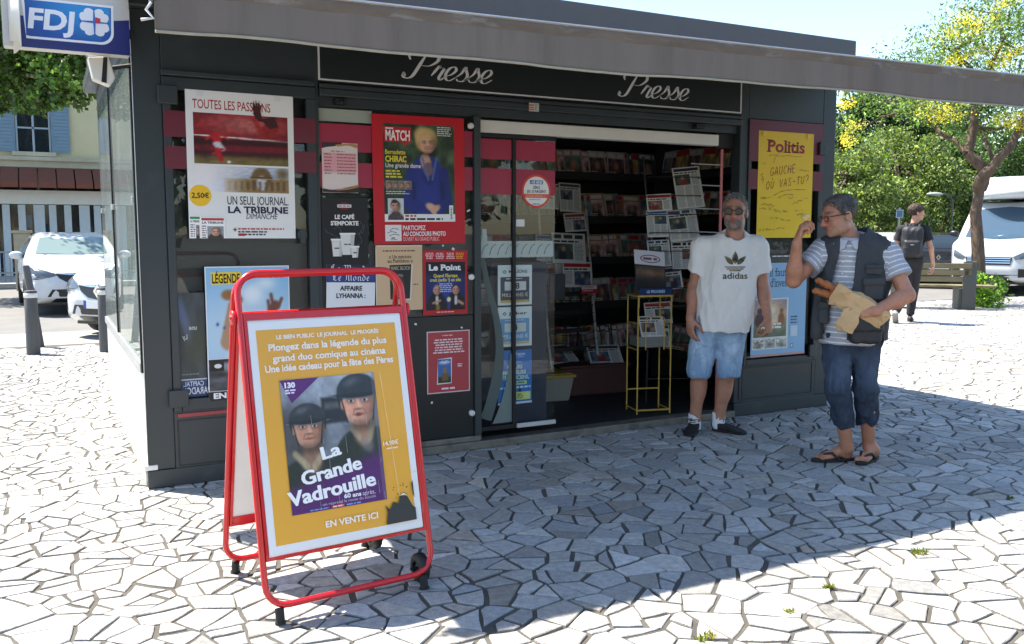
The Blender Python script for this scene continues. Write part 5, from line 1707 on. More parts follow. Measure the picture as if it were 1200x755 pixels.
def stones():
    rnd = random.Random(21)
    cs = .17
    pts = {}
    X0, X1, Y0, Y1 = -6.0, 20.0, -4.6, 7.6
    nx, ny = int((X1-X0)/cs)+1, int((Y1-Y0)/cs)+1
    for i in range(-2, nx+2):
        for j in range(-2, ny+2):
            pts[i, j] = (X0+(i+.5+rnd.uniform(-.47, .47))*cs, Y0+(j+.5+rnd.uniform(-.47, .47))*cs)
    b = MB()
    V, F, K = [], [], []
    nv = 0
    def emit(p):
        nonlocal nv
        n = len(p); A = abs(area(p))
        if n < 3 or A < .0018: return
        cx = sum(q[0] for q in p)/n; cy = sum(q[1] for q in p)/n
        g = rnd.uniform(.0045, .0100)
        # inset
        q = list(p)
        for k in range(n):
            a, c = p[k], p[(k+1) % n]
            ex, ey = c[0]-a[0], c[1]-a[1]; L = math.hypot(ex, ey)
            if L < 1e-6: continue
            nx_, ny_ = ey/L, -ex/L
            gg = g*rnd.uniform(.4, 1.7)
            q = clip(q, (a[0]-nx_*gg, a[1]-ny_*gg), (nx_, ny_))
            if len(q) < 3: return
        if abs(area(q)) < .0011: return
        # jagged outline: subdivide and jitter
        r = []
        m = len(q)
        for k in range(m):
            a, c = q[k], q[(k+1) % m]; L = math.hypot(c[0]-a[0], c[1]-a[1])
            near = math.hypot(cx+.2, cy+2.5) < 7
            r.append((a[0]+rnd.uniform(-.003, .003), a[1]+rnd.uniform(-.003, .003)))
            if L > .09 and near:
                for f in ((.5,) if L < .2 else (.33, .67)):
                    o = rnd.uniform(-.0045, .0045)
                    r.append((a[0]+(c[0]-a[0])*f-(c[1]-a[1])/L*o, a[1]+(c[1]-a[1])*f+(c[0]-a[0])/L*o))
        q = r; n = len(q)
        tx, ty, tz = rnd.gauss(0, .006), rnd.gauss(0, .006), rnd.uniform(-.003, .002)
        def zz(x, y): return tz+(x-cx)*tx+(y-cy)*ty
        ins = .0045
        top = [(x+(cx-x)*ins/max(.02, math.hypot(x-cx, y-cy)), y+(cy-y)*ins/max(.02, math.hypot(x-cx, y-cy))) for x, y in q]
        for x, y in q: V.append((x, y, -.0143))
        for x, y in q: V.append((x, y, zz(x, y)-.003))
        for x, y in top: V.append((x, y, zz(x, y)))
        fs = [tuple(range(nv+2*n, nv+3*n))]
        for k in range(n):
            l = (k+1) % n
            fs.append((nv+k, nv+l, nv+n+l, nv+n+k)); fs.append((nv+n+k, nv+n+l, nv+2*n+l, nv+2*n+k))
        h = rnd.gauss(0, 1)
        wv = rnd.random()
        col = np.array([160, 157, 151])*(1+.075*h)*(1+.16*float(fbm2(np.array([cx]), np.array([cy]), .9, 3)[0]))+np.array([1.5, 0, -2])*rnd.gauss(0, 1)
        if wv < .04: col = col*np.array([1.01, .98, .94])
        if wv > .95: col = col*.93
        F.extend(fs); K.extend([np.clip(col, 80, 222)]*len(fs))
        nv += 3*n
    for i in range(nx):
        for j in range(ny):
            c = pts[i, j]
            ang = math.atan2(c[0]-CAM[0], c[1]-CAM[1])-YAW
            if abs(ang) > R(41) and math.hypot(c[0]-CAM[0], c[1]-CAM[1]) > 1.5: continue
            cell = [(c[0]-1, c[1]-1), (c[0]+1, c[1]-1), (c[0]+1, c[1]+1), (c[0]-1, c[1]+1)]
            for di in (-2, -1, 0, 1, 2):
                for dj in (-2, -1, 0, 1, 2):
                    if di == dj == 0: continue
                    o = pts.get((i+di, j+dj))
                    if o is None: continue
                    cell = clip(cell, ((c[0]+o[0])/2, (c[1]+o[1])/2), (o[0]-c[0], o[1]-c[1]))
                    if len(cell) < 3: break
                if len(cell) < 3: break
            if len(cell) < 3: continue
            if 0.1 < c[0] < 5.2 and 0.15 < c[1] < 3.2: continue
            lim = 7.45 if c[0] < 9 else 7.3
            if c[1] > lim-.1: continue
            st = [cell]
            while st:
                p = st.pop()
                A = abs(area(p))
                if A > rnd.uniform(.010, .038):
                    # split across the longest direction
                    xs = np.array(p); d = xs-xs.mean(0); u = np.linalg.svd(d)[2][0]
                    a = math.atan2(u[1], u[0])+rnd.gauss(0, .45)
                    nrm_ = (math.cos(a), math.sin(a)); o = xs.mean(0)+np.array([rnd.uniform(-.03, .03), rnd.uniform(-.03, .03)])
                    s1, s2 = clip(p, o, nrm_), clip(p, o, (-nrm_[0], -nrm_[1]))
                    if len(s1) > 2 and len(s2) > 2: st += [s1, s2]; continue
                emit(p)
    me = bpy.data.meshes.new('paving_stones'); me.from_pydata(V, [], F); me.materials.append(M_STONE)
    at = me.color_attributes.new('Col', 'FLOAT_COLOR', 'CORNER')
    cnt = np.array([len(f) for f in F]); col = lin(np.array(K)); col = np.repeat(col, cnt, 0)
    at.data.foreach_set('color', np.hstack([col, np.ones((len(col), 1))]).astype(np.float32).ravel())
    o = bpy.data.objects.new('paving', me); C.objects.link(o); kind(o)
    return o
stones()
# little tufts of weed in the joints
def tuft(x, y, r, n, cols, label):
    rnd = random.Random(int(x*1000)); b = MB()
    for k in range(n):
        a = rnd.uniform(0, 6.28); d = r*rnd.random()**.6; px, py = x+d*math.cos(a), y+d*.5*math.sin(a)
        h = rnd.uniform(.006, .022); w = .003; t = rnd.uniform(0, 6.28); lx, ly = math.cos(t)*h*.9, math.sin(t)*h*.9
        c = lin(np.array(cols[k % len(cols)])*rnd.uniform(.8, 1.2))
        b.add([(px-w, py, -.006), (px+w, py, -.006), (px+lx*.6+w, py+ly*.6, h*.7), (px+lx, py+ly, h), (px+lx*.6-w, py+ly*.6, h*.7)], [(0, 1, 2, 3, 4)], 0, c)
    return tag(b.build('weed_tuft', leaf_mat('weed_leaf')), label, 'weed', 'weeds in the paving joints')
for (px, py, r, n, lab) in ((1078, 648, .07, 90, 'yellow green weed tuft in the sunny paving below the man in the vest'), (971, 689, .035, 60, 'small bright green weed in the sunlit paving near the bottom edge'), (828, 747, .07, 60, 'sparse yellowish weed tuft at the very front of the sunny paving'), (925, 717, .04, 30, 'thin dry weed in a joint between two sunlit stones'), (1186, 585, .03, 30, 'small weed at the right edge of the awning shadow')):
    g = G(px, py); tuft(g[0], g[1], r*.7, int(n*.7), [(120, 130, 50), (150, 140, 60), (90, 120, 40)], lab)
for i in range(5):
    g = G((1140, 480, 690, 20, 1120)[i], (660, 735, 743, 725, 705)[i])
# ------------------------------------------------------------------ vehicles
def poly_sd(px, py, P):
    P = np.array(P, float)
    d = np.full(len(px), 1e9); s = np.ones(len(px))
    n = len(P)
    for i in range(n):
        a, b = P[i], P[i-1]
        ex, ey = b-a
        wx, wy = px-a[0], py-a[1]
        t = np.clip((wx*ex+wy*ey)/(ex*ex+ey*ey), 0, 1)
        d = np.minimum(d, (wx-ex*t)**2+(wy-ey*t)**2)
        c1 = py >= a[1]; c2 = py < b[1]; c3 = ex*wy > ey*wx
        fl = (c1 & c2 & c3) | (~c1 & ~c2 & ~c3)
        s = np.where(fl, -s, s)
    return s*np.sqrt(d)
def smax(a, b, k):
    h = np.clip(.5-.5*(b-a)/k, 0, 1)
    return b+(a-b)*h+k*h*(1-h)
class CarSdf:
    def __init__(s, side, plan, front, wheels, wr, W, k=.10):
        s.side, s.plan, s.front, s.wheels, s.wr, s.W, s.k = side, plan, front, wheels, wr, W, k
        A = np.array(side); s.lo = np.array([-W/2-.1, A[:, 0].min()-.1, A[:, 1].min()-.1]); s.hi = np.array([W/2+.1, A[:, 0].max()+.1, A[:, 1].max()+.1])
        s.extra = []
    def bounds(s, pad): return s.lo, s.hi
    def __call__(s, P):
        x = np.abs(P[:, 0])
        d = poly_sd(P[:, 1], P[:, 2], s.side)
        d = smax(d, poly_sd(x, P[:, 1], s.plan), s.k)
        d = smax(d, poly_sd(x, P[:, 2], s.front), s.k*.6)
        for (y, z) in s.wheels:
            c = np.maximum(np.hypot(P[:, 1]-y, P[:, 2]-z)-s.wr, s.W/2-.26-x)
            d = smax(d, -c, .02)
        for fn in s.extra: d = fn(P, d)
        return d
def decal(sdf, poly, axis, m, name, parent, off=.006, n=2, start=4.0):
    """a thin panel lying on a body, outlined as seen from the front (-Y), rear (+Y), left (-X) or right (+X)"""
    V = [(p[0], 0, p[1]) for p in poly]
    VV, FF = subdiv(V, [tuple(range(len(V)))], n)
    k = len(VV)
    P = np.zeros((k, 3)); D = np.zeros(3)
    if axis in ('front', 'rear'):
        P[:, 0] = VV[:, 0]; P[:, 2] = VV[:, 2]; sg = -1 if axis == 'front' else 1
        P[:, 1] = sg*start; D[1] = -sg
    else:
        P[:, 1] = VV[:, 0]; P[:, 2] = VV[:, 2]; sg = -1 if axis == 'left' else 1
        P[:, 0] = sg*start*.5; D[0] = -sg
    for _ in range(140):
        d = sdf(P)
        P += D*(np.clip(d-off, -.05, .2)*.6)[:, None]
    b = MB(); b.add(P, FF, 0, None, True)
    o = b.build(name, m, parent)
    return o
M_CARW = mat('white_car_paint', (196, 199, 202), .25, coat=.6)
M_CARK = mat('black_car_trim', (24, 24, 26), .4)
M_CARG = mat('grey_car_paint', (30, 31, 34), .25, coat=.6)
M_WIND = mat('car_window', (34, 42, 46), .04, spec=.9)
M_HEAD = mat('headlamp_glass', (92, 100, 108), .12, spec=.8, metal=.3)
M_TAIL = mat('tail_lamp', (130, 16, 20), .15)
M_CHROME = mat('chrome', (214, 216, 218), .12, metal=1.0)
M_TYRE = mat('tyre', (28, 28, 29), .85)
M_PLATE = mat('plate_print', (255, 255, 255), .4, attr='Col')
def wheels(parent, xs, ys, r, w=.20):
    for x in xs:
        for y in ys:
            sgx = 1 if x > 0 else -1
            b = MB(); b.lathe([(r*.62, -w/2), (r*.93, -w/2), (r, -w/2+.03), (r, w/2-.03), (r*.93, w/2), (r*.62, w/2)], (x, y, r), 'x', 28); wh = b.build('wheel', M_TYRE, parent)
            b = MB(); b.lathe([(0, sgx*.07), (r*.2, sgx*.08), (r*.6, sgx*.05), (r*.64, sgx*.09), (r*.64, -sgx*.09)], (x, y, r), 'x', 24); b.build('rim', M_ALU, wh)
            for k in range(5):
                pass
def mirror_part(car, x, y, z, m):
    S = Sdf(); S.ell((x+math.copysign(.10, x), y, z), (.12, .07, .075), None, .03); S.cap((x-math.copysign(.03, x), y+.02, z-.07), (x+math.copysign(.06, x), y, z-.05), .03, .03, .03)
    return sdf_obj('door_mirror', S, m, car, .02)
HATCH = dict(side=[(-2.14, .30), (-2.18, .52), (-2.12, .74), (-1.75, .90), (-1.05, 1.02), (-.35, 1.36), (.15, 1.455), (.9, 1.45), (1.55, 1.36), (1.95, 1.12), (2.08, .95), (2.15, .70), (2.12, .32), (1.9, .20), (-1.9, .20)],
             plan=[(0, -2.22), (.45, -2.18), (.74, -2.02), (.86, -1.75), (.905, -1.2), (.905, 1.3), (.86, 1.85), (.76, 2.1), (.4, 2.2), (0, 2.2), (-1, 2.2), (-1, -2.2)],
             front=[(-1, .18), (.80, .18), (.875, .32), (.905, .62), (.895, .86), (.80, 1.12), (.66, 1.36), (.52, 1.47), (-1, 1.475)])
def hatchback(label, loc, rz, paint=M_CARW, kindc='car', group='parked cars', plate='GL', detail='front', body_res=.022):
    car = thing('parked_car', label, kindc, loc, rz, group)
    S = CarSdf(HATCH['side'], HATCH['plan'], HATCH['front'], [(-1.32, .32), (1.32, .32)], .37, 1.81)
    # bonnet crease and waist line
    S.extra.append(lambda P, d: d+.010*np.exp(-((np.abs(P[:, 0])-.5)/.03)**2)*(P[:, 1] < -.9)*(P[:, 2] > .6))
    S.extra.append(lambda P, d: d+.014*np.exp(-((P[:, 2]-.62)/.03)**2)*(np.abs(P[:, 0]) > .7))
    sdf_obj('body', S, paint, car, body_res, smooth_it=1)
    wheels(car, (-.79, .79), (-1.32, 1.32), .315)
    b = MB(); b.box(-.7, -1.9, .17, .7, 1.9, .22); b.box(-.62, -1.7, .16, .62, 1.7, .60); b.build('underbody', M_CARK, car)
    W = .70; 
    decal(S, [(-.66, 1.06), (-.40, 1.045), (0, 1.04), (.40, 1.045), (.66, 1.06), (.55, 1.345), (.3, 1.375), (0, 1.38), (-.3, 1.375), (-.55, 1.345)], 'front', mat('sky_painted_windscreen', (120, 138, 138), .05, spec=.8), 'windscreen', car)  # pale sky reflection is put into the windscreen colour
    decal(S, [(-.66, 1.06), (-.3, 1.03), (.3, 1.03), (.66, 1.06), (.52, 1.34), (.2, 1.37), (-.2, 1.37), (-.52, 1.34)], 'rear', M_WIND, 'rear_window', car)
    for sd in ('left', 'right'):
        decal(S, [(-1.0, .99), (-.2, .96), (.2, .96), (.2, 1.33), (0, 1.37), (-.38, 1.29), (-.7, 1.15)], sd, M_WIND, 'side_window', car)
        decal(S, [(.26, .96), (1.0, .98), (1.4, 1.06), (1.25, 1.25), (.8, 1.33), (.26, 1.345)], sd, M_WIND, 'side_window', car)
    for sg in (-1, 1): mirror_part(car, sg*.86, -.72, 1.03, paint)
    if detail == 'front':
        for sg in (-1, 1):
            decal(S, [(sg*.40, .70), (sg*.44, .745), (sg*.62, .80), (sg*.80, .85), (sg*.845, .80), (sg*.83, .70), (sg*.70, .66), (sg*.52, .665)], 'front', M_HEAD, 'headlight', car, .008)
            decal(S, [(sg*.55, .655), (sg*.72, .625), (sg*.80, .64), (sg*.72, .655)], 'front', M_HEAD, 'day_lamp', car, .009)
            decal(S, [(sg*.72, .36), (sg*.80, .38), (sg*.82, .50), (sg*.76, .51)], 'front', M_CARK, 'fog_lamp_bezel', car, .008)
        decal(S, [(-.42, .735), (-.2, .71), (0, .72), (.2, .71), (.42, .735), (.36, .65), (.22, .565), (0, .535), (-.22, .565), (-.36, .65)], 'front', M_CARK, 'grille', car, .008)
        decal(S, [(-.40, .742), (-.2, .718), (-.08, .718), (-.08, .706), (-.2, .706), (-.40, .730)], 'front', M_CHROME, 'trim_strip', car, .012)
        decal(S, [(.40, .742), (.2, .718), (.08, .718), (.08, .706), (.2, .706), (.40, .730)], 'front', M_CHROME, 'trim_strip', car, .012)
        decal(S, [(-.56, .33), (.56, .33), (.48, .46), (-.48, .46)], 'front', M_CARK, 'lower_grille', car, .008)
        decal(S, [(-.78, .22), (.78, .22), (.74, .30), (-.74, .30)], 'front', M_CARK, 'bumper_lip', car, .008)
        b = MB(); o_, i_ = [(-.075, 0), (0, -.10), (.075, 0), (0, .10)], [(-.032, 0), (0, -.052), (.032, 0), (0, .052)]
        V = [(x, -2.212, .655+z) for x, z in o_]+[(x, -2.212, .655+z) for x, z in i_]; V += [(x, -2.18, z) for x, _, z in V]
        F = []
        for k in range(4):
            l = (k+1) % 4
            F += [(k, l, 4+l, 4+k), (8+k, 8+l, l, k), (4+k, 4+l, 12+l, 12+k)]
        b.add(V, F); b.build('badge', M_CHROME, car)
        s = Sheet(520, 110, .52, .11, (236, 236, 232), thick=.01); s.rect(0, 0, 48, 110, (40, 70, 160)); s.rect(472, 0, 520, 110, (40, 70, 160)); s.text(plate, 70, 88, 66, (30, 30, 32), bold=.02)
        s.build('number_plate', M_PLATE, car, Matrix.Translation((-.26, -2.205, .42)))
    else:
        for sg in (-1, 1):
            decal(S, [(sg*.55, .80), (sg*.70, .72), (sg*.80, .76), (sg*.80, .90), (sg*.72, .93), (sg*.60, .88)], 'rear', M_TAIL, 'tail_light', car, .008)
        s = Sheet(520, 110, .52, .11, (236, 236, 232), thick=.01); s.rect(0, 0, 48, 110, (40, 70, 160)); s.lines(80, 30, 440, 1, 8, 50, (40, 40, 42), rag=0)
        s.build('number_plate', M_PLATE, car, Matrix.Translation((.26, 2.17, .50)) @ Matrix.Rotation(math.pi, 4, 'Z'))
        b = MB(); o_, i_ = [(-.055, 0), (0, -.075), (.055, 0), (0, .075)], [(-.024, 0), (0, -.036), (.024, 0), (0, .036)]
        V = [(x, 2.16, .80+z) for x, z in o_]+[(x, 2.16, .80+z) for x, z in i_]
        b.add(V, [(k, (k+1) % 4, 4+(k+1) % 4, 4+k) for k in range(4)]); b.build('badge', M_CHROME, car)
    return car, S
def at_px(px, depth):
    d = _ray(px, 300); P = CAM+d*depth
    return P[0], P[1]
x, y = at_px(87, 15.6); hatchback('white parked hatchback facing the camera behind the two grey bollards on the left', (x, y+2.1, 0), R(3))
g = G(110, 383)
hatchback('nearer white car, its front corner showing beside the glass side of the kiosk', (CAM[0]+_ray(117, 300)[0]*12.0+2.15*.74, CAM[1]+_ray(117, 300)[1]*12.0+2.15*.67, 0), R(-48), plate='')
x, y = at_px(1098, 25); hatchback('dark grey hatchback seen from behind beyond the bench', (x, y, 0), R(-52)+math.pi, M_CARG, detail='rear')
x, y = at_px(1030, 26); hatchback('white car mostly hidden behind the man in the vest', (x, y, 0), R(-62)+math.pi, M_CARW, detail='rear')
# camper van
VAN = dict(side=[(-2.80, .35), (-2.86, .60), (-2.80, .95), (-2.55, 1.15), (-1.95, 1.32), (-1.35, 2.05), (-1.15, 2.16), (-.8, 2.2), (3.0, 2.25), (3.05, 2.0), (3.05, .35), (2.7, .28), (-2.5, .28)],
           plan=[(0, -2.92), (.5, -2.86), (.82, -2.68), (.98, -2.3), (1.02, -1.6), (1.02, 2.9), (.95, 3.1), (-1.2, 3.1), (-1.2, -2.9)],
           front=[(-1.2, .26), (.92, .26), (1.0, .42), (1.02, .9), (1.0, 1.3), (.90, 1.95), (.82, 2.2), (.7, 2.28), (-1.2, 2.28)])
x, y = at_px(1158, 20.5)
van = thing('camper_van', 'white camper van with a rounded high roof parked behind the tree trunk on the right', 'van', (x+2.85*math.sin(R(72)), y+2.85*math.cos(R(72)), 0), R(-72))
S = CarSdf(VAN['side'], VAN['plan'], VAN['front'], [(-1.95, .36), (1.7, .36)], .42, 2.05, .12)
sdf_obj('body', S, M_CARW, van, .032)
wheels(van, (-.86, .86), (-1.95, 1.7), .355, .24)
b = MB(); b.box(-.8, -2.5, .25, .8, 2.6, .32); b.box(-.66, -2.3, .25, .66, 2.3, .8); b.build('underbody', M_CARK, van)
decal(S, [(-.80, 1.33), (0, 1.28), (.80, 1.33), (.72, 2.0), (0, 2.06), (-.72, 2.0)], 'front', mat('van_screen', (58, 80, 98), .04, spec=.8), 'windscreen', van)
for sg in (-1, 1):
    decal(S, [(sg*.50, .88), (sg*.66, .98), (sg*.80, 1.05), (sg*.80, .90), (sg*.70, .84), (sg*.56, .82)], 'front', M_HEAD, 'headlight', van, .01)
    mirror_part(van, sg*1.02, -1.75, 1.42, M_CARK)
    decal(S, [(sg*.62, .42), (sg*.86, .44), (sg*.88, .60), (sg*.62, .62)], 'front', M_CARK, 'fog_lamp_bezel', van, .01)
decal(S, [(-.50, .88), (.50, .88), (.46, .70), (-.46, .70)], 'front', M_CARK, 'grille', van, .01)
for z in (.75, .80, .85): decal(S, [(-.46, z-.008), (.46, z-.008), (.46, z+.008), (-.46, z+.008)], 'front', M_CHROME, 'grille_bar', van, .016)
decal(S, [(-.9, .30), (.9, .30), (.86, .46), (.5, .48), (-.5, .48), (-.86, .46)], 'front', M_CARK, 'bumper_lip', van, .01)
for sd in ('left', 'right'): decal(S, [(-1.75, 1.35), (-.7, 1.30), (-.7, 1.95), (-1.15, 1.98)], sd, M_WIND, 'side_window', van)
RS = Sdf(); RS.box((0, .9, 2.42), (.90, 2.3, .36), None, .25, .05); RS.ell((0, -.9, 2.38), (.86, .9, .34), None, .15); RS.cut((0, 0, 2.24), (0, 0, -1)); rf = sdf_obj('high_roof', RS, M_CARW, van, .035)
b = MB(); b.box(-.30, -1.66, 2.46, .30, -1.50, 2.54); b.build('roof_vent', M_CARK, rf, .01)

# ------------------------------------------------------------------ trees
def leaves(b, P, N, size, cols, rnd, aspect=.55, droop=.3):
    n = len(P)
    d = rnd.normal(size=(n, 3)); d[:, 2] -= droop; d /= np.linalg.norm(d, axis=1)[:, None]
    u = np.cross(d, rnd.normal(size=(n, 3))+np.array([0, 0, .6])); u /= np.linalg.norm(u, axis=1)[:, None]
    L = size*rnd.uniform(.6, 1.3, n)[:, None]; Wd = L*aspect*.5
    nn = np.cross(d, u)
    a = P; m = P+d*L*.5+nn*L*.06; e = P+d*L
    V = np.stack([a, m+u*Wd, e, m-u*Wd], 1).reshape(-1, 3)
    K = cols[rnd.integers(0, len(cols), n)]*rnd.uniform(.75, 1.25, n)[:, None]
    return V, K
def leaf_mesh(name, V, K, parent, m=None):
    n = len(V)//4
    me = bpy.data.meshes.new(name)
    me.vertices.add(len(V)); me.vertices.foreach_set('co', V.astype(np.float32).ravel())
    me.loops.add(4*n); me.loops.foreach_set('vertex_index', np.arange(4*n, dtype=np.int32))
    me.polygons.add(n); me.polygons.foreach_set('loop_start', np.arange(0, 4*n, 4, dtype=np.int32))
    me.materials.append(m or leaf_mat('foliage')); me.update(calc_edges=True)
    at = me.color_attributes.new('Col', 'FLOAT_COLOR', 'CORNER')
    kk = np.repeat(lin(np.clip(K, 0, 255)), 4, 0)
    at.data.foreach_set('color', np.hstack([kk, np.ones((len(kk), 1))]).astype(np.float32).ravel())
    o = bpy.data.objects.new(name, me); C.objects.link(o)
    if parent is not None: o.parent = parent
    return o
M_BARK = mat('grey_brown_bark', (92, 76, 62), .9, var=.4, vscale=14, bump=1.0, bscale=30, stretch=(1, 1, .25))
M_BARKP = mat('pale_bark', (150, 140, 120), .9, var=.3, vscale=5)
def limb(b, p0, p1, r0, r1, rnd, bend=.12, n=6, seg=8):
    p0, p1 = np.array(p0, float), np.array(p1, float); L = np.linalg.norm(p1-p0)
    w = [p0]
    off = rnd.normal(size=3)*bend*L
    for i in range(1, n):
        t = i/n; w.append(p0+(p1-p0)*t+off*math.sin(math.pi*t)*.6+rnd.normal(size=3)*L*.015)
    w.append(p1)
    b.tube([tuple(q) for q in w], [r0+(r1-r0)*i/n for i in range(n+1)], seg)
    return w
def tree(label, loc, trunk, limbs, blobs, cols, nleaf, size, seed, name='tree', group=None, bark=None, aspect=.55, clump=.35, droop=.3, r=.16, flowers=None, twigs=True, cat='tree'):
    rnd = np.random.default_rng(seed)
    t = thing(name, label, cat, loc, 0, group)
    b = MB()
    n = len(trunk)
    b.tube(trunk, [r*(1.25 if i == 0 else 1)*(1-.35*i/(n-1)) for i in range(n)], 14); b.build('trunk', bark or M_BARK, t)
    b = MB(); tips = []
    for (p0, p1, r0, r1) in limbs:
        limb(b, p0, p1, r0, r1, rnd); tips.append(p1)
    blobs = [np.array(q, float) for q in blobs]
    if twigs:
        src = np.array(tips if tips else [trunk[-1]], float)
        for q in blobs:
            s = src[np.argmin(((src-q[:3])**2).sum(1))]
            limb(b, s, q[:3], .045*r/.16, .012, rnd, .15, 5, 6)
            for _ in range(3):
                e = q[:3]+rnd.normal(size=3)*q[3:]*.45; limb(b, q[:3], e, .014, .004, rnd, .15, 3, 4)
    if b.n: b.build('limb', bark or M_BARK, t)
    Vs, Ks = [], []
    vol = np.array([q[3]*q[4]*q[5] for q in blobs])**(2/3); share = (nleaf*vol/vol.sum()).astype(int)
    for q, k in zip(blobs, share):
        nc = max(4, k//26)
        dirs = rnd.normal(size=(nc, 3)); dirs /= np.linalg.norm(dirs, axis=1)[:, None]
        rad = rnd.uniform(.35, 1.05, nc)**.6
        cc = q[:3]+dirs*rad[:, None]*q[3:]
        idx = rnd.integers(0, nc, k)
        sp = clump*np.mean(q[3:])
        P = cc[idx]+rnd.normal(size=(k, 3))*sp*np.array([.5, .5, .33])
        tone = rnd.uniform(.78, 1.22, nc)[idx]
        V, K = leaves(b, P, None, size, np.array(cols, float), rnd, aspect, droop)
        Vs.append(V); Ks.append(K*tone[:, None])
    leaf_mesh('crown', np.concatenate(Vs), np.concatenate(Ks), t)
    if flowers:
        Vs, Ks = [], []
        for (fx, fy, fz, fr, fn) in flowers:
            k = fn
            ns = 14
            st = rnd.normal(size=(ns, 3))*np.array([1, 1, .5]); st[:, 2] = np.abs(st[:, 2])*.8+.1; st /= np.linalg.norm(st, axis=1)[:, None]
            i = rnd.integers(0, ns, k); tt = rnd.random(k)[:, None]
            P = np.array([fx, fy, fz])+st[i]*tt*fr+rnd.normal(size=(k, 3))*fr*.16*(1-tt*.5)
            V, K = leaves(b, P, None, .036, np.array([(220, 204, 76), (204, 190, 66), (228, 216, 104)], float), rnd, .8, 0)
            Vs.append(V); Ks.append(K)
        leaf_mesh('blossom', np.concatenate(Vs), np.concatenate(Ks), t, leaf_mat('blossom_petal', .6, .45))
    return t
def PX(px, py, depth):
    return CAM+_ray(px, py)*depth
# blossoming tree by the bench
bx_, by_ = G(1147, 358)[:2]
def loc_(px, py, dz=0.0):
    p = PX(px, py, 17.74+dz); return (p[0]-bx_, p[1]-by_, p[2])
tr = [(0, 0, -.05), loc_(1147, 330), loc_(1146, 290), loc_(1143, 250), loc_(1148, 222)]
lb = [(tr[-1], loc_(1133, 180), .13, .10), (loc_(1133, 180), loc_(1142, 120), .10, .07), (tr[-1], loc_(1165, 195, -.3), .13, .10), (loc_(1165, 195, -.3), loc_(1196, 150, -.4), .10, .07), (loc_(1142, 120), loc_(1120, 60), .07, .03), (loc_(1142, 120), loc_(1175, 50), .06, .03), (loc_(1133, 180), loc_(1075, 120, .5), .05, .03), (loc_(1196, 150, -.4), loc_(1240, 60), .07, .03), (loc_(1165, 195), loc_(1150, 150, .3), .05, .03)]
blobs = []
for (px, py, dz, rx, rz) in ((1060, 80, .6, .85, .40), (1100, 55, 0, .9, .5), (1150, 45, -.6, .9, .55), (1190, 60, .4, .9, .7), (1120, 95, .6, .8, .35), (1180, 105, -.6, .7, .4), (1045, 118, .4, .7, .30), (1090, 130, -.4, .75, .3), (1010, 105, .5, .55, .25), (1240, 60, 0, 1.0, .8), (1160, 15, .3, 1.0, .35), (1215, 10, 0, 1.0, .5), (1010, 150, .3, .45, .3), (1250, 130, 0, .8, .6), (1130, 150, .5, .45, .25), (1195, 140, .5, .5, .3)):
    l = loc_(px, py, dz); blobs.append((l[0], l[1], l[2], rx, rx, rz))
fl_ = []
for (px, py, fr, fn) in ((1118, 45, .42, 700), (1145, 38, .45, 800), (1132, 28, .40, 600), (1180, 68, .36, 500), (1170, 78, .3, 350), (1100, 140, .45, 800), (1112, 130, .35, 450), (1185, 145, .4, 500), (1195, 150, .3, 300), (990, 125, .28, 300), (992, 170, .28, 320), (1115, 75, .30, 300), (1125, 70, .26, 260), (1170, 8, .3, 300), (1000, 150, .22, 180), (1150, 60, .3, 300)):
    l = loc_(px, py, -.5); fl_.append((l[0], l[1], l[2], fr*1.2, int(fn*.7)))
tree('slender tree with yellow blossom and a forked grey trunk beside the bench', (bx_, by_, 0), tr, lb, blobs, [(88, 118, 56), (106, 134, 68), (72, 100, 46), (124, 146, 82)], 20000, .075, 3, name='blossom_tree', flowers=fl_, clump=.5, aspect=.42, r=.145)
# shrub at its foot
sh_ = thing('shrub', 'small bright green shrub growing at the foot of the blossoming tree', 'shrub', (bx_-.1, by_-.1, 0))
rg = np.random.default_rng(5); P = []
for (cx, cz, rr0) in ((-.22, .28, .20), (.22, .22, .18), (-.05, .15, .25), (.35, .42, .10), (-.30, .50, .12), (-.12, .10, .22)):
    k = 260; P.append(np.array([cx, -.15, cz])+rg.normal(size=(k, 3))*rr0*.6)
P = np.concatenate(P); P[:, 2] = np.abs(P[:, 2])
V, K = leaves(None, P, None, .085, np.array([(118, 156, 56), (92, 132, 44), (140, 172, 76)], float), rg, .55, .2); leaf_mesh('foliage', V, K, sh_)
b = MB()
for k in range(9): b.tube([(0, -.1, 0), (rg.normal()*.15, -.15, .25), (rg.normal()*.3, -.2, .5)], .006, 5)
b.build('stem', M_BARK, sh_)
# trees beyond the car park
def far_tree(label, px, depth, ztop, width, cols, n, size, seed, zlow=.8, group='trees beyond the car park', trunk_h=2.0):
    x, y = at_px(px, depth); rg = np.random.default_rng(seed)
    bl = []
    for k in range(20):
        a = rg.uniform(0, 6.28); u = rg.random()
        z = zlow+(ztop-zlow)*(.18+.72*u); w = width/2*(1-.55*abs(u-.4)/.6)
        rr0 = width*.155*rg.uniform(.75, 1.3)
        bl.append((math.cos(a)*w*.72, math.sin(a)*w*.72, z, rr0, rr0, (ztop-zlow)*.17))
    bl.append((0, 0, ztop-(ztop-zlow)*.18, width*.22, width*.22, (ztop-zlow)*.16))
    return tree(label, (x, y, 0), [(0, 0, -.05), (.05, 0, trunk_h*.6), (0, .05, zlow+(ztop-zlow)*.45)], [((0, .05, zlow+(ztop-zlow)*.4), (0, 0, ztop*.8), .1, .03)], bl, cols, n, size, seed, name='broadleaf_tree', group=group, r=.2, clump=.42)
LIME = [(112, 130, 66), (94, 114, 54), (132, 148, 84), (76, 96, 46)]
DARK = [(44, 66, 34), (54, 78, 40), (38, 58, 32), (64, 88, 48)]
MID = [(80, 106, 54), (62, 88, 42), (96, 122, 64), (52, 74, 36)]
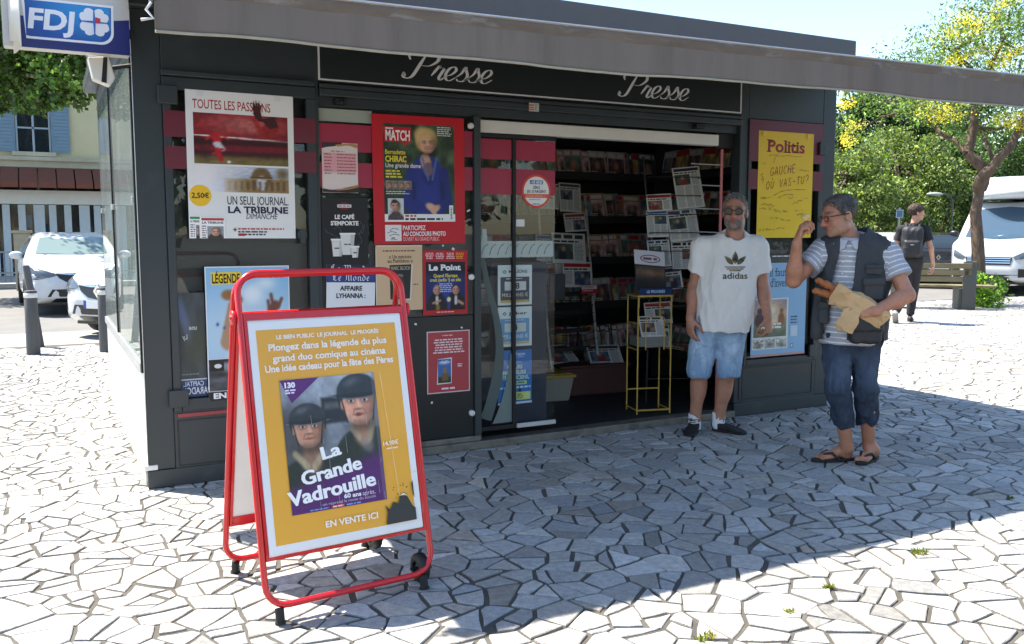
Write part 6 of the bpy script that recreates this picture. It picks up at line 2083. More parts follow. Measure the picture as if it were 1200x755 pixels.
far_tree('pale green full tree behind the walker, standing lower than the dark trees', 1045, 29, 4.7, 4.6, LIME, 24000, .11, 11, zlow=.5)
far_tree('pale green tree partly hidden by the right end of the kiosk', 990, 27, 3.9, 3.6, LIME, 16000, .11, 12, zlow=.4)
far_tree('mid green tree between the dark trees and the blossoming tree trunk', 1105, 30, 4.2, 4.0, MID, 14400, .13, 13, zlow=.3)
far_tree('green tree rising behind the camper van beside the trunk', 1150, 34, 5.2, 5.0, MID, 14400, .13, 14, zlow=.5)
far_tree('tall dark tree at the back, above the pale green tree', 1035, 44, 8.6, 8.0, DARK, 12000, .26, 15, zlow=1.0)
far_tree('dark tree behind the tiled roof', 1095, 50, 9.0, 8.0, DARK, 11000, .26, 16, zlow=1.2)
far_tree('dark rounded tree at the far back near the kiosk corner', 985, 46, 7.4, 7.0, DARK, 10000, .26, 17, zlow=.6)
far_tree('green tree far right behind the camper van roof', 1215, 42, 6.5, 7.0, MID, 9000, .22, 18, zlow=.6)
far_tree('green tree outside the right edge beyond the van', 1300, 36, 7.0, 7.0, MID, 6000, .26, 19, zlow=.6)
for i, (x, y, zt_, w) in enumerate(((-14, -25, 8, 8), (-6, -28, 9, 9), (3, -27, 8.5, 9), (11, -25, 8, 8), (19, -22, 9, 9), (27, -18, 8, 9))):  # unseen row behind the camera, added so the glass reflects dark leaves
    rg = np.random.default_rng(60+i); bl = [(rg.uniform(-1, 1)*w*.36, rg.uniform(-1, 1)*w*.3, zt_*rg.uniform(.22, .85), w*.24, w*.24, zt_*.13) for _ in range(12)]
    tree('plane tree number %s added unseen across the square to darken the kiosk glass' % ('one', 'two', 'three', 'four', 'five', 'six')[i], (x, y, 0), [(0, 0, -.05), (.1, 0, 2), (0, 0, zt_*.5)], [((0, 0, zt_*.5), (.3, 0, zt_*.8), .15, .04)], bl, MID+DARK, 5000, .42, 70+i, name='plane_tree', group='unseen trees added across the square', bark=M_BARKP, aspect=.8, r=.25, twigs=False)
for px_, dp_, lab in ((900, 38, 'green tree standing far behind the right end of the kiosk'), (800, 42, 'green tree standing far behind the middle of the kiosk'), (690, 40, 'green tree standing far behind the door side of the kiosk')):
    far_tree(lab, px_, dp_, 6.5, 7.0, MID, 5000, .26, px_, zlow=.6)
hd = thing('hedge', 'long clipped green hedge along the far side of the car park', 'hedge', (0, 0, 0))
P = []; rg = np.random.default_rng(8)
xa, ya = at_px(960, 31.5); xb, yb = at_px(1240, 30)
k = 15000; t_ = rg.random(k)[:, None]
P = np.array([xa, ya, 0])*(1-t_)+np.array([xb, yb, 0])*t_+rg.normal(size=(k, 3))*np.array([.35, .35, 0]); P[:, 2] = rg.random(k)*1.2+.05+.25*np.sin(P[:, 0]*1.3)
V, K = leaves(None, P, None, .16, np.array(DARK+MID[:2], float), rg, .6, .2); leaf_mesh('foliage', V, K, hd)
# plane tree over the street on the left
x, y = -7.2, 19.5
bl = []
for (px, py, dep, rr0) in ((10, 70, 21, .9), (40, 65, 21, .8), (75, 75, 20.5, .75), (25, 95, 21.5, .7), (60, 100, 21, .6), (90, 92, 20, .6), (100, 78, 20.5, .6), (5, 105, 22, .6), (-40, 80, 22, 1.2), (-80, 50, 22, 1.4), (20, 30, 21, 1.2), (70, 30, 21, 1.2), (110, 40, 20.5, 1.1), (-30, 10, 22, 1.6), (45, 118, 20.5, .40), (82, 112, 20, .36), (110, 100, 19.5, .40), (130, 60, 20, .9), (60, -40, 21, 1.8), (0, -60, 22, 1.8), (5, 125, 21, .3), (30, 122, 21, .32)):
    p = PX(px, py, dep*.89); bl.append((p[0]-x, p[1]-y, p[2], rr0, rr0, rr0*.55))
tree('broad plane tree reaching over the street above the shuttered house', (x, y, 0), [(0, 0, -.05), (.1, 0, 2.0), (.3, 0, 4.2)], [((.3, 0, 4.2), (3.0, .5, 6.4), .22, .12), ((3.0, .5, 6.4), (6.2, .6, 6.6), .12, .05), ((.3, 0, 4.2), (1.5, -.5, 7.5), .2, .08), ((3.0, .5, 6.4), (5.4, .2, 8.5), .1, .04)], bl, [(80, 108, 46), (96, 124, 56), (64, 90, 36), (116, 140, 70)], 42000, .11, 33, name='plane_tree', bark=M_BARKP, aspect=.85, clump=.42, r=.32)

# ------------------------------------------------------------------ house across the street on the left
BY = 26.0
ho = thing('town_house', 'cream rendered town house with blue grey shutters and a white columned shop front', 'house', (0, BY, 0))
M_CREAM = mat('cream_render', (198, 190, 152), .9, var=.07, vscale=1.2, two=((170, 160, 120), 1.5, .55, .2, .4))
M_SHUT = mat('blue_grey_shutter', (110, 138, 156), .6, var=.08, vscale=4)
M_STB = mat('pale_stone_band', (176, 172, 150), .85, var=.15, vscale=2)
b = MB(); b.box(-16, .02, 3.42, 12, 8, 9.5); b.build('wall', M_CREAM, ho)
b = MB(); b.box(-16.05, -.10, 3.42, 12.05, .018, 3.62); b.box(-16.1, -.18, 3.62, 12.1, .018, 3.74); b.build('stone_band', M_STB, ho)
wins = [-13.2, -9.6, -5.9, -.58, 3.0, 6.6, 10.0]
def zy(py): return FY(60, py, BY)[2]
zt, zb = zy(116), zy(181)
for wx in wins:
    for (z0, z1) in ((zb, zt), (zb+3.0, zt+3.0)):
        b = MB(); b.box(wx-.47, -.01, z0+.05, wx-.42, .10, z1); b.box(wx+.42, -.01, z0+.05, wx+.47, .10, z1); b.box(wx-.42, -.01, z1-.06, wx+.42, .10, z1); b.box(wx-.03, .0, z0+.05, wx+.03, .10, z1-.06); b.box(wx-.42, .0, z0+.75, wx+.42, .08, z0+.80)
        fr = b.build('window', mat('window_frame_paint', (150, 168, 176), .5), ho)
        b = MB(); b.box(wx-.42, .012, z0+.05, wx+.42, .019, z1-.06); b.build('pane', M_WIND, fr)
        b = MB(); b.box(wx-.6, -.14, z0-.08, wx+.6, .018, z0+.048); b.build('sill', M_STB, fr)
        b = MB(); b.box(wx-.62, -.015, z1+.005, wx+.62, .018, z1+.28); b.build('lintel', M_STB, fr)
        for sx in (-1, 1):
            b = MB(); x0, x1 = sorted((wx+sx*.49, wx+sx*1.0)); b.box(x0, -.06, z0+.05, x1, -.018, z1)
            for k in range(14):
                zz_ = z0+.12+k*(z1-z0-.2)/14
                b.box(x0+.05, -.075, zz_, x1-.05, -.061, zz_+.07)
            b.build('shutter', M_SHUT, ho)
b = MB(); b.box(-16, .3, 0, 12, .5, 3.42); b.build('shop_back', mat('dark_shop_glass', (26, 30, 32), .1, spec=.8), ho)
b = MB()
zA0, zA1 = zy(216), zy(197)
for k in range(56):
    x0 = -16+k*.5
    b.add([(x0, -1.1, zA0), (x0+.46, -1.1, zA0), (x0+.46, -.12, zA1), (x0, -.12, zA1), (x0, -1.1, zA0-.16), (x0+.46, -1.1, zA0-.16)], [(0, 1, 2, 3), (0, 4, 5, 1)])
aw2 = b.build('shop_awning', mat('rust_brown_canvas', (118, 70, 54), .9, var=.1), ho); aw2.modifiers.new('thickness', 'SOLIDIFY').thickness = .03
b = MB(); b.box(-16, -.10, zA0-.62, 12, .28, zA0-.20); b.build('shop_beam', M_WHITEP, ho)
k = 0
xx = -15.8
M_PIL = mat('white_shop_pillar', (196, 204, 206), .6, var=.05)
while xx < 11.8:
    b = MB(); b.box(xx, -.06, .12, xx+(.20 if k % 3 else .30), .06, zA0-.64); b.build('pillar', M_PIL, ho); xx += .42; k += 1
b = MB(); b.box(-16, -.25, 0, 12, .28, .12); b.build('shop_step', M_STB, ho)
for i in range(40):
    xx = -6+i*.25+random.random()*.1; z0 = .3+random.random()*1.4
    b = MB(); b.box(xx, .15, z0, xx+.12+random.random()*.12, .26, z0+.15+random.random()*.4); tagc = b.build('window_display', mat('display_stuff_%d' % (i % 5), [(150, 150, 146), (90, 60, 50), (60, 80, 110), (190, 186, 176), (120, 90, 60)][i % 5], .6), ho)
b = MB(); b.box(-16.3, -.4, 9.5, 12.3, 8.4, 9.7); b.prism([(-.5, 9.7), (8.5, 9.7), (4, 11.2)], 'x', -16.3, 12.3); b.build('roof', mat('terracotta_roof', (150, 100, 78), .9, var=.2, vscale=8), ho)
# low kerb, pavement and pillar across the street
b = MB(); b.box(-30, 21.2, -.012, 14, 25.74, .12); kind(b.build('far_pavement', mat('pale_pavement', (170, 166, 158), .9, var=.1)))
b = MB(); b.box(-30, 21.0, -.012, 14, 21.19, .13); kind(b.build('kerb', mat('kerb_stone', (140, 138, 132), .9, var=.1), None, .02))
b = MB()
x0, y0 = at_px(17, 20.2); x1, _ = at_px(37, 20.2)
b.box(x0, y0, .121, x1, y0+.3, 1.42); b.box(x0-.04, y0-.04, 1.422, x1+.04, y0+.34, 1.49); tag(b.build('stone_gatepost', mat('beige_stone', (178, 164, 136), .9, var=.12), None, .01), 'squat beige stone post at the far kerb behind the white hatchback', 'post')
fe = thing('railing', 'low dark railing along the far kerb on the left', 'railing', (0, 0, 0))
b = MB()
for z in (.35, .9): b.box(-22, 21.9, z, x0-.06, 21.94, z+.04)
i = -22.0
while i < x0-.1: b.box(i, 21.905, .12, i+.025, 21.935, .93); i += .14
b.build('bars', mat('grey_railing_paint', (120, 126, 130), .5), fe)
# painted parking bays on the road
for (xa, ya, xb, yb) in ((-4.2, 10.3, -4.05, 15.5), (-1.75, 10.2, -1.62, 15.4), (2.1, 10.2, 2.22, 15.4)):
    kind(sheet_obj('bay_line', [(xa, ya), (xb, ya), (xb, yb), (xa, yb)], -.008, mat('worn_road_paint', (214, 212, 206), .8, var=.15, vscale=12)))
kind(sheet_obj('road_band', [(-30, 7.72), (13, 7.58), (13, 9.3), (-30, 9.3)], -.012, mat('pale_concrete_band', (150, 147, 140), .9, var=.1, vscale=3, bump=.3, bscale=90)))
# bollards
M_BOL = mat('grey_wood_bollard', (88, 88, 88), .75, var=.18, vscale=8, bump=.3, bscale=60, stretch=(1, 1, .2))
def bollard(label, px, py, h, r, lean=0.0, band=True):
    g = G(px, py); t = thing('bollard', label, 'bollard', (g[0], g[1], 0), 0, 'bollards along the kerb')
    M = Matrix.Rotation(lean, 4, 'Y')
    b = MB(M); b.tube([(0, 0, -.02), (0, 0, h*.5), (0, 0, h-.015), (0, 0, h)], [r*1.02, r*.97, r*.93, r*.8], 18); b.build('post', M_BOL, t)
    if band:
        b = MB(M); b.lathe([(r*.94, h-.085), (r*1.02, h-.08), (r*1.0, h-.035), (r*.93, h-.03)], (0, 0, 0), 'z', 20); b.build('white_band', M_WHITEP, t)
bollard('short grey bollard with a white band near its top, in front of the slanted post', 39.5, 415, .76, .075)
bollard('thin slanted grey post right behind the banded bollard', 47.5, 406, 1.04, .045, -.11, False)
bollard('grey white-banded bollard in front of the nearer white car, next to the kiosk glass', 124, 412, .78, .07)
# no parking sign seen through the kiosk's glass side
p = PX(147.5, 192, 10.2)
ns = thing('no_parking_sign', 'round red and blue no parking sign on a pole behind the kiosk glass', 'road sign', (p[0], p[1], 0), -.05)
b = MB(); b.cyl((0, 0.04, -.01), (0, .04, p[2]+.35), .03, 12); b.build('pole', mat('galvanised_pole', (150, 152, 152), .45, metal=.6), ns)
b = MB()
def disc(r, y, col, n=40): b.add([(r*math.cos(2*math.pi*k/n), y, p[2]+r*math.sin(2*math.pi*k/n)) for k in range(n)], [tuple(range(n))], 0, lin(col))
disc(.23, -.001, (228, 228, 228)); disc(.22, -.003, (206, 36, 44)); disc(.165, -.005, (40, 84, 180))
q = .165; c45 = math.cos(math.pi/4)
for sg in (1,):
    b.add([((-q*c45-.02), -.007, p[2]+q*c45-.02), ((-q*c45+.02), -.007, p[2]+q*c45+.02), (q*c45+.02, -.007, p[2]-q*c45+.02), (q*c45-.02, -.007, p[2]-q*c45-.02)], [(0, 1, 2, 3)], 0, lin((206, 36, 44)))
b.lathe([(0, .012), (.23, .012), (.23, 0)], (0, 0, p[2]), 'y', 40, 0, lin((150, 150, 150))); b.build('sign_disc', mat('sign_print', (255, 255, 255), .35, attr='Col'), ns)
s = Sheet(100, 80, .30, .22, (232, 232, 230)); s.lines(16, 20, 84, 2, 26, 9, (60, 60, 64), align='c'); s.build('sign_plate', M_PRINT, ns, Matrix.Translation((-.15, .0, p[2]-.48)))

# ------------------------------------------------------------------ bench, far signs, roof
g = G(1095, 361)
be = thing('park_bench', 'weathered slatted park bench beside the blossoming tree', 'bench', (g[0], g[1], 0), -YAW-R(14))
M_SLAT = mat('weathered_slat', (120, 110, 82), .85, var=.25, vscale=6, bump=.3, bscale=50, stretch=(.2, 1, 1))
M_IRON = mat('bench_iron', (72, 74, 70), .6, var=.1)
b = MB()
for k in range(4): b.box(-1.0, -.24+k*.125, .41, 1.0, -.14+k*.125, .45)
b.build('seat', M_SLAT, be, .005)
b = MB()
for k in range(3): b.box(-1.0, -.30-.02*k, .52+k*.125, .55, -.27-.02*k, .62+k*.125)
b.build('backrest', M_SLAT, be, .005)
for x in (-.72, .40):
    b = MB(); b.box(x-.05, -.26, .0, x+.05, .20, .40); b.build('leg', M_IRON, be, .01)
b = MB(); b.box(.42, -.32, 0, .64, -.22, .90); b.build('end_post', M_IRON, be, .01)
x, y = at_px(1052, 26); sg2 = thing('street_sign', 'small blue square sign on a pole beyond the walker', 'road sign', (x, y, 0), -YAW)
b = MB(); b.cyl((0, .03, 0), (0, .03, 2.15), .035, 10); b.build('pole', MATS['galvanised_pole'], sg2)
b = MB(); b.box(-.11, -.01, 1.86, .11, .0, 2.10, 0); b.build('sign_plate', mat('blue_sign', (64, 104, 140), .4), sg2, .004)
b = MB(); b.box(-.10, -.014, 1.87, .10, -.0105, 1.88); b.box(-.10, -.014, 2.08, .10, -.0105, 2.09); b.box(-.10, -.014, 1.882, -.09, -.0105, 2.078); b.box(.09, -.014, 1.882, .10, -.0105, 2.078); b.build('sign_edge', M_WHITEP, sg2)
x, y = at_px(1094, 27); la = thing('street_lamp', 'pale street lamp head among the trees beyond the bench', 'street lamp', (x, y, 0), -YAW)
zl = PX(1094, 228, 27)[2]
b = MB(); b.tube([(.5, 0, 0), (.5, 0, zl-.25), (.42, 0, zl-.05), (.2, 0, zl)], .03, 10); b.build('pole', mat('dark_lamp_pole', (60, 66, 60), .5), la)
S = Sdf(); S.ell((-.05, 0, zl), (.26, .12, .06), None, .02); sdf_obj('lamp_head', S, mat('grey_lamp_head', (150, 156, 150), .5), la, .03)
x, y = at_px(1118, 47); br_ = thing('tiled_building', 'low building with a brown tiled roof among the trees on the right', 'building', (x, y, 0), -YAW-R(18))
zr = PX(1118, 186, 47)[2]; ze = PX(1118, 222, 47)[2]
b = MB(); b.box(-2.5, -3, 0, 9, 4, ze-.05); b.build('wall', M_CREAM, br_)
b = MB(); b.add([(-2.9, -3.6, ze), (9.4, -3.6, ze), (9.4, .5, zr+.4), (-.5, .5, zr+.4), (-2.9, 4.6, ze), (9.4, 4.6, ze)], [(0, 1, 2, 3), (0, 3, 4), (3, 2, 5, 4), (1, 5, 2), (0, 4, 5, 1)])
for k in range(40):
    xx = -2.6+k*.3; t0 = 1.0
    if xx > -.5: b.tube([(xx, -3.62, ze+.03), (xx, .45, zr+.42)], .07, 6)
    else:
        f = (xx+2.9)/2.4; b.tube([(xx, -3.62, ze+.03), (xx, -3.6+4.1*f, ze+(zr+.4-ze)*f+.02)], .07, 6)
b.build('roof', mat('brown_roof_tile', (150, 120, 96), .9, var=.25, vscale=5), br_)
for k in range(5):
    b = MB(); xx = -1.5+k*2.1; b.box(xx, -3.04, 1.0, xx+.9, -2.99, ze-.7); b.build('window', M_WIND, br_)
# ------------------------------------------------------------------ racks, papers and shelves inside the doorway
def newspaper(w, h, fold, seed, mast, pics=2, t=0.010):
    """front page, lower left corner at origin, facing -Y"""
    rnd = random.Random(seed)
    s = Sheet(200, 200*h/w, w, h, (206, 204, 198), thick=t)
    H = 200*h/w
    c = mast
    s.rect(8, 8, 192, 30, c) if rnd.random() < .5 else s.lines(10, 8, 190, 1, 8, 20, c, rag=.1)
    s.lines(10, 38, 190, 1, 8, 9, (50, 50, 52), rag=.2)
    def ph(x, y):
        p = Pic(x, y, [(96, 104, 118), (120, 96, 84), (74, 86, 76), (110, 112, 120)][rnd.randrange(4)]); p.grain(.8, 3, seed)
        p.put(e_(x, y, .35+.3*rnd.random(), .75, .22, .5), [(52, 54, 66), (130, 60, 56), (60, 76, 110)][rnd.randrange(3)], .05); p.put(e_(x, y, .5, .32, .1, .16), (190, 146, 122), .04); return p.c
    u0 = 10 if rnd.random() < .5 else 76
    s.picture(u0, 54, u0+112, min(H-10, 54+80), ph, 16, 12)
    for (a, b_) in ((10, 70), (76, 128), (134, 190)):
        v0 = 140 if not (u0 < 50 and a > 125) and not (u0 > 50 and a < 20) else 56
        n = int((H-8-v0)/7)
        if n > 0: s.lines(a, v0, b_, n, 7, 3.2, (110, 110, 110))
    return s
def place_sheet(sh, name, label, M, cat, group, m=None):
    o = sh.build(name, m or M_PRINTM); o.matrix_world = M; return tag(o, label, cat, group)
M_RACK = mat('pale_rack_metal', (176, 172, 162), .5, metal=.3, var=.2, vscale=20, two=((60, 56, 52), 14, .52, .2, .8))
M_WIREB = mat('black_wire', (30, 30, 32), .5)
M_GOLD = mat('yellow_rack_paint', (190, 156, 66), .4, var=.08)
# --- left ladder rack
g0 = G(650, 466, .05); g1 = G(706, 460, .05)
ru = nrm((g1-g0)*v3(1, 1, 0)); rn = v3(ru[1], -ru[0], 0)
RW = np.linalg.norm((g1-g0)[:2])
lr = thing('newspaper_rack', 'tall pale metal ladder rack of folded newspapers just inside the glass door', 'newspaper rack', tuple(g0), math.atan2(ru[1], ru[0]))
for x in (0, RW):
    b = MB(); b.tube([(x, 0, 0.01), (x, .10, .42)], .016, 8); b.tube([(x, .10, .42), (x, .30, 1.72)], .014, 8); b.build('upright', M_RACK, lr)
    b = MB(); b.cyl((x, .45, 0.01), (x, .28, 1.4), .01); b.build('rear_leg', M_WIREB, lr)
b = MB(); b.box(-.02, -.01, .01, RW+.02, .02, .05); b.build('foot_bar', M_WIREB, lr, .003)
for i in range(10):
    z = .16+i*.075
    y = .02+.10*z/.42 if z < .42 else .10+.2*(z-.42)/1.3
    b = MB(); b.tube([(0, y-.01, z), (RW*.3, y-.05, z-.02), (RW*.7, y-.05, z-.02+.02*math.sin(i*2)), (RW, y-.01, z+.01)], .0035, 6); b.build('wire_tray', M_WIREB, lr)
for i in range(5):
    z = .25+i*.16
    b = MB(); b.box(.02, .12+.1*z, z-.05, RW-.02, .13+.1*z, z-.01); b.build('tray_lip', M_WIREB, lr, .002)
heads = [(170, 40, 40), (40, 50, 90), (60, 60, 64), (40, 80, 120), (150, 60, 60), (70, 70, 72)]
M0 = lr.matrix_basis
lrM = Matrix.Translation(tuple(g0)) @ Matrix.Rotation(math.atan2(ru[1], ru[0]), 4, 'Z')
desc_l = [('white newspaper with a red strip, lowest on the ladder rack', .04, .93, .30, .22, .0), ('folded newspaper beside the red strip one on the ladder rack', -.14, .95, .22, .24, .04), ('open newspaper in the middle tier of the ladder rack', -.06, 1.14, .34, .26, .02),
          ('rolled edge newspaper hanging left of the middle tier on the ladder rack', -.20, 1.16, .20, .22, .06), ('small newspaper in the tier under the sticker on the ladder rack', .10, 1.40, .22, .16, .08), ('upper newspaper behind the door sticker on the ladder rack', .06, 1.58, .22, .25, .12), ('topmost newspaper partly hidden by the door sticker on the ladder rack', -.12, 1.60, .20, .22, .14)]
for i, (lab, x, z, w, h, dy) in enumerate(desc_l):
    sh = newspaper(w, h, 0, 40+i, heads[i % 6])
    place_sheet(sh, 'newspaper', lab, lrM @ Matrix.Translation((x+.11, .10+dy*.8, z)) @ Matrix.Rotation(-.16, 4, 'X') @ Matrix.Rotation((.03, -.05, .04)[i % 3], 4, 'Y'), 'newspaper', 'newspapers on display')
s = Sheet(200, 90, .17, .075, (176, 40, 48)); s.rect(6, 6, 194, 44, (214, 206, 206)); s.lines(16, 14, 180, 2, 13, 7, (150, 50, 60)); s.lines(20, 56, 180, 1, 8, 8, (226, 190, 190))
place_sheet(s, 'shelf_card', 'red and white card clipped to the ladder rack below the newspapers', lrM @ Matrix.Translation((RW-.20, .045, .87)) @ Matrix.Rotation(-.1, 4, 'X'), 'card', None)
b = MB(); b.box(-.05, .0, .83, .10, .02, 1.05); pb_ = b.build('rack_plate', mat('slate_plate', (58, 64, 74), .4), lr, .003)
# --- yellow wire stand
g0 = G(743, 485, .053); g1 = G(788, 485, .053)
yw = .27
ys = thing('wire_stand', 'yellow wire newspaper stand with a magazine on top in the doorway', 'display stand', tuple((g0+g1)/2), R(-14))
TZ = .905
b = MB()
for x in (-yw/2, yw/2):
    for y in (0, .22):
        b.tube([(x, y, 0.0), (x, y, TZ)], .0062, 8)
b.tube([(-yw/2, 0, .03), (yw/2, 0, .03)], .008, 8); b.tube([(-yw/2, .22, .16), (yw/2, .22, .16)], .007, 8)
for z in (.03, .5, .70): b.tube([(-yw/2, 0, z), (-yw/2, .22, z)], .006, 6); b.tube([(yw/2, 0, z), (yw/2, .22, z)], .006, 6)
b.build('wire_frame', M_GOLD, ys)
b = MB(); b.box(-yw/2-.01, -.012, TZ, yw/2+.01, .23, TZ+.014); b.build('top_plate', M_GOLD, ys, .002)
b = MB(); b.tube([(-.075, -.01, .50), (-.075, -.01, .74), (-.06, -.012, .752), (.06, -.012, .752), (.075, -.01, .74), (.075, -.01, .50)], .005, 8); b.build('bracket', M_GOLD, ys)
for k in range(5):
    b = MB(); b.tube([(-.04+.0*k, .22, TZ), (-.04, .22, TZ-.1)], .004, 6)
    b.build('rod', M_GOLD, ys) if k == 0 else None
b = MB(); b.box(-yw/2+.01, .02, .52, yw/2-.01, .20, .60); b.build('tray', mat('grey_tray', (120, 120, 116), .5), ys, .003)
ysM = Matrix.Translation(tuple((g0+g1)/2)) @ Matrix.Rotation(R(-14), 4, 'Z')
s = Sheet(200, 260, .25, .34, (52, 50, 48)); s.rect(0, 0, 200, 92, (206, 204, 206)); s.ellipse(104, 52, 66, 26, (120, 84, 92)); s.ellipse(104, 52, 58, 20, (206, 204, 206)); s.text('MOTO', 104, 60, 20, (110, 60, 76), align='c', w=86, bold=.03) if False else s.lines(58, 44, 150, 1, 8, 16, (126, 82, 92), rag=0)
def land(x, y):
    p = Pic(x, y, (66, 60, 58)); p.put(b_(x, y, -1, .15, 2, .4), (130, 100, 74), .12); p.put(b_(x, y, -1, .6, 2, 2), (40, 38, 38), .1); p.grain(.4, 4, 5); return p.c
s.picture(8, 100, 192, 252, land, 24, 20)
place_sheet(s, 'magazine', 'large magazine with a pale top leaning back on the yellow wire stand', ysM @ Matrix.Translation((-.15, .02, TZ+.05)) @ Matrix.Rotation(-.42, 4, 'X') @ Matrix.Rotation(.10, 4, 'Y'), 'magazine', None)
s = Sheet(200, 34, .27, .05, (30, 50, 92)); s.text('LE PROGRÈS', 100, 24, 15, (170, 190, 220), w=110, align='c', bold=.03)
place_sheet(s, 'stand_label', 'narrow blue name strip along the top of the yellow wire stand', ysM @ Matrix.Translation((-.135, -.014, TZ+.016)), 'label strip', None)
s = newspaper(.20, .17, 0, 77, (60, 60, 62)); place_sheet(s, 'newspaper', 'white newspaper lying in the yellow wire stand', ysM @ Matrix.Translation((-.10, .01, .60)) @ Matrix.Rotation(-.5, 4, 'X'), 'newspaper', 'newspapers on display')
# --- right-hand tilted rack
rr_ = thing('newspaper_rack', 'black wire rack of tilted newspapers behind the man in the white T-shirt', 'newspaper rack', (4.02, .42, .05), R(-24))
b = MB()
for x in (-.20, .20):
    b.tube([(x, .10, 0), (x, .0, 1.2), (x-.06, .06, 2.0)], .010, 8)
for z in (.2, .5, .8): b.tube([(-.2, .1-.08*z, z), (.2, .1-.08*z, z)], .007, 6)
b.build('rack_frame', M_WIREB, rr_)
for i in range(9):
    z = .66+i*.145; y = -.03
    dx = -.06*max(0, (z-1.2)/.8)
    b = MB(); b.tube([(-.22+dx, .02, z), (-.21+dx, y-.06, z+.01), (.21+dx, y-.06, z+.01), (.22+dx, .02, z)], .004, 6); b.build('wire_tray', M_WIREB, rr_)
rM = Matrix.Translation((4.02, .42, .05)) @ Matrix.Rotation(R(-24), 4, 'Z')
desc_r = [('tall white newspaper with a photo, highest on the right hand rack', .0, 1.58, .22, .34), ('small newspaper with red print left in the highest tier, right hand rack', -.24, 1.56, .20, .14),
          ('blue newspaper at the left of the second tier on the right hand rack', -.24, 1.36, .17, .22), ('white newspaper beside the blue one on the right hand rack', -.05, 1.32, .24, .26), ('newspaper left of the dark photo in the third tier of the right hand rack', -.22, 1.12, .18, .22),
          ('newspaper with a dark photo in the third tier of the right hand rack', -.03, 1.10, .22, .23), ('newspaper fourth from the top on the right hand rack', -.20, .93, .26, .18), ('lower newspaper next to the sleeve of the man in white', -.24, .66, .22, .18), ('lowest newspaper on the right hand rack', -.24, .48, .20, .18)]
for i, (lab, x, z, w, h) in enumerate(desc_r):
    hd = [(40, 44, 60), (170, 40, 40), (40, 90, 150), (70, 80, 96), (40, 60, 90), (30, 30, 34), (50, 60, 80), (170, 60, 60), (60, 60, 60)][i]
    sh = newspaper(w, h, 0, 90+i, hd)
    place_sheet(sh, 'newspaper', lab, rM @ Matrix.Translation((x, -.06+.012*(i % 2), z)) @ Matrix.Rotation(-.28, 4, 'X') @ Matrix.Rotation(-.10+.04*(i % 3), 4, 'Y'), 'newspaper', 'newspapers on display')
# pinkish pole and rails of the folded door
dp = thing('folded_grille', 'pale pink folded door rail with thin bars beside the right end of the doorway', 'door rail', (4.20, .10, .055))
b = MB(); b.cyl((0, 0, 0), (0, 0, 2.03), .012, 10); b.build('pole', mat('pink_pole_paint', (206, 120, 122), .4), dp)
for z in (1.40, 1.58, 1.76, 1.92):
    b = MB(); b.cyl((-.22, .10, z), (0, 0, z-.01), .006, 8); b.build('bar', M_ALU, dp)
# --- shelves of magazines along the back wall
BSY = 1.75
bs = thing('magazine_shelf', 'wide dark magazine shelves along the back wall of the kiosk', 'shelves', (2.75, BSY, .05))
SHW = 2.40
levels = [.25, .70, 1.12, 1.50, 1.90]
b = MB(); b.box(0, .45, 0, SHW, .48, 2.45); b.build('back_panel', M_INT, bs)
for z in levels:
    b = MB(); b.box(.0, .02, z-.02, SHW, .44, z); b.box(.0, .0, z-.02, SHW, .019, z+.05); b.build('shelf', M_INT, bs, .003)
for x in (0, SHW):
    b = MB(); b.box(x-.012, 0, 0, x+.012, .44, 2.45); b.build('side_panel', M_INT, bs)
covers = [(170, 104, 100), (206, 200, 190), (110, 124, 150), (196, 178, 120), (112, 136, 124), (196, 160, 164), (140, 140, 146), (214, 214, 212), (120, 92, 98), (120, 158, 168), (196, 150, 110), (80, 80, 86)]
protos = []
rnd = random.Random(5)
for i in range(14):
    s = Sheet(100, 132, .20, .265, covers[i % 12], thick=.006)
    c2 = covers[(i*5+3) % 12]
    s.lines(8, 8, 92, 1, 8, 18, (236, 232, 226) if i % 3 else (210, 50, 50), rag=0)
    def cv_(x, y, i=i, c2=c2):
        p = Pic(x, y, c2); p.grain(.7, 3, i); p.put(e_(x, y, .5, .9, .35, .5), covers[(i*7+1) % 12], .04); p.put(e_(x, y, .5, .38, .14, .2), (196, 150, 124), .03); return p.c
    s.picture(6, 32, 94, 126, cv_, 14, 14); s.lines(10, 96, 60, 3, 9, 5, (240, 230, 200))
    protos.append(s.mb)
meshes = []
lvname = ['bottom', 'second lowest', 'middle', 'second highest', 'top']
n_mag = 0
for li, z in enumerate(levels):
    x = .02
    while x < SHW-.2:
        i = rnd.randrange(14)
        if len(meshes) < 14:
            o = protos[len(meshes)].build('magazine', M_PRINTM); meshes.append(o.data)
        else:
            o = bpy.data.objects.new('magazine', meshes[i]); C.objects.link(o)
        o.matrix_world = Matrix.Translation((2.75+x, BSY+.06+.02*rnd.random(), .05+z+.001)) @ Matrix.Rotation(rnd.uniform(-.05, .25), 4, 'Z') @ Matrix.Rotation(-.18-.06*rnd.random(), 4, 'X') @ Matrix.Rotation(rnd.uniform(-.06, .10), 4, 'Y')
        tag(o, 'dim magazine in the crowded row on the %s back shelf of the kiosk' % lvname[li], 'magazine', 'magazines on the %s back shelf' % lvname[li])
        x += rnd.uniform(.055, .12)
ss = copy_tree(bs, None, 'narrower dark magazine shelves along the right inner wall of the kiosk')
ss.location = (4.74, 1.68, .05); ss.rotation_euler = (0, 0, -math.pi/2); ss.scale = (.5, 1, 1)
SM = Matrix.Translation((4.74, 1.68, .05)) @ Matrix.Rotation(-math.pi/2, 4, 'Z')
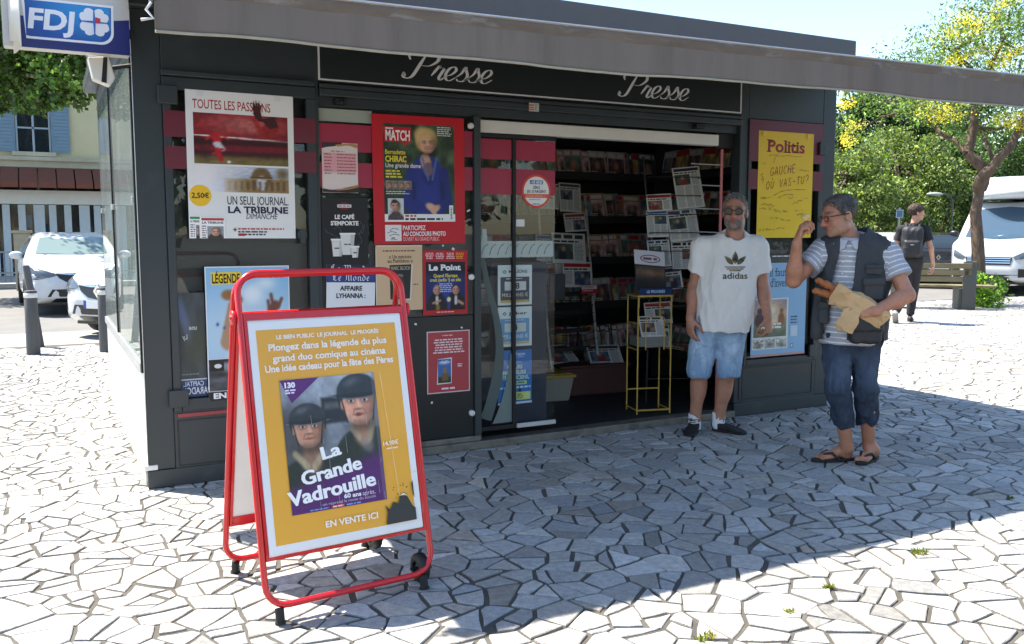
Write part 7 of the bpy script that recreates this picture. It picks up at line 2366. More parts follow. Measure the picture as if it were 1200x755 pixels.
for li, z in enumerate(levels):
    x = .02
    while x < 1.0:
        o = bpy.data.objects.new('magazine', meshes[rnd.randrange(14)]); C.objects.link(o)
        o.matrix_world = SM @ Matrix.Translation((x, .06+.02*rnd.random(), z+.001)) @ Matrix.Rotation(rnd.uniform(-.05, .25), 4, 'Z') @ Matrix.Rotation(-.18-.06*rnd.random(), 4, 'X') @ Matrix.Rotation(rnd.uniform(-.06, .10), 4, 'Y')
        tag(o, 'dim magazine in the row on the %s right hand wall shelf of the kiosk' % lvname[li], 'magazine', 'magazines on the %s right wall shelf' % lvname[li])
        x += rnd.uniform(.06, .12)
g = G(712, 452, .05)
bx = thing('storage_box', 'pale storage box with a yellow lid on the floor behind the wire stand', 'storage box', (3.12, 1.15, .052), R(-8))
b = MB(); b.add([(-.26, -.17, 0), (.26, -.17, 0), (.26, .17, 0), (-.26, .17, 0), (-.29, -.20, .20), (.29, -.20, .20), (.29, .20, .20), (-.29, .20, .20)], [(0, 3, 2, 1), (0, 1, 5, 4), (1, 2, 6, 5), (2, 3, 7, 6), (3, 0, 4, 7), (4, 5, 6, 7)]); b.build('tub', mat('pale_plastic', (150, 148, 138), .5), bx, .008)
b = MB(); b.box(-.305, -.215, .20, .305, .215, .225); b.box(-.28, -.19, .225, .28, .19, .235); b.build('lid', mat('yellow_lid', (170, 140, 56), .5), bx, .006)
bx = thing('storage_box', 'grey crate standing behind the pale box in the kiosk', 'storage box', (2.95, 1.48, .052), R(5))
b = MB(); b.box(-.3, -.2, 0, .3, .2, .36); b.build('tub', mat('grey_crate', (74, 78, 84), .6), bx, .01)
b = MB(); b.box(-.31, -.21, .362, .31, .21, .39); b.build('lid', mat('grey_crate_lid', (92, 92, 96), .6), bx, .006)
for i, (x, y, a, lab) in enumerate(((3.55, 1.25, .2, 'loose stack of old newspapers on the floor behind the yellow stand'), (3.85, 1.15, -.3, 'leaning bundle of newspapers on the floor by the right hand rack'))):
    s = newspaper(.30, .24, 0, 200+i, (80, 60, 60), t=.12); place_sheet(s, 'newspaper_bundle', lab, Matrix.Translation((x-.15, y, .30)) @ Matrix.Rotation(a, 4, 'Z') @ Matrix.Rotation(-.9, 4, 'X'), 'newspapers', None)
cr = thing('wooden_crate', 'dark brown crate on the kiosk floor under the loose newspapers', 'crate', (3.72, 1.30, .052), R(-6))
b = MB(); b.box(-.32, -.22, 0, .32, .22, .24); b.build('crate_body', mat('brown_crate', (74, 40, 36), .6, var=.2), cr, .008)
b = MB(); b.box(-.34, -.24, .242, .34, .24, .262); b.build('crate_top', mat('brown_crate', (74, 40, 36)), cr, .004)
# ------------------------------------------------------------------ the three people
def person_root(name_label, px, py, off_px=None):
    g = G(px, py)
    off = math.atan((px-600)/FPX)
    return thing('person', name_label, 'person', (g[0], g[1], 0.0), -(YAW+off), 'people near the kiosk')
M_COTTON = mat('white_cotton', (238, 233, 226), 0.85, var=0.03, vscale=6, bump=0.05, bscale=500)
M_DENIM = mat('denim', (110, 140, 175), 0.85, attr='Col', var=0.10, vscale=60, bump=0.1, bscale=600)
M_DARKC = mat('dark_cloth', (40, 40, 42), 0.85, var=0.15, vscale=9, bump=0.1, bscale=400)
M_KNIT = mat('striped_knit', (160, 165, 175), 0.85, attr='Col', bump=0.05, bscale=500)
M_HAIR = mat('hair', (120, 118, 115), 0.65, attr='Col', var=0.25, vscale=90, bump=0.5, bscale=260)
M_LENS = mat('dark_lens', (16, 18, 20), 0.08, spec=0.5)
M_FRAMEB = mat('dark_spectacle_frame', (34, 24, 22), 0.3)

def beard_hair(S_head, W, F, s, parent, col, fn, res=.004, amp=.004, grow=.007, name='hair', strands=5000, slen=.009, flow=(0, .5, -.5)):
    base = Sdf(); base.p = S_head.p[:3]
    class G_:
        def __init__(g): g.p = base.p
        def bounds(g, pad): return base.bounds(pad)
        def __call__(g, P):
            d = base(P)-grow
            m = np.abs(d) < .03
            if m.any():
                d = d.copy(); d[m] -= amp*vnoise(P[m]*np.array([90, 90, 60]), 3)+amp*.8*vnoise(P[m]*28, 5)
            q = (P-W(0, 0, 0)) @ F/s
            return np.maximum(d, fn(q))
    ob = sdf_obj(name, G_(), M_HAIR, parent, res, lambda V: np.array(col)[None]*(.82+.25*vnoise(V*np.array([60, 60, 25]), 2)[:, None]))
    # short strands standing off the scalp
    me = ob.data; n = len(me.vertices)
    co = np.zeros(n*3); me.vertices.foreach_get('co', co); co = co.reshape(-1, 3)
    rg = np.random.default_rng(len(co)); k = strands
    P = co[rg.integers(0, n, k)]+rg.normal(size=(k, 3))*.002
    e = 1e-3; d0 = base(P)
    N = np.stack([base(P+np.array(v)*e)-d0 for v in ((1, 0, 0), (0, 1, 0), (0, 0, 1))], 1); N /= np.linalg.norm(N, axis=1)[:, None]+1e-9
    comb = F @ np.array(flow, float); tdir = comb-N*(N @ comb)[:, None]
    D = N*.55+tdir*.9+rg.normal(size=(k, 3))*.35; D /= np.linalg.norm(D, axis=1)[:, None]
    P = P-N*(d0-grow*.4)[:, None]
    S_ = np.cross(D, rg.normal(size=(k, 3))); S_ /= np.linalg.norm(S_, axis=1)[:, None]
    L = slen*rg.uniform(.6, 1.4, k)[:, None]
    V = np.stack([P-S_*.0011, P+S_*.0011, P+D*L+S_*.0004, P+D*L-S_*.0004], 1).reshape(-1, 3)
    tone = rg.choice([.45, .7, 1.0, 1.25, 1.5], k)[:, None]*np.array(col)[None]
    leaf_mesh('hair_strands', V, tone, ob, M_HAIR)
    return ob

# ============================================================ man in the white T-shirt
pw = person_root('person in a white T-shirt, pale denim shorts and sunglasses standing at the shop doorway', 831, 507)
HF = frame((-.10, -1, -.02), (.02, 0, 1))
Hc = v3(.142, -.03, 1.585)
B = Sdf()
HeadW = Sdf(); WH = head_sdf(HeadW, Hc, HF, 1.04, jaw=1.1)
B.p += HeadW.p
B.cap((.146, 0, 1.36), (.150, -.012, 1.52), .062, .058, .03)
B.ell((.116, 0, 1.20), (.16, .10, .20), None, .05); B.ell((.09, 0, .95), (.15, .105, .22), None, .06)
shL, shR = v3(-.078, .0, 1.345), v3(.308, .0, 1.345)
elL, wrL = v3(-.128, .02, 1.055), v3(-.150, -.10, .835)
elR, wrR = v3(.350, .03, 1.055), v3(.385, -.08, .850)
for sh, el, wr in ((shL, elL, wrL), (shR, elR, wrR)):
    B.cap(sh, el, .052, .042, .03); B.cap(el, wr, .044, .029, .02); B.ell((el*.7+wr*.3), (.043, .045, .07), None, .03)
    B.cap(sh, (.115, 0, 1.32), .055, .08, .04)
hand_sdf(B, wrL, frame((.05, -.02, -1), (-.75, -.65, 0)), 1.0, -1, .42, .45)
hand_sdf(B, wrR, frame((.08, -.12, -1), (.78, -.55, 0)), 1.0, 1, .95, .7)
hpL, hpR = v3(-.02, 0, .86), v3(.135, .01, .86)
knL, anL = v3(-.072, -.02, .455), v3(-.105, .035, .085)
knR, anR = v3(.118, .0, .455), v3(.066, .075, .095)
for hp, kn, an in ((hpL, knL, anL), (hpR, knR, anR)):
    B.cap(hp, kn, .085, .062, .03); B.cap(kn, an, .054, .040, .03); B.ell(kn*.70+an*.30+v3(0, .022, 0), (.054, .058, .11), None, .04); B.ell(kn+v3(0, -.012, 0), (.050, .05, .06), None, .03)
    B.cap(an, an+v3(0, 0, -.05), .040, .038, .02)
def skincol(Wf, F, s, base, beard=None, brows=(90, 80, 74), lip=(150, 84, 78)):
    def fn(V):
        c = np.tile(np.array(base, float), (len(V), 1))
        c *= (1+.05*vnoise(V*22, 4))[:, None]
        q = (V-Wf(0, 0, 0)) @ F/s
        x, y, z = q.T
        def blend(m, col):
            nonlocal c
            m = np.clip(m, 0, 1)[:, None]; c = c*(1-m)+np.array(col)*m
        inh = (np.abs(x) < .1) & (np.abs(y) < .14) & (z > -.14)
        blend(inh*np.exp(-((x/.022)**2+((z+.022)/.03)**2))*(y > .08)*.5, (206, 118, 96))
        blend(inh*np.exp(-(((np.abs(x)-.042)/.02)**2+((z+.03)/.022)**2))*(y > .04)*.35, (204, 120, 98))
        if beard is not None:
            m = 1/(1+np.exp((z+.047+.25*np.maximum(0, .045-y)*.0-np.where(y < .03, .045, 0)-np.clip((np.abs(x)-.03)*.5, 0, .03))/.006))
            m = m*(y > -.015)*(z > -.125)
            mo = np.exp(-((x/.020)**2+((z+.0625)/.008)**2))
            nz = .65+.35*vnoise(V*120, 7)
            blend(inh*m*(1-mo)*nz*.9, beard)
        blend(inh*np.exp(-((x/.023)**4+((z+.0615)/.009)**4))*(y > .07)*.8, lip)
        for sg in (-1, 1):
            blend(inh*np.exp(-(((x-sg*.033)/.020)**4+((z-.0365)/.006)**4))*(y > .06)*.75, brows)
            blend(inh*np.exp(-(((x-sg*.032)/.0125)**4+((z-.011)/.0055)**4))*(y > .07), (214, 208, 202))
            blend(inh*np.exp(-(((x-sg*.032)/.0055)**2+((z-.011)/.0055)**2)*1.2)*(y > .07), (40, 30, 26))
        return np.clip(c, 0, 255)
    return fn
body = sdf_obj('body', B, M_SKIN, pw, .0042, skincol(WH, HF, 1.04, (184, 130, 104), beard=(126, 120, 116)))
beard_hair(HeadW, WH, HF, 1.04, pw, (150, 148, 146), lambda q: -np.maximum(q[:, 2]-.094+1.25*np.maximum(0, .055-q[:, 1])+.006*vnoise(q*70, 1), np.minimum(-(q[:, 1]+.030), q[:, 2]+.050)), grow=.0042)
beard_hair(HeadW, WH, HF, 1.04, pw, (150, 146, 142), lambda q: -np.minimum(np.minimum(-(q[:, 2]+.040-np.where(q[:, 1] < .035, .04, 0))-.006*vnoise(q*60, 3), q[:, 1]+.002), np.sqrt((q[:, 0]/.024)**2+((q[:, 2]+.061)/.010)**2)-1)+0*q[:, 0], .004, .002, .0015, 'beard', 2200, .006, (0, .2, -.9))
# T-shirt
TS = Sdf()
TS.ell((.116, 0, 1.225), (.198, .125, .195), None, .05); TS.ell((.095, -.018, 1.02), (.192, .140, .24), None, .08)
TS.cap((.075, -.005, .84), (.074, -.005, .74), .142, .150, .06, flat=(v3(1, 0, 0), .80))
TS.cap((.075, -.005, .84), (.09, 0, 1.0), .140, .14, .06, flat=(v3(1, 0, 0), .80))
SLV = []
for sh, el in ((shL, elL), (shR, elR)):
    TS.cap(sh, (.12, 0, 1.375), .068, .085, .05)
    q = Sdf(); q.cap(sh+v3(0, 0, -.005), sh+(el-sh)*.75, .070, .082, .03); q.cut(sh+(el-sh)*.60, el-sh); SLV.append(q)
TS.cap((.13, 0, 1.36), (.147, .0, 1.40), .085, .075, .03)
TS = Blend([TS]+SLV, .035)
TS.cut((.1, 0, .752), (-.05, 0, -1))
TS.mod(lambda P, d: np.maximum(d, -(np.sqrt((P[:, 0]-.147)**2+(P[:, 1]+.045)**2+((P[:, 2]-1.452)*1.0)**2)-.080)))
TS.mod(folds(.011, 9, 3, (1.2, 1, .55))); TS.mod(folds(.004, 24, 13, (1.0, 1, .6)))
ts = sdf_obj('t_shirt', TS, M_COTTON, pw, .005)
# collar band
b = MB(); pts = []
for k in range(28):
    a = 2*math.pi*k/28
    pts.append((.147+.072*math.cos(a), -.012+.068*math.sin(a), 1.402-.026*(-math.sin(a))*1.0-.004))
b.tube(pts, .007, 8, closed=True); b.build('collar', M_COTTON, ts)
# printed emblem and word on the chest
def emblem():
    V, F = [], []
    def leafp(cx, cz, ang, L, wd):
        pts = []
        for k in range(9):
            t = k/8; w = wd*math.sin(math.pi*min(1, t*.98+.02)**.8)*(1 if k not in (0, 8) else .25)
            pts.append((t*L, w))
        pts = pts+[(p[0], -p[1]) for p in pts[::-1]]
        return [(cx+p[0]*math.sin(ang)+p[1]*math.cos(ang), cz+p[0]*math.cos(ang)-p[1]*math.sin(ang)) for p in pts]
    polys = [leafp(0, .026, 0, .090, .021), leafp(-.014, .022, -.80, .086, .017), leafp(.014, .022, .80, .086, .017)]
    out = []
    for p in polys:
        n = len(p)
        for i in range(n//2-1):
            out.append([p[i], p[i+1], p[n-2-i], p[n-1-i]])
    keep = []
    for q in out:
        keep.append(q)
    for (z, w) in ((.004, .070), (-.010, .058), (-.022, .040)):
        n = 10
        for i in range(n):
            x0, x1 = -w+2*w*i/n, -w+2*w*(i+1)/n
            keep.append([(x0, z-.004), (x1, z-.004), (x1, z+.0035), (x0, z+.0035)])
    for q in keep:
        k = len(V); V += q; F.append((k, k+1, k+2, k+3))
    return V, F
V, F = emblem()
ex, ez = .150, 1.205
V = [(x*.98+ex, z*.98+ez) for x, z in V]
b = MB()
VV, FF = subdiv([(x, 0, z) for x, z in V], F, 1)
P = march(TS, VV[:, 0], VV[:, 2])
cc = lin(np.where((vnoise(VV*np.array([60, 60, 60])+9, 4) > .1)[:, None], (112, 98, 66), np.where((vnoise(VV*50, 8) > .05)[:, None], (60, 56, 44), (150, 136, 100))))
b.add(P, FF, 0, cc, True)
V2, F2 = text_tris('adidas', .012)
sc = .168/V2[:, 0].max()
VV, FF = subdiv([(p[0]*sc-.084+ex+.002, 0, p[1]*.044+ez-.078) for p in V2], F2, 1)
P = march(TS, VV[:, 0], VV[:, 2])
cc = lin(np.where((VV[:, 0] > ex-.02)[:, None], (96, 84, 62), (44, 42, 40)))
b.add(P, FF, 0, cc, True)
b.build('chest_print', mat('shirt_print', (90, 80, 60), 0.8, attr='Col'), ts)
# shorts
SHT = Sdf()
SHT.cap((.0, 0, .86), (.14, .0, .86), .115, .115, .05); SHT.ell((.065, .01, .80), (.17, .125, .13), None, .05)
for hp, kn, dx in ((hpL, knL, -.008), (hpR, knR, .012)):
    SHT.cap(hp+v3(dx, 0, -.05), kn+v3(dx, 0, 0), .104, .086, .025)
SHT.mod(lambda P, d: np.maximum(d, .415-P[:, 2]+.012*(P[:, 0]-.03)+.004*np.sin(P[:, 0]*60)))
SHT.mod(folds(.010, 13, 9, (1, 1, .7))); SHT.mod(folds(.004, 34, 19))
def denim(base, fade, cz, seed):
    def fn(V):
        w = np.exp(-((V[:, 2]-cz)/.14)**2)*np.clip(-V[:, 1]*9+.2, 0, 1)
        w = w*(.7+.5*vnoise(V*np.array([25, 25, 9]), seed))
        w += .25*(vnoise(V*np.array([70, 70, 20]), seed+1) > .3)
        return np.clip(np.array(base)*(1-np.clip(w, 0, 1)[:, None])+np.array(fade)*np.clip(w, 0, 1)[:, None], 0, 255)
    return fn
sh = sdf_obj('shorts', SHT, M_DENIM, pw, .005, denim((126, 156, 186), (186, 204, 222), .62, 3))
b = MB()
for kn, dx in ((knL, -.008), (knR, .012)):
    pass
for an in (anL, anR):
    S = Sdf(); S.cap(an+v3(0, 0, .035), an+v3(0, 0, -.05), .045, .046, .02); S.cut(an+v3(0, 0, .045), (0, 0, 1)); S.mod(folds(.003, 40, 2)); sdf_obj('sock', S, mat('white_sock', (226, 226, 228), 0.9), pw, .004)
M_SHOE = mat('black_canvas_shoe', (36, 34, 33), 0.7, var=0.15, vscale=20, bump=.1, bscale=300)
shoe('shoe', (-.100, .085, 0), (-.140, -.195, 0), M_SHOE, pw, .047, .072)
shoe('shoe', (.020, .095, 0), (.272, -.030, 0), M_SHOE, pw, .047, .072)
# sunglasses
sgl = MB(); lens = MB()
def WHp(x, y, z): return tuple(WH(x, y, z))
for sg in (-1, 1):
    ring = []
    for k in range(18):
        a = 2*math.pi*k/18
        ring.append(WHp(sg*.034+.0265*math.cos(a), .108-abs(.0265*math.cos(a)+.034*1)*.14, .008+.021*math.sin(a)))
    sgl.tube(ring, .0030, 6, closed=True); lens.add(ring, [tuple(range(18))])
    sgl.tube([WHp(sg*.062, .098, .014), WHp(sg*.083, .05, .014), WHp(sg*.084, -.005, .010)], .003, 6)
sgl.tube([WHp(-.010, .112, .014), WHp(0, .114, .016), WHp(.010, .112, .014)], .003, 6)
sp = sgl.build('sunglasses', M_FRAMEB, pw); lens.build('lens', M_LENS, sp)

# ============================================================ man in the sleeveless vest
pv = person_root('person in a dark vest and striped polo shirt holding up a snack and a bag', 990, 543)
HF2 = frame((-.84, -.52, -.20), (-.12, -.05, 1))
Hc2 = v3(-.085, -.05, 1.545)
B = Sdf(); Head2 = Sdf(); WH2 = head_sdf(Head2, Hc2, HF2, 1.04, jaw=1.05); B.p += Head2.p
B.cap((.010, .02, 1.34), (-.060, -.01, 1.48), .068, .062, .03)
TF = nrm((-.30, -.95, 0))
B.ell((.015, .01, 1.20), (.165, .105, .2), None, .05); B.ell((.0, .0, .95), (.15, .115, .2), None, .06)
sA, eA, wA = v3(-.170, -.02, 1.330), v3(-.335, -.165, 1.155), v3(-.318, -.250, 1.385)
sB, eB, wB = v3(.195, -.005, 1.315), v3(.312, -.085, 1.075), v3(.128, -.235, .985)
for sh_, el, wr in ((sA, eA, wA), (sB, eB, wB)):
    B.cap(sh_, el, .054, .044, .03); B.cap(el, wr, .045, .030, .02); B.ell(el*.7+wr*.3, (.043, .043, .046), None, .04); B.cap(sh_, (.015, .01, 1.31), .048, .070, .04)
hand_sdf(B, wA, frame((.22, -.05, .95), (-.90, -.25, .2)), 1.02, -1, .9, .8, curls=(.7, .95, 1.1, 1.2))
hand_sdf(B, wB, frame((-.98, .10, .05), (.05, -.93, .35)), 1.02, 1, .55, .3)
hA, kA, nA = v3(-.065, 0, .86), v3(-.058, -.10, .49), v3(.010, .045, .095)
hB, kB, nB = v3(.085, .02, .86), v3(.105, -.02, .50), v3(.140, .150, .100)
for hp, kn, an in ((hA, kA, nA), (hB, kB, nB)):
    B.cap(hp, kn, .085, .060, .03); B.cap(kn, an, .052, .038, .03); B.ell(kn*.68+an*.32+v3(.01, .02, 0), (.050, .055, .10), None, .04)
def foot(S, an, heel, toe):
    heel, toe = np.array(heel, float), np.array(toe, float)
    f = nrm(toe-heel); Fm = frame(f, (0, 0, 1)); L = np.linalg.norm(toe-heel)
    def W(x, y, z): return heel+Fm @ np.array([x, y, z])
    S.ell(W(0, .035, .042), (.031, .040, .034), Fm, .02); S.cap(an, W(0, .045, .055), .037, .034, .02)
    S.cap(W(0, .06, .070), W(.004, L*.66, .036), .034, .026, .03); S.ell(W(.002, L*.66, .032), (.043, .05, .020), Fm, .02)
    sgn = 1
    for i in range(5):
        x = -.032+i*.0155
        ln = (.030, .032, .034, .037, .042)[i]; r = (.0085, .0085, .009, .0095, .0125)[i]
        S.cap(W(x, L*.74, .028), W(x*1.05, L*.74+ln, .024), r, r*.9, .004)
    return W
WF1 = foot(B, nA, (.040, .095, 0), (-.180, -.020, 0)); WF2 = foot(B, nB, (.190, .215, 0), (.085, -.010, 0))
sdf_obj('body', B, M_SKIN, pv, .0042, skincol(WH2, HF2, 1.04, (184, 127, 99), beard=(160, 130, 112), brows=(80, 70, 64)))
beard_hair(Head2, WH2, HF2, 1.04, pv, (98, 92, 88), lambda q: -np.maximum(q[:, 2]-.092+1.3*np.maximum(0, .062-q[:, 1])+.006*vnoise(q*70, 1), np.minimum(-(q[:, 1]+.028), q[:, 2]+.045)), grow=.0042)
# polo shirt
PS = Sdf()
PS.ell((.015, .005, 1.215), (.195, .128, .19), None, .05); PS.ell((.0, -.02, 1.0), (.18, .145, .2), None, .08)
PS.cap((-.002, -.005, .80), (-.002, -.01, .90), .150, .15, .05, flat=(v3(1, 0, 0), .85))
SLV = []
for sh_, el in ((sA, eA), (sB, eB)):
    PS.cap(sh_, (.02, .01, 1.36), .068, .085, .05); PS.cap(sh_, (.015, .01, 1.31), .066, .09, .05)
    q = Sdf(); q.cap(sh_, sh_+(el-sh_)*.7, .072, .082, .03); q.cut(sh_+(el-sh_)*.56, el-sh_); SLV.append(q)
PS = Blend([PS]+SLV, .03)
PS.cut((0, 0, .765), (0, 0, -1)); PS.mod(lambda P, d: np.where(np.abs(P[:, 0]-.02) < .095, np.maximum(d, P[:, 2]-1.412), d)); PS.mod(folds(.006, 11, 21, (1, 1, .6)))
def stripes(V):
    t = V[:, 2]+.02*V[:, 0]
    dA = (V-sA) @ nrm(eA-sA); dB = (V-sB) @ nrm(eB-sB)
    t = np.where((V[:, 0] < -.175), dA+.3, t); t = np.where(V[:, 0] > .20, dB+.3, t)
    ph = (t/.031) % 1
    w = (ph < .20)
    return np.where(w[:, None], (228, 226, 224), (164, 164, 170))
ps_ = sdf_obj('polo_shirt', PS, M_KNIT, pv, .0042, stripes)
b = MB()
for q in ([(-.080, 1.415), (-.030, 1.400), (-.050, 1.350), (-.085, 1.335), (-.115, 1.378)], [(.075, 1.415), (-.020, 1.400), (.004, 1.352), (.045, 1.332), (.090, 1.382)]):
    VV, FF = subdiv([(x, 0, z) for x, z in q], [tuple(range(5))], 3)
    P = march(PS, VV[:, 0], VV[:, 2], off=.012); b.add(P, FF, 0, lin((186, 186, 190)), True)
pts = [(-.002+.080*math.cos(a), -.004+.078*math.sin(a), 1.425+.022*math.sin(a)) for a in [2*math.pi*k/28 for k in range(28)]]
b.tube(pts, .011, 8, closed=True, col=lin((186, 186, 190)))
cl = b.build('shirt_collar', M_KNIT, ps_); cl.modifiers.new('thickness', 'SOLIDIFY').thickness = .004
b = MB()
for z in (1.27, 1.20):
    P = march(PS, np.array([-.055]), np.array([z]))[0]; b.ball(P, (.006, .003, .006), 10)
b.build('button', M_WHITEP, ps_)
# vest
VS = Sdf()
VS.ell((.015, .008, 1.21), (.215, .154, .215), None, .05); VS.ell((.0, -.01, 1.0), (.208, .172, .235), None, .08); VS.cap((-.0, .0, .82), (0, 0, .90), .180, .177, .05, flat=(v3(1, 0, 0), .85))
for sh_ in (sA, sB): VS.cap(sh_+(v3(.015, 0, 1.33)-sh_)*.22+v3(0, 0, .012), (.02, .015, 1.375), .084, .102, .05)
VS.cut((0, 0, .80), (0, 0, -1)); VS.mod(lambda P, d: np.maximum(d, -(np.sqrt((P[:, 0]+.005)**2+(P[:, 1]+.01)**2+((P[:, 2]-1.46)*.9)**2)-.098)))
for sh_, el, sgn in ((sA, eA, -1), (sB, eB, 1)):
    VS.mod(lambda P, d, sh_=sh_, sgn=sgn: np.maximum(d, -(np.sqrt((P[:, 0]-(sh_[0]+sgn*(.075 if sgn > 0 else .098)))**2+((P[:, 1]-sh_[1])*.9)**2+((P[:, 2]-(sh_[2]-.055))*.62)**2)-.088)))
def opening(P, d):
    cx = -.055-.06*(P[:, 2]-1.1)*.0
    t = np.clip((P[:, 2]-.90)/.45, 0, 1)
    hw = .072-.012*t
    return np.maximum(d, -np.maximum(np.abs(P[:, 0]+.090-.065*t)-hw, P[:, 1]+.02))
VS.mod(opening)
VS.mod(folds(.012, 10, 31, (1, 1, .6))); VS.mod(folds(.004, 30, 33))
M_VEST = mat('charcoal_vest_cloth', (62, 64, 66), 0.85, var=0.14, vscale=8, bump=0.12, bscale=350)
vs = sdf_obj('vest', VS, M_VEST, pv, .005)
def pocket(x, z, w, h, nm='vest_pocket', m=M_VEST, dep=.014):
    S = Sdf(); c = march(VS, np.array([x]), np.array([z]))[0]
    S.box(c+v3(0, .004, 0), (w/2, .018, h/2), rotm(0, 0, .35 if x > 0 else -.3), .012); S.box(c+v3(0, -.006, h*.36), (w/2+.004, .020, h*.16), rotm(0, 0, .35 if x > 0 else -.3), .01, .004); S.mod(folds(.003, 30, 5))
    return sdf_obj(nm, S, m, vs, .005)
pocket(.120, 1.11, .12, .13); pocket(.118, 1.225, .10, .06); pocket(-.152, .96, .06, .13)
# loose front flap hanging on the arm side
S = Sdf(); S.cap((-.185, -.10, 1.05), (-.195, -.115, .83), .028, .036, .02, flat=(v3(.3, .95, 0), 1.4)); S.mod(folds(.01, 16, 8)); sdf_obj('vest_flap', S, M_VEST, vs, .005)
# jeans
JS = Sdf()
JS.cap((-.045, .0, .86), (.06, .01, .86), .135, .135, .05); JS.ell((.01, .02, .80), (.165, .135, .12), None, .05)
for hp, kn, an in ((hA, kA, nA), (hB, kB, nB)):
    JS.cap(hp+v3(0, 0, -.04), kn, .097, .070, .016); JS.cap(kn, kn*.40+an*.60, .071, .060, .012)
def jhem(P, d):
    return np.maximum(d, .245+.06*(P[:, 0]-.03)+.005*np.sin(P[:, 0]*70)-P[:, 2])
JS.mod(jhem); JS.cut((0, 0, .93), (0, 0, 1)); JS.mod(folds(.013, 11, 41, (1, 1, .8))); JS.mod(folds(.005, 28, 43))
sdf_obj('jeans', JS, M_DENIM, pv, .005, denim((40, 51, 68), (70, 84, 104), .62, 13))
# flip-flops
for Wf in (WF1, WF2):
    b = MB(); V = []
    n = 28
    out = []
    for k in range(n):
        a = 2*math.pi*k/n
        y = .122+.150*math.sin(a); w = .041+.010*math.sin(a)
        out.append((w*math.cos(a), y))
    V = [tuple(Wf(x, y, .001)) for x, y in out]+[tuple(Wf(x, y, .018)) for x, y in out]
    b.add(V, [tuple(range(n))[::-1], tuple(range(n, 2*n))]+[(k, (k+1) % n, n+(k+1) % n, n+k) for k in range(n)])
    ff = b.build('flip_flop', mat('black_foam_sole', (28, 27, 27), 0.7), pv, .003)
    b = MB()
    for sg in (-1, 1):
        b.tube([tuple(Wf(.004, .205, .020)), tuple(Wf(sg*.016+.002, .190, .050)), tuple(Wf(sg*.034, .15, .060)), tuple(Wf(sg*.043, .105, .020))], [.006, .008, .009, .006], 8)
    b.build('strap', mat('dark_strap', (44, 38, 36), 0.6), ff)
# spectacles
b = MB(); l2 = MB()
for sg in (-1, 1):
    ring = []
    for k in range(20):
        a = 2*math.pi*k/20
        cx, sz = abs(math.cos(a))**.7*math.copysign(1, math.cos(a)), abs(math.sin(a))**.7*math.copysign(1, math.sin(a))
        ring.append(tuple(WH2(sg*.034+.026*cx, .110-abs(.034+.026*cx)*.12, .004+.0165*sz)))
    b.tube(ring, .0026, 6, closed=True); l2.add(ring, [tuple(range(20))])
    b.tube([tuple(WH2(sg*.061, .100, .014)), tuple(WH2(sg*.083, .05, .015)), tuple(WH2(sg*.086, -.012, .012))], .0032, 6)
b.tube([tuple(WH2(-.009, .114, .010)), tuple(WH2(0, .117, .013)), tuple(WH2(.009, .114, .010))], .0026, 6)
gl = b.build('spectacles', M_FRAMEB, pv); l2.build('lens', glass_mat('spectacle_glass', (225, 228, 226), 1.0, .0), gl)
# hip pouch
S = Sdf(); S.box((.085, -.165, .865), (.092, .040, .080), rotm(0, 0, .30), .028); S.box((.085, -.178, .905), (.094, .042, .045), rotm(0, 0, .30), .02, .006); S.mod(folds(.006, 18, 6))
mxp = pv.matrix_basis
def held(obj, label, cat):
    obj.matrix_world = Matrix.Translation(pv.location) @ Matrix.Rotation(pv.rotation_euler.z, 4, 'Z')
    return tag(obj, label, cat)
pouch = sdf_obj('hip_pouch', S, mat('black_nylon', (42, 42, 44), 0.6, var=.1, vscale=12, bump=.1, bscale=200), None, .005)
held(pouch, 'dark nylon hip pouch hanging below the paper bag of the man in the vest', 'pouch')
b = MB(); b.tube([(.17, -.14, .90), (.185, -.11, .86), (.19, -.115, .80), (.182, -.12, .77)], .005, 6); b.build('strap', M_BLACK, pouch)
# paper bag with bread
rb = np.random.default_rng(12)
b = MB()
def paper_tube(cs, rs, sq, n=15, jit=.10, close=True, inner=False):
    V, F = [], []
    k = len(cs)
    for i in range(k):
        c = np.array(cs[i]); t = nrm(np.array(cs[min(i+1, k-1)])-np.array(cs[max(i-1, 0)])); u = nrm(np.cross(t, (0, 1, .2))); w = np.cross(t, u)
        for j in range(n):
            a = 2*math.pi*(j+.5*(i % 2))/n; q = rs[i]*(1+rb.normal()*jit)
            V.append(c+u*math.cos(a)*q+w*math.sin(a)*q*sq+t*rb.normal()*rs[i]*jit*.9)
    for i in range(k-1):
        for j in range(n):
            A, B_, C_, D_ = i*n+j, i*n+(j+1) % n, (i+1)*n+(j+1) % n, (i+1)*n+j
            F += [(A, B_, C_), (A, C_, D_)]
    if close: F.append(tuple(range((k-1)*n, k*n)))
    b.add(V, F)
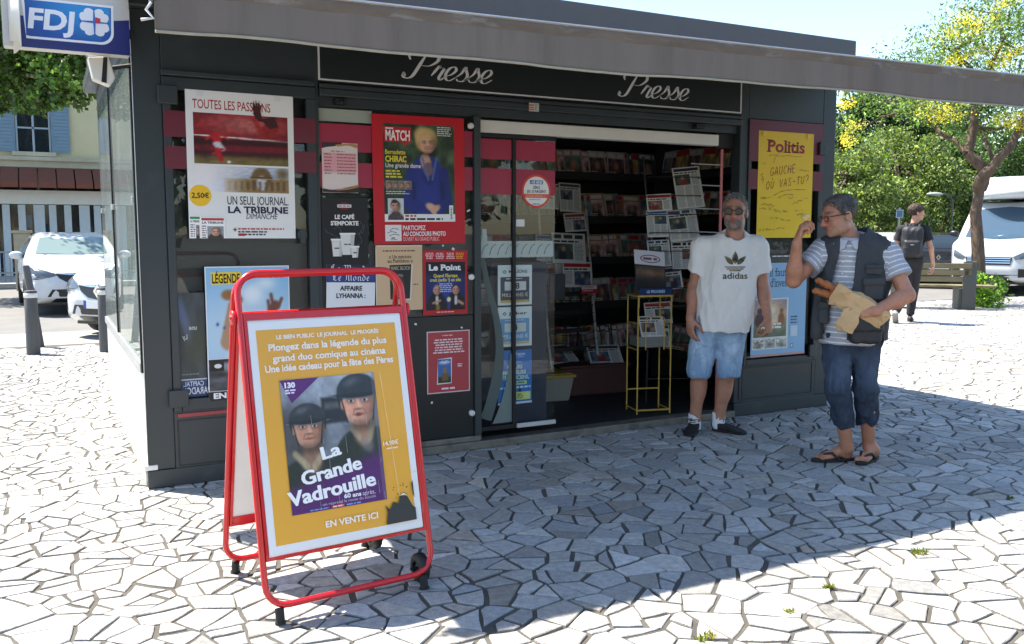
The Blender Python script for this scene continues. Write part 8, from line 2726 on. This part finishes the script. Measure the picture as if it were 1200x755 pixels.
def sack(cs, hw, hd, jit=.006):
    # a flat-bottomed paper sack: rectangular section with creased gussets
    k = len(cs); prof = [(-1, -.8), (-.5, -1), (0, -.92), (.5, -1), (1, -.8), (.86, 0), (1, .8), (.5, 1), (0, .94), (-.5, 1), (-1, .8), (-.86, 0)]
    V, F = [], []
    for i in range(k):
        c = np.array(cs[i]); t = nrm(np.array(cs[min(i+1, k-1)])-np.array(cs[max(i-1, 0)])); u = nrm(np.cross(t, (0, 1, .15))); w = np.cross(t, u)
        for (p, q) in prof: V.append(c+u*p*hw[i]+w*q*hd[i]+t*rb.normal()*jit*1.6+u*rb.normal()*jit+w*rb.normal()*jit)
    n = 12
    for i in range(k-1):
        for j in range(n):
            A, B_, C_, D_ = i*n+j, i*n+(j+1) % n, (i+1)*n+(j+1) % n, (i+1)*n+j
            F += [(A, B_, D_), (B_, C_, D_)] if (i+j) % 2 else [(A, B_, C_), (A, C_, D_)]
    F.append(tuple(range((k-1)*n, k*n)))
    b.add(V, F)
cs = [(-.105, -.215, 1.090), (-.070, -.212, 1.074), (-.030, -.209, 1.055), (.010, -.207, 1.036), (.050, -.205, 1.015), (.090, -.201, .992), (.130, -.194, .966), (.165, -.186, .942), (.190, -.180, .925)]
sack(cs, [.066, .062, .060, .060, .061, .062, .060, .058, .056], [.050, .046, .044, .045, .046, .046, .042, .036, .030])
sack([(.020, -.236, 1.000), (.004, -.246, .965), (-.012, -.252, .930), (-.024, -.254, .895), (-.030, -.252, .868)], [.030, .044, .056, .060, .050], [.016, .018, .018, .014, .006], .005)
pb = b.build('paper_bag', mat('brown_kraft_paper', (204, 166, 120), 0.75, var=0.14, vscale=9, bump=.2, bscale=60))
held(pb, 'crumpled brown paper bag of bread held under the arm of the man in the vest', 'paper bag')
S = Sdf(); S.cap((-.205, -.224, 1.098), (-.03, -.205, 1.048), .019, .027, .002); S.cap((-.190, -.202, 1.160), (-.03, -.20, 1.080), .018, .027, .002); S.mod(folds(.004, 30, 4)); S.mod(lambda P, d: d+.004*(np.sin(P[:, 0]*150+P[:, 2]*70) > .75))
br = sdf_obj('bread_loaf', S, mat('bread_crust', (168, 98, 48), 0.6, var=.3, vscale=18, bump=.3, bscale=70), None, .004)
held(br, 'golden bread loaf poking out of the brown paper bag', 'bread')
S = Sdf(); hp_ = wA+v3(.045, -.03, .150); S.ell(hp_, (.024, .020, .018), rotm(.4, .3, 0), .01); S.ell(hp_+v3(.012, -.01, .010), (.016, .016, .012), None, .006); S.mod(folds(.003, 50, 4))
sn = sdf_obj('snack', S, mat('pale_pastry', (214, 190, 120), 0.6, var=.2, vscale=40), None, .003)
held(sn, 'small pale snack held up in the fingers of the man in the vest', 'snack')

# ============================================================ walker with a backpack
pk = person_root('person in black clothes with a black backpack walking away past the bench', 1058, 378)
HF3 = frame((.92, .35, .0), (.0, 0, 1))
Hc3 = v3(.130, .02, 1.755)
B = Sdf(); Head3 = Sdf(); WH3 = head_sdf(Head3, Hc3, HF3, 1.08); B.p += Head3.p
B.cap((.10, .02, 1.52), (.12, .015, 1.68), .060, .056, .03)
B.ell((.09, .02, 1.33), (.16, .10, .2), None, .05)
s1, e1, w1 = v3(-.085, .02, 1.49), v3(-.145, .06, 1.20), v3(-.12, .16, .98)
s2, e2, w2 = v3(.270, .02, 1.49), v3(.360, .00, 1.19), v3(.405, .06, .935)
for a_, e, w in ((s1, e1, w1), (s2, e2, w2)):
    B.cap(a_, e, .05, .040, .03); B.cap(e, w, .040, .028, .02); B.cap(a_, (.09, .02, 1.46), .05, .08, .04)
hand_sdf(B, w1, frame((0, .2, -1), (-1, 0, 0)), 1.05, -1, .5, .4); hand_sdf(B, w2, frame((.0, .15, -1), (1, .1, 0)), 1.05, 1, .6, .4)
q1, r1, t1_ = v3(.02, .02, .97), v3(.02, .06, .52), v3(-.115, -.24, .175)
q2, r2, t2_ = v3(.165, .02, .97), v3(.135, .20, .53), v3(.105, .21, .10)
for hp, kn, an in ((q1, r1, t1_), (q2, r2, t2_)): B.cap(hp, kn, .08, .055, .03); B.cap(kn, an, .05, .036, .03)
sdf_obj('body', B, M_SKIN, pk, .006, skincol(WH3, HF3, 1.08, (196, 146, 120)))
beard_hair(Head3, WH3, HF3, 1.08, pk, (70, 46, 34), lambda q: -np.maximum(q[:, 2]-.045+.8*np.maximum(0, .06-q[:, 1]), np.minimum(-(q[:, 1]+.005), q[:, 2]+.035)), .006, .007, .016)
S = Sdf(); S.ell((.09, .02, 1.34), (.19, .125, .2), None, .05); S.ell((.09, .02, 1.12), (.165, .12, .2), None, .06)
for a_, e in ((s1, e1), (s2, e2)): S.cap(a_, a_+(e-a_)*.62, .066, .076, .03); S.cap(a_, (.1, .02, 1.52), .062, .075, .04)
S.cut((0, 0, 1.0), (0, 0, -1)); S.cut((.1, 0, 1.585), (0, 0, 1))
for sgn, a_, e in ((-1, s1, e1), (1, s2, e2)):
    S.mod(lambda P, d, a_=a_, e=e, sgn=sgn: np.where((P[:, 0]-.09)*sgn > .18, np.maximum(d, (P-(a_+(e-a_)*.6)) @ nrm(e-a_)), d))
S.mod(folds(.006, 12, 3)); sdf_obj('t_shirt', S, mat('black_jersey', (34, 34, 37), .85), pk, .007)
S = Sdf(); S.cap((.04, .02, 1.0), (.14, .02, 1.0), .12, .12, .05)
for hp, kn, an in ((q1, r1, t1_), (q2, r2, t2_)): S.cap(hp, kn, .095, .075, .03); S.cap(kn, kn*.1+an*.9, .074, .060, .03)
S.mod(folds(.008, 12, 7)); S.cut((0, 0, 1.06), (0, 0, 1)); sdf_obj('trousers', S, mat('black_trousers', (38, 38, 42), .85, var=.15), pk, .007)
SHG = mat('grey_trainer', (150, 150, 148), .7)
o = shoe('shoe', (.105, .12, 0), (.115, .40, 0), mat('black_trainer', (40, 40, 42), .6), pk, .05, .08)
# trailing shoe, heel lifted
S = Sdf(); Fm = frame((.05, .75, -.65), (0, .65, .75)); hl = v3(-.118, -.295, .175)
S.ell(hl+Fm @ v3(0, .05, .02), (.040, .06, .042), Fm, .02); S.ell(hl+Fm @ v3(0, .15, .01), (.046, .10, .032), Fm, .03); S.box(hl+Fm @ v3(0, .12, -.022), (.046, .15, .014), Fm, .012, .008); S.cap(t1_, hl+Fm @ v3(0, .05, .03), .045, .04, .02)
S.cut((0, 0, .003), (0, 0, -1)); sdf_obj('shoe', S, SHG, pk, .006)
bp_ = Sdf(); bp_.box((.085, -.155, 1.295), (.155, .085, .245), None, .07); bp_.box((.085, -.225, 1.20), (.125, .05, .12), None, .04, .02); bp_.box((.085, -.20, 1.40), (.11, .055, .10), None, .05, .03); bp_.mod(folds(.008, 10, 4))
M_PACK = mat('black_backpack_nylon', (34, 34, 38), .6, var=.12, vscale=10)
bpk = sdf_obj('backpack', bp_, M_PACK, None, .007)
bpk.matrix_world = Matrix.Translation(pk.location) @ Matrix.Rotation(pk.rotation_euler.z, 4, 'Z'); tag(bpk, 'black backpack on the back of the walker in black clothes', 'backpack')
b = MB()
for sg in (-1, 1):
    b.tube([(.085+sg*.09, -.12, 1.53), (.085+sg*.10, -.02, 1.595), (.085+sg*.11, .10, 1.54), (.085+sg*.13, .155, 1.40), (.085+sg*.15, .10, 1.22), (.085+sg*.14, -.08, 1.12)], .018, 8)
b.tube([(.05, -.13, 1.54), (.06, -.14, 1.585), (.11, -.14, 1.585), (.12, -.13, 1.54)], .009, 6); b.build('strap', M_PACK, bpk)
b = MB(); b.box(.06, -.281, 1.245, .11, -.270, 1.258); b.build('zip_label', M_ALU, bpk)
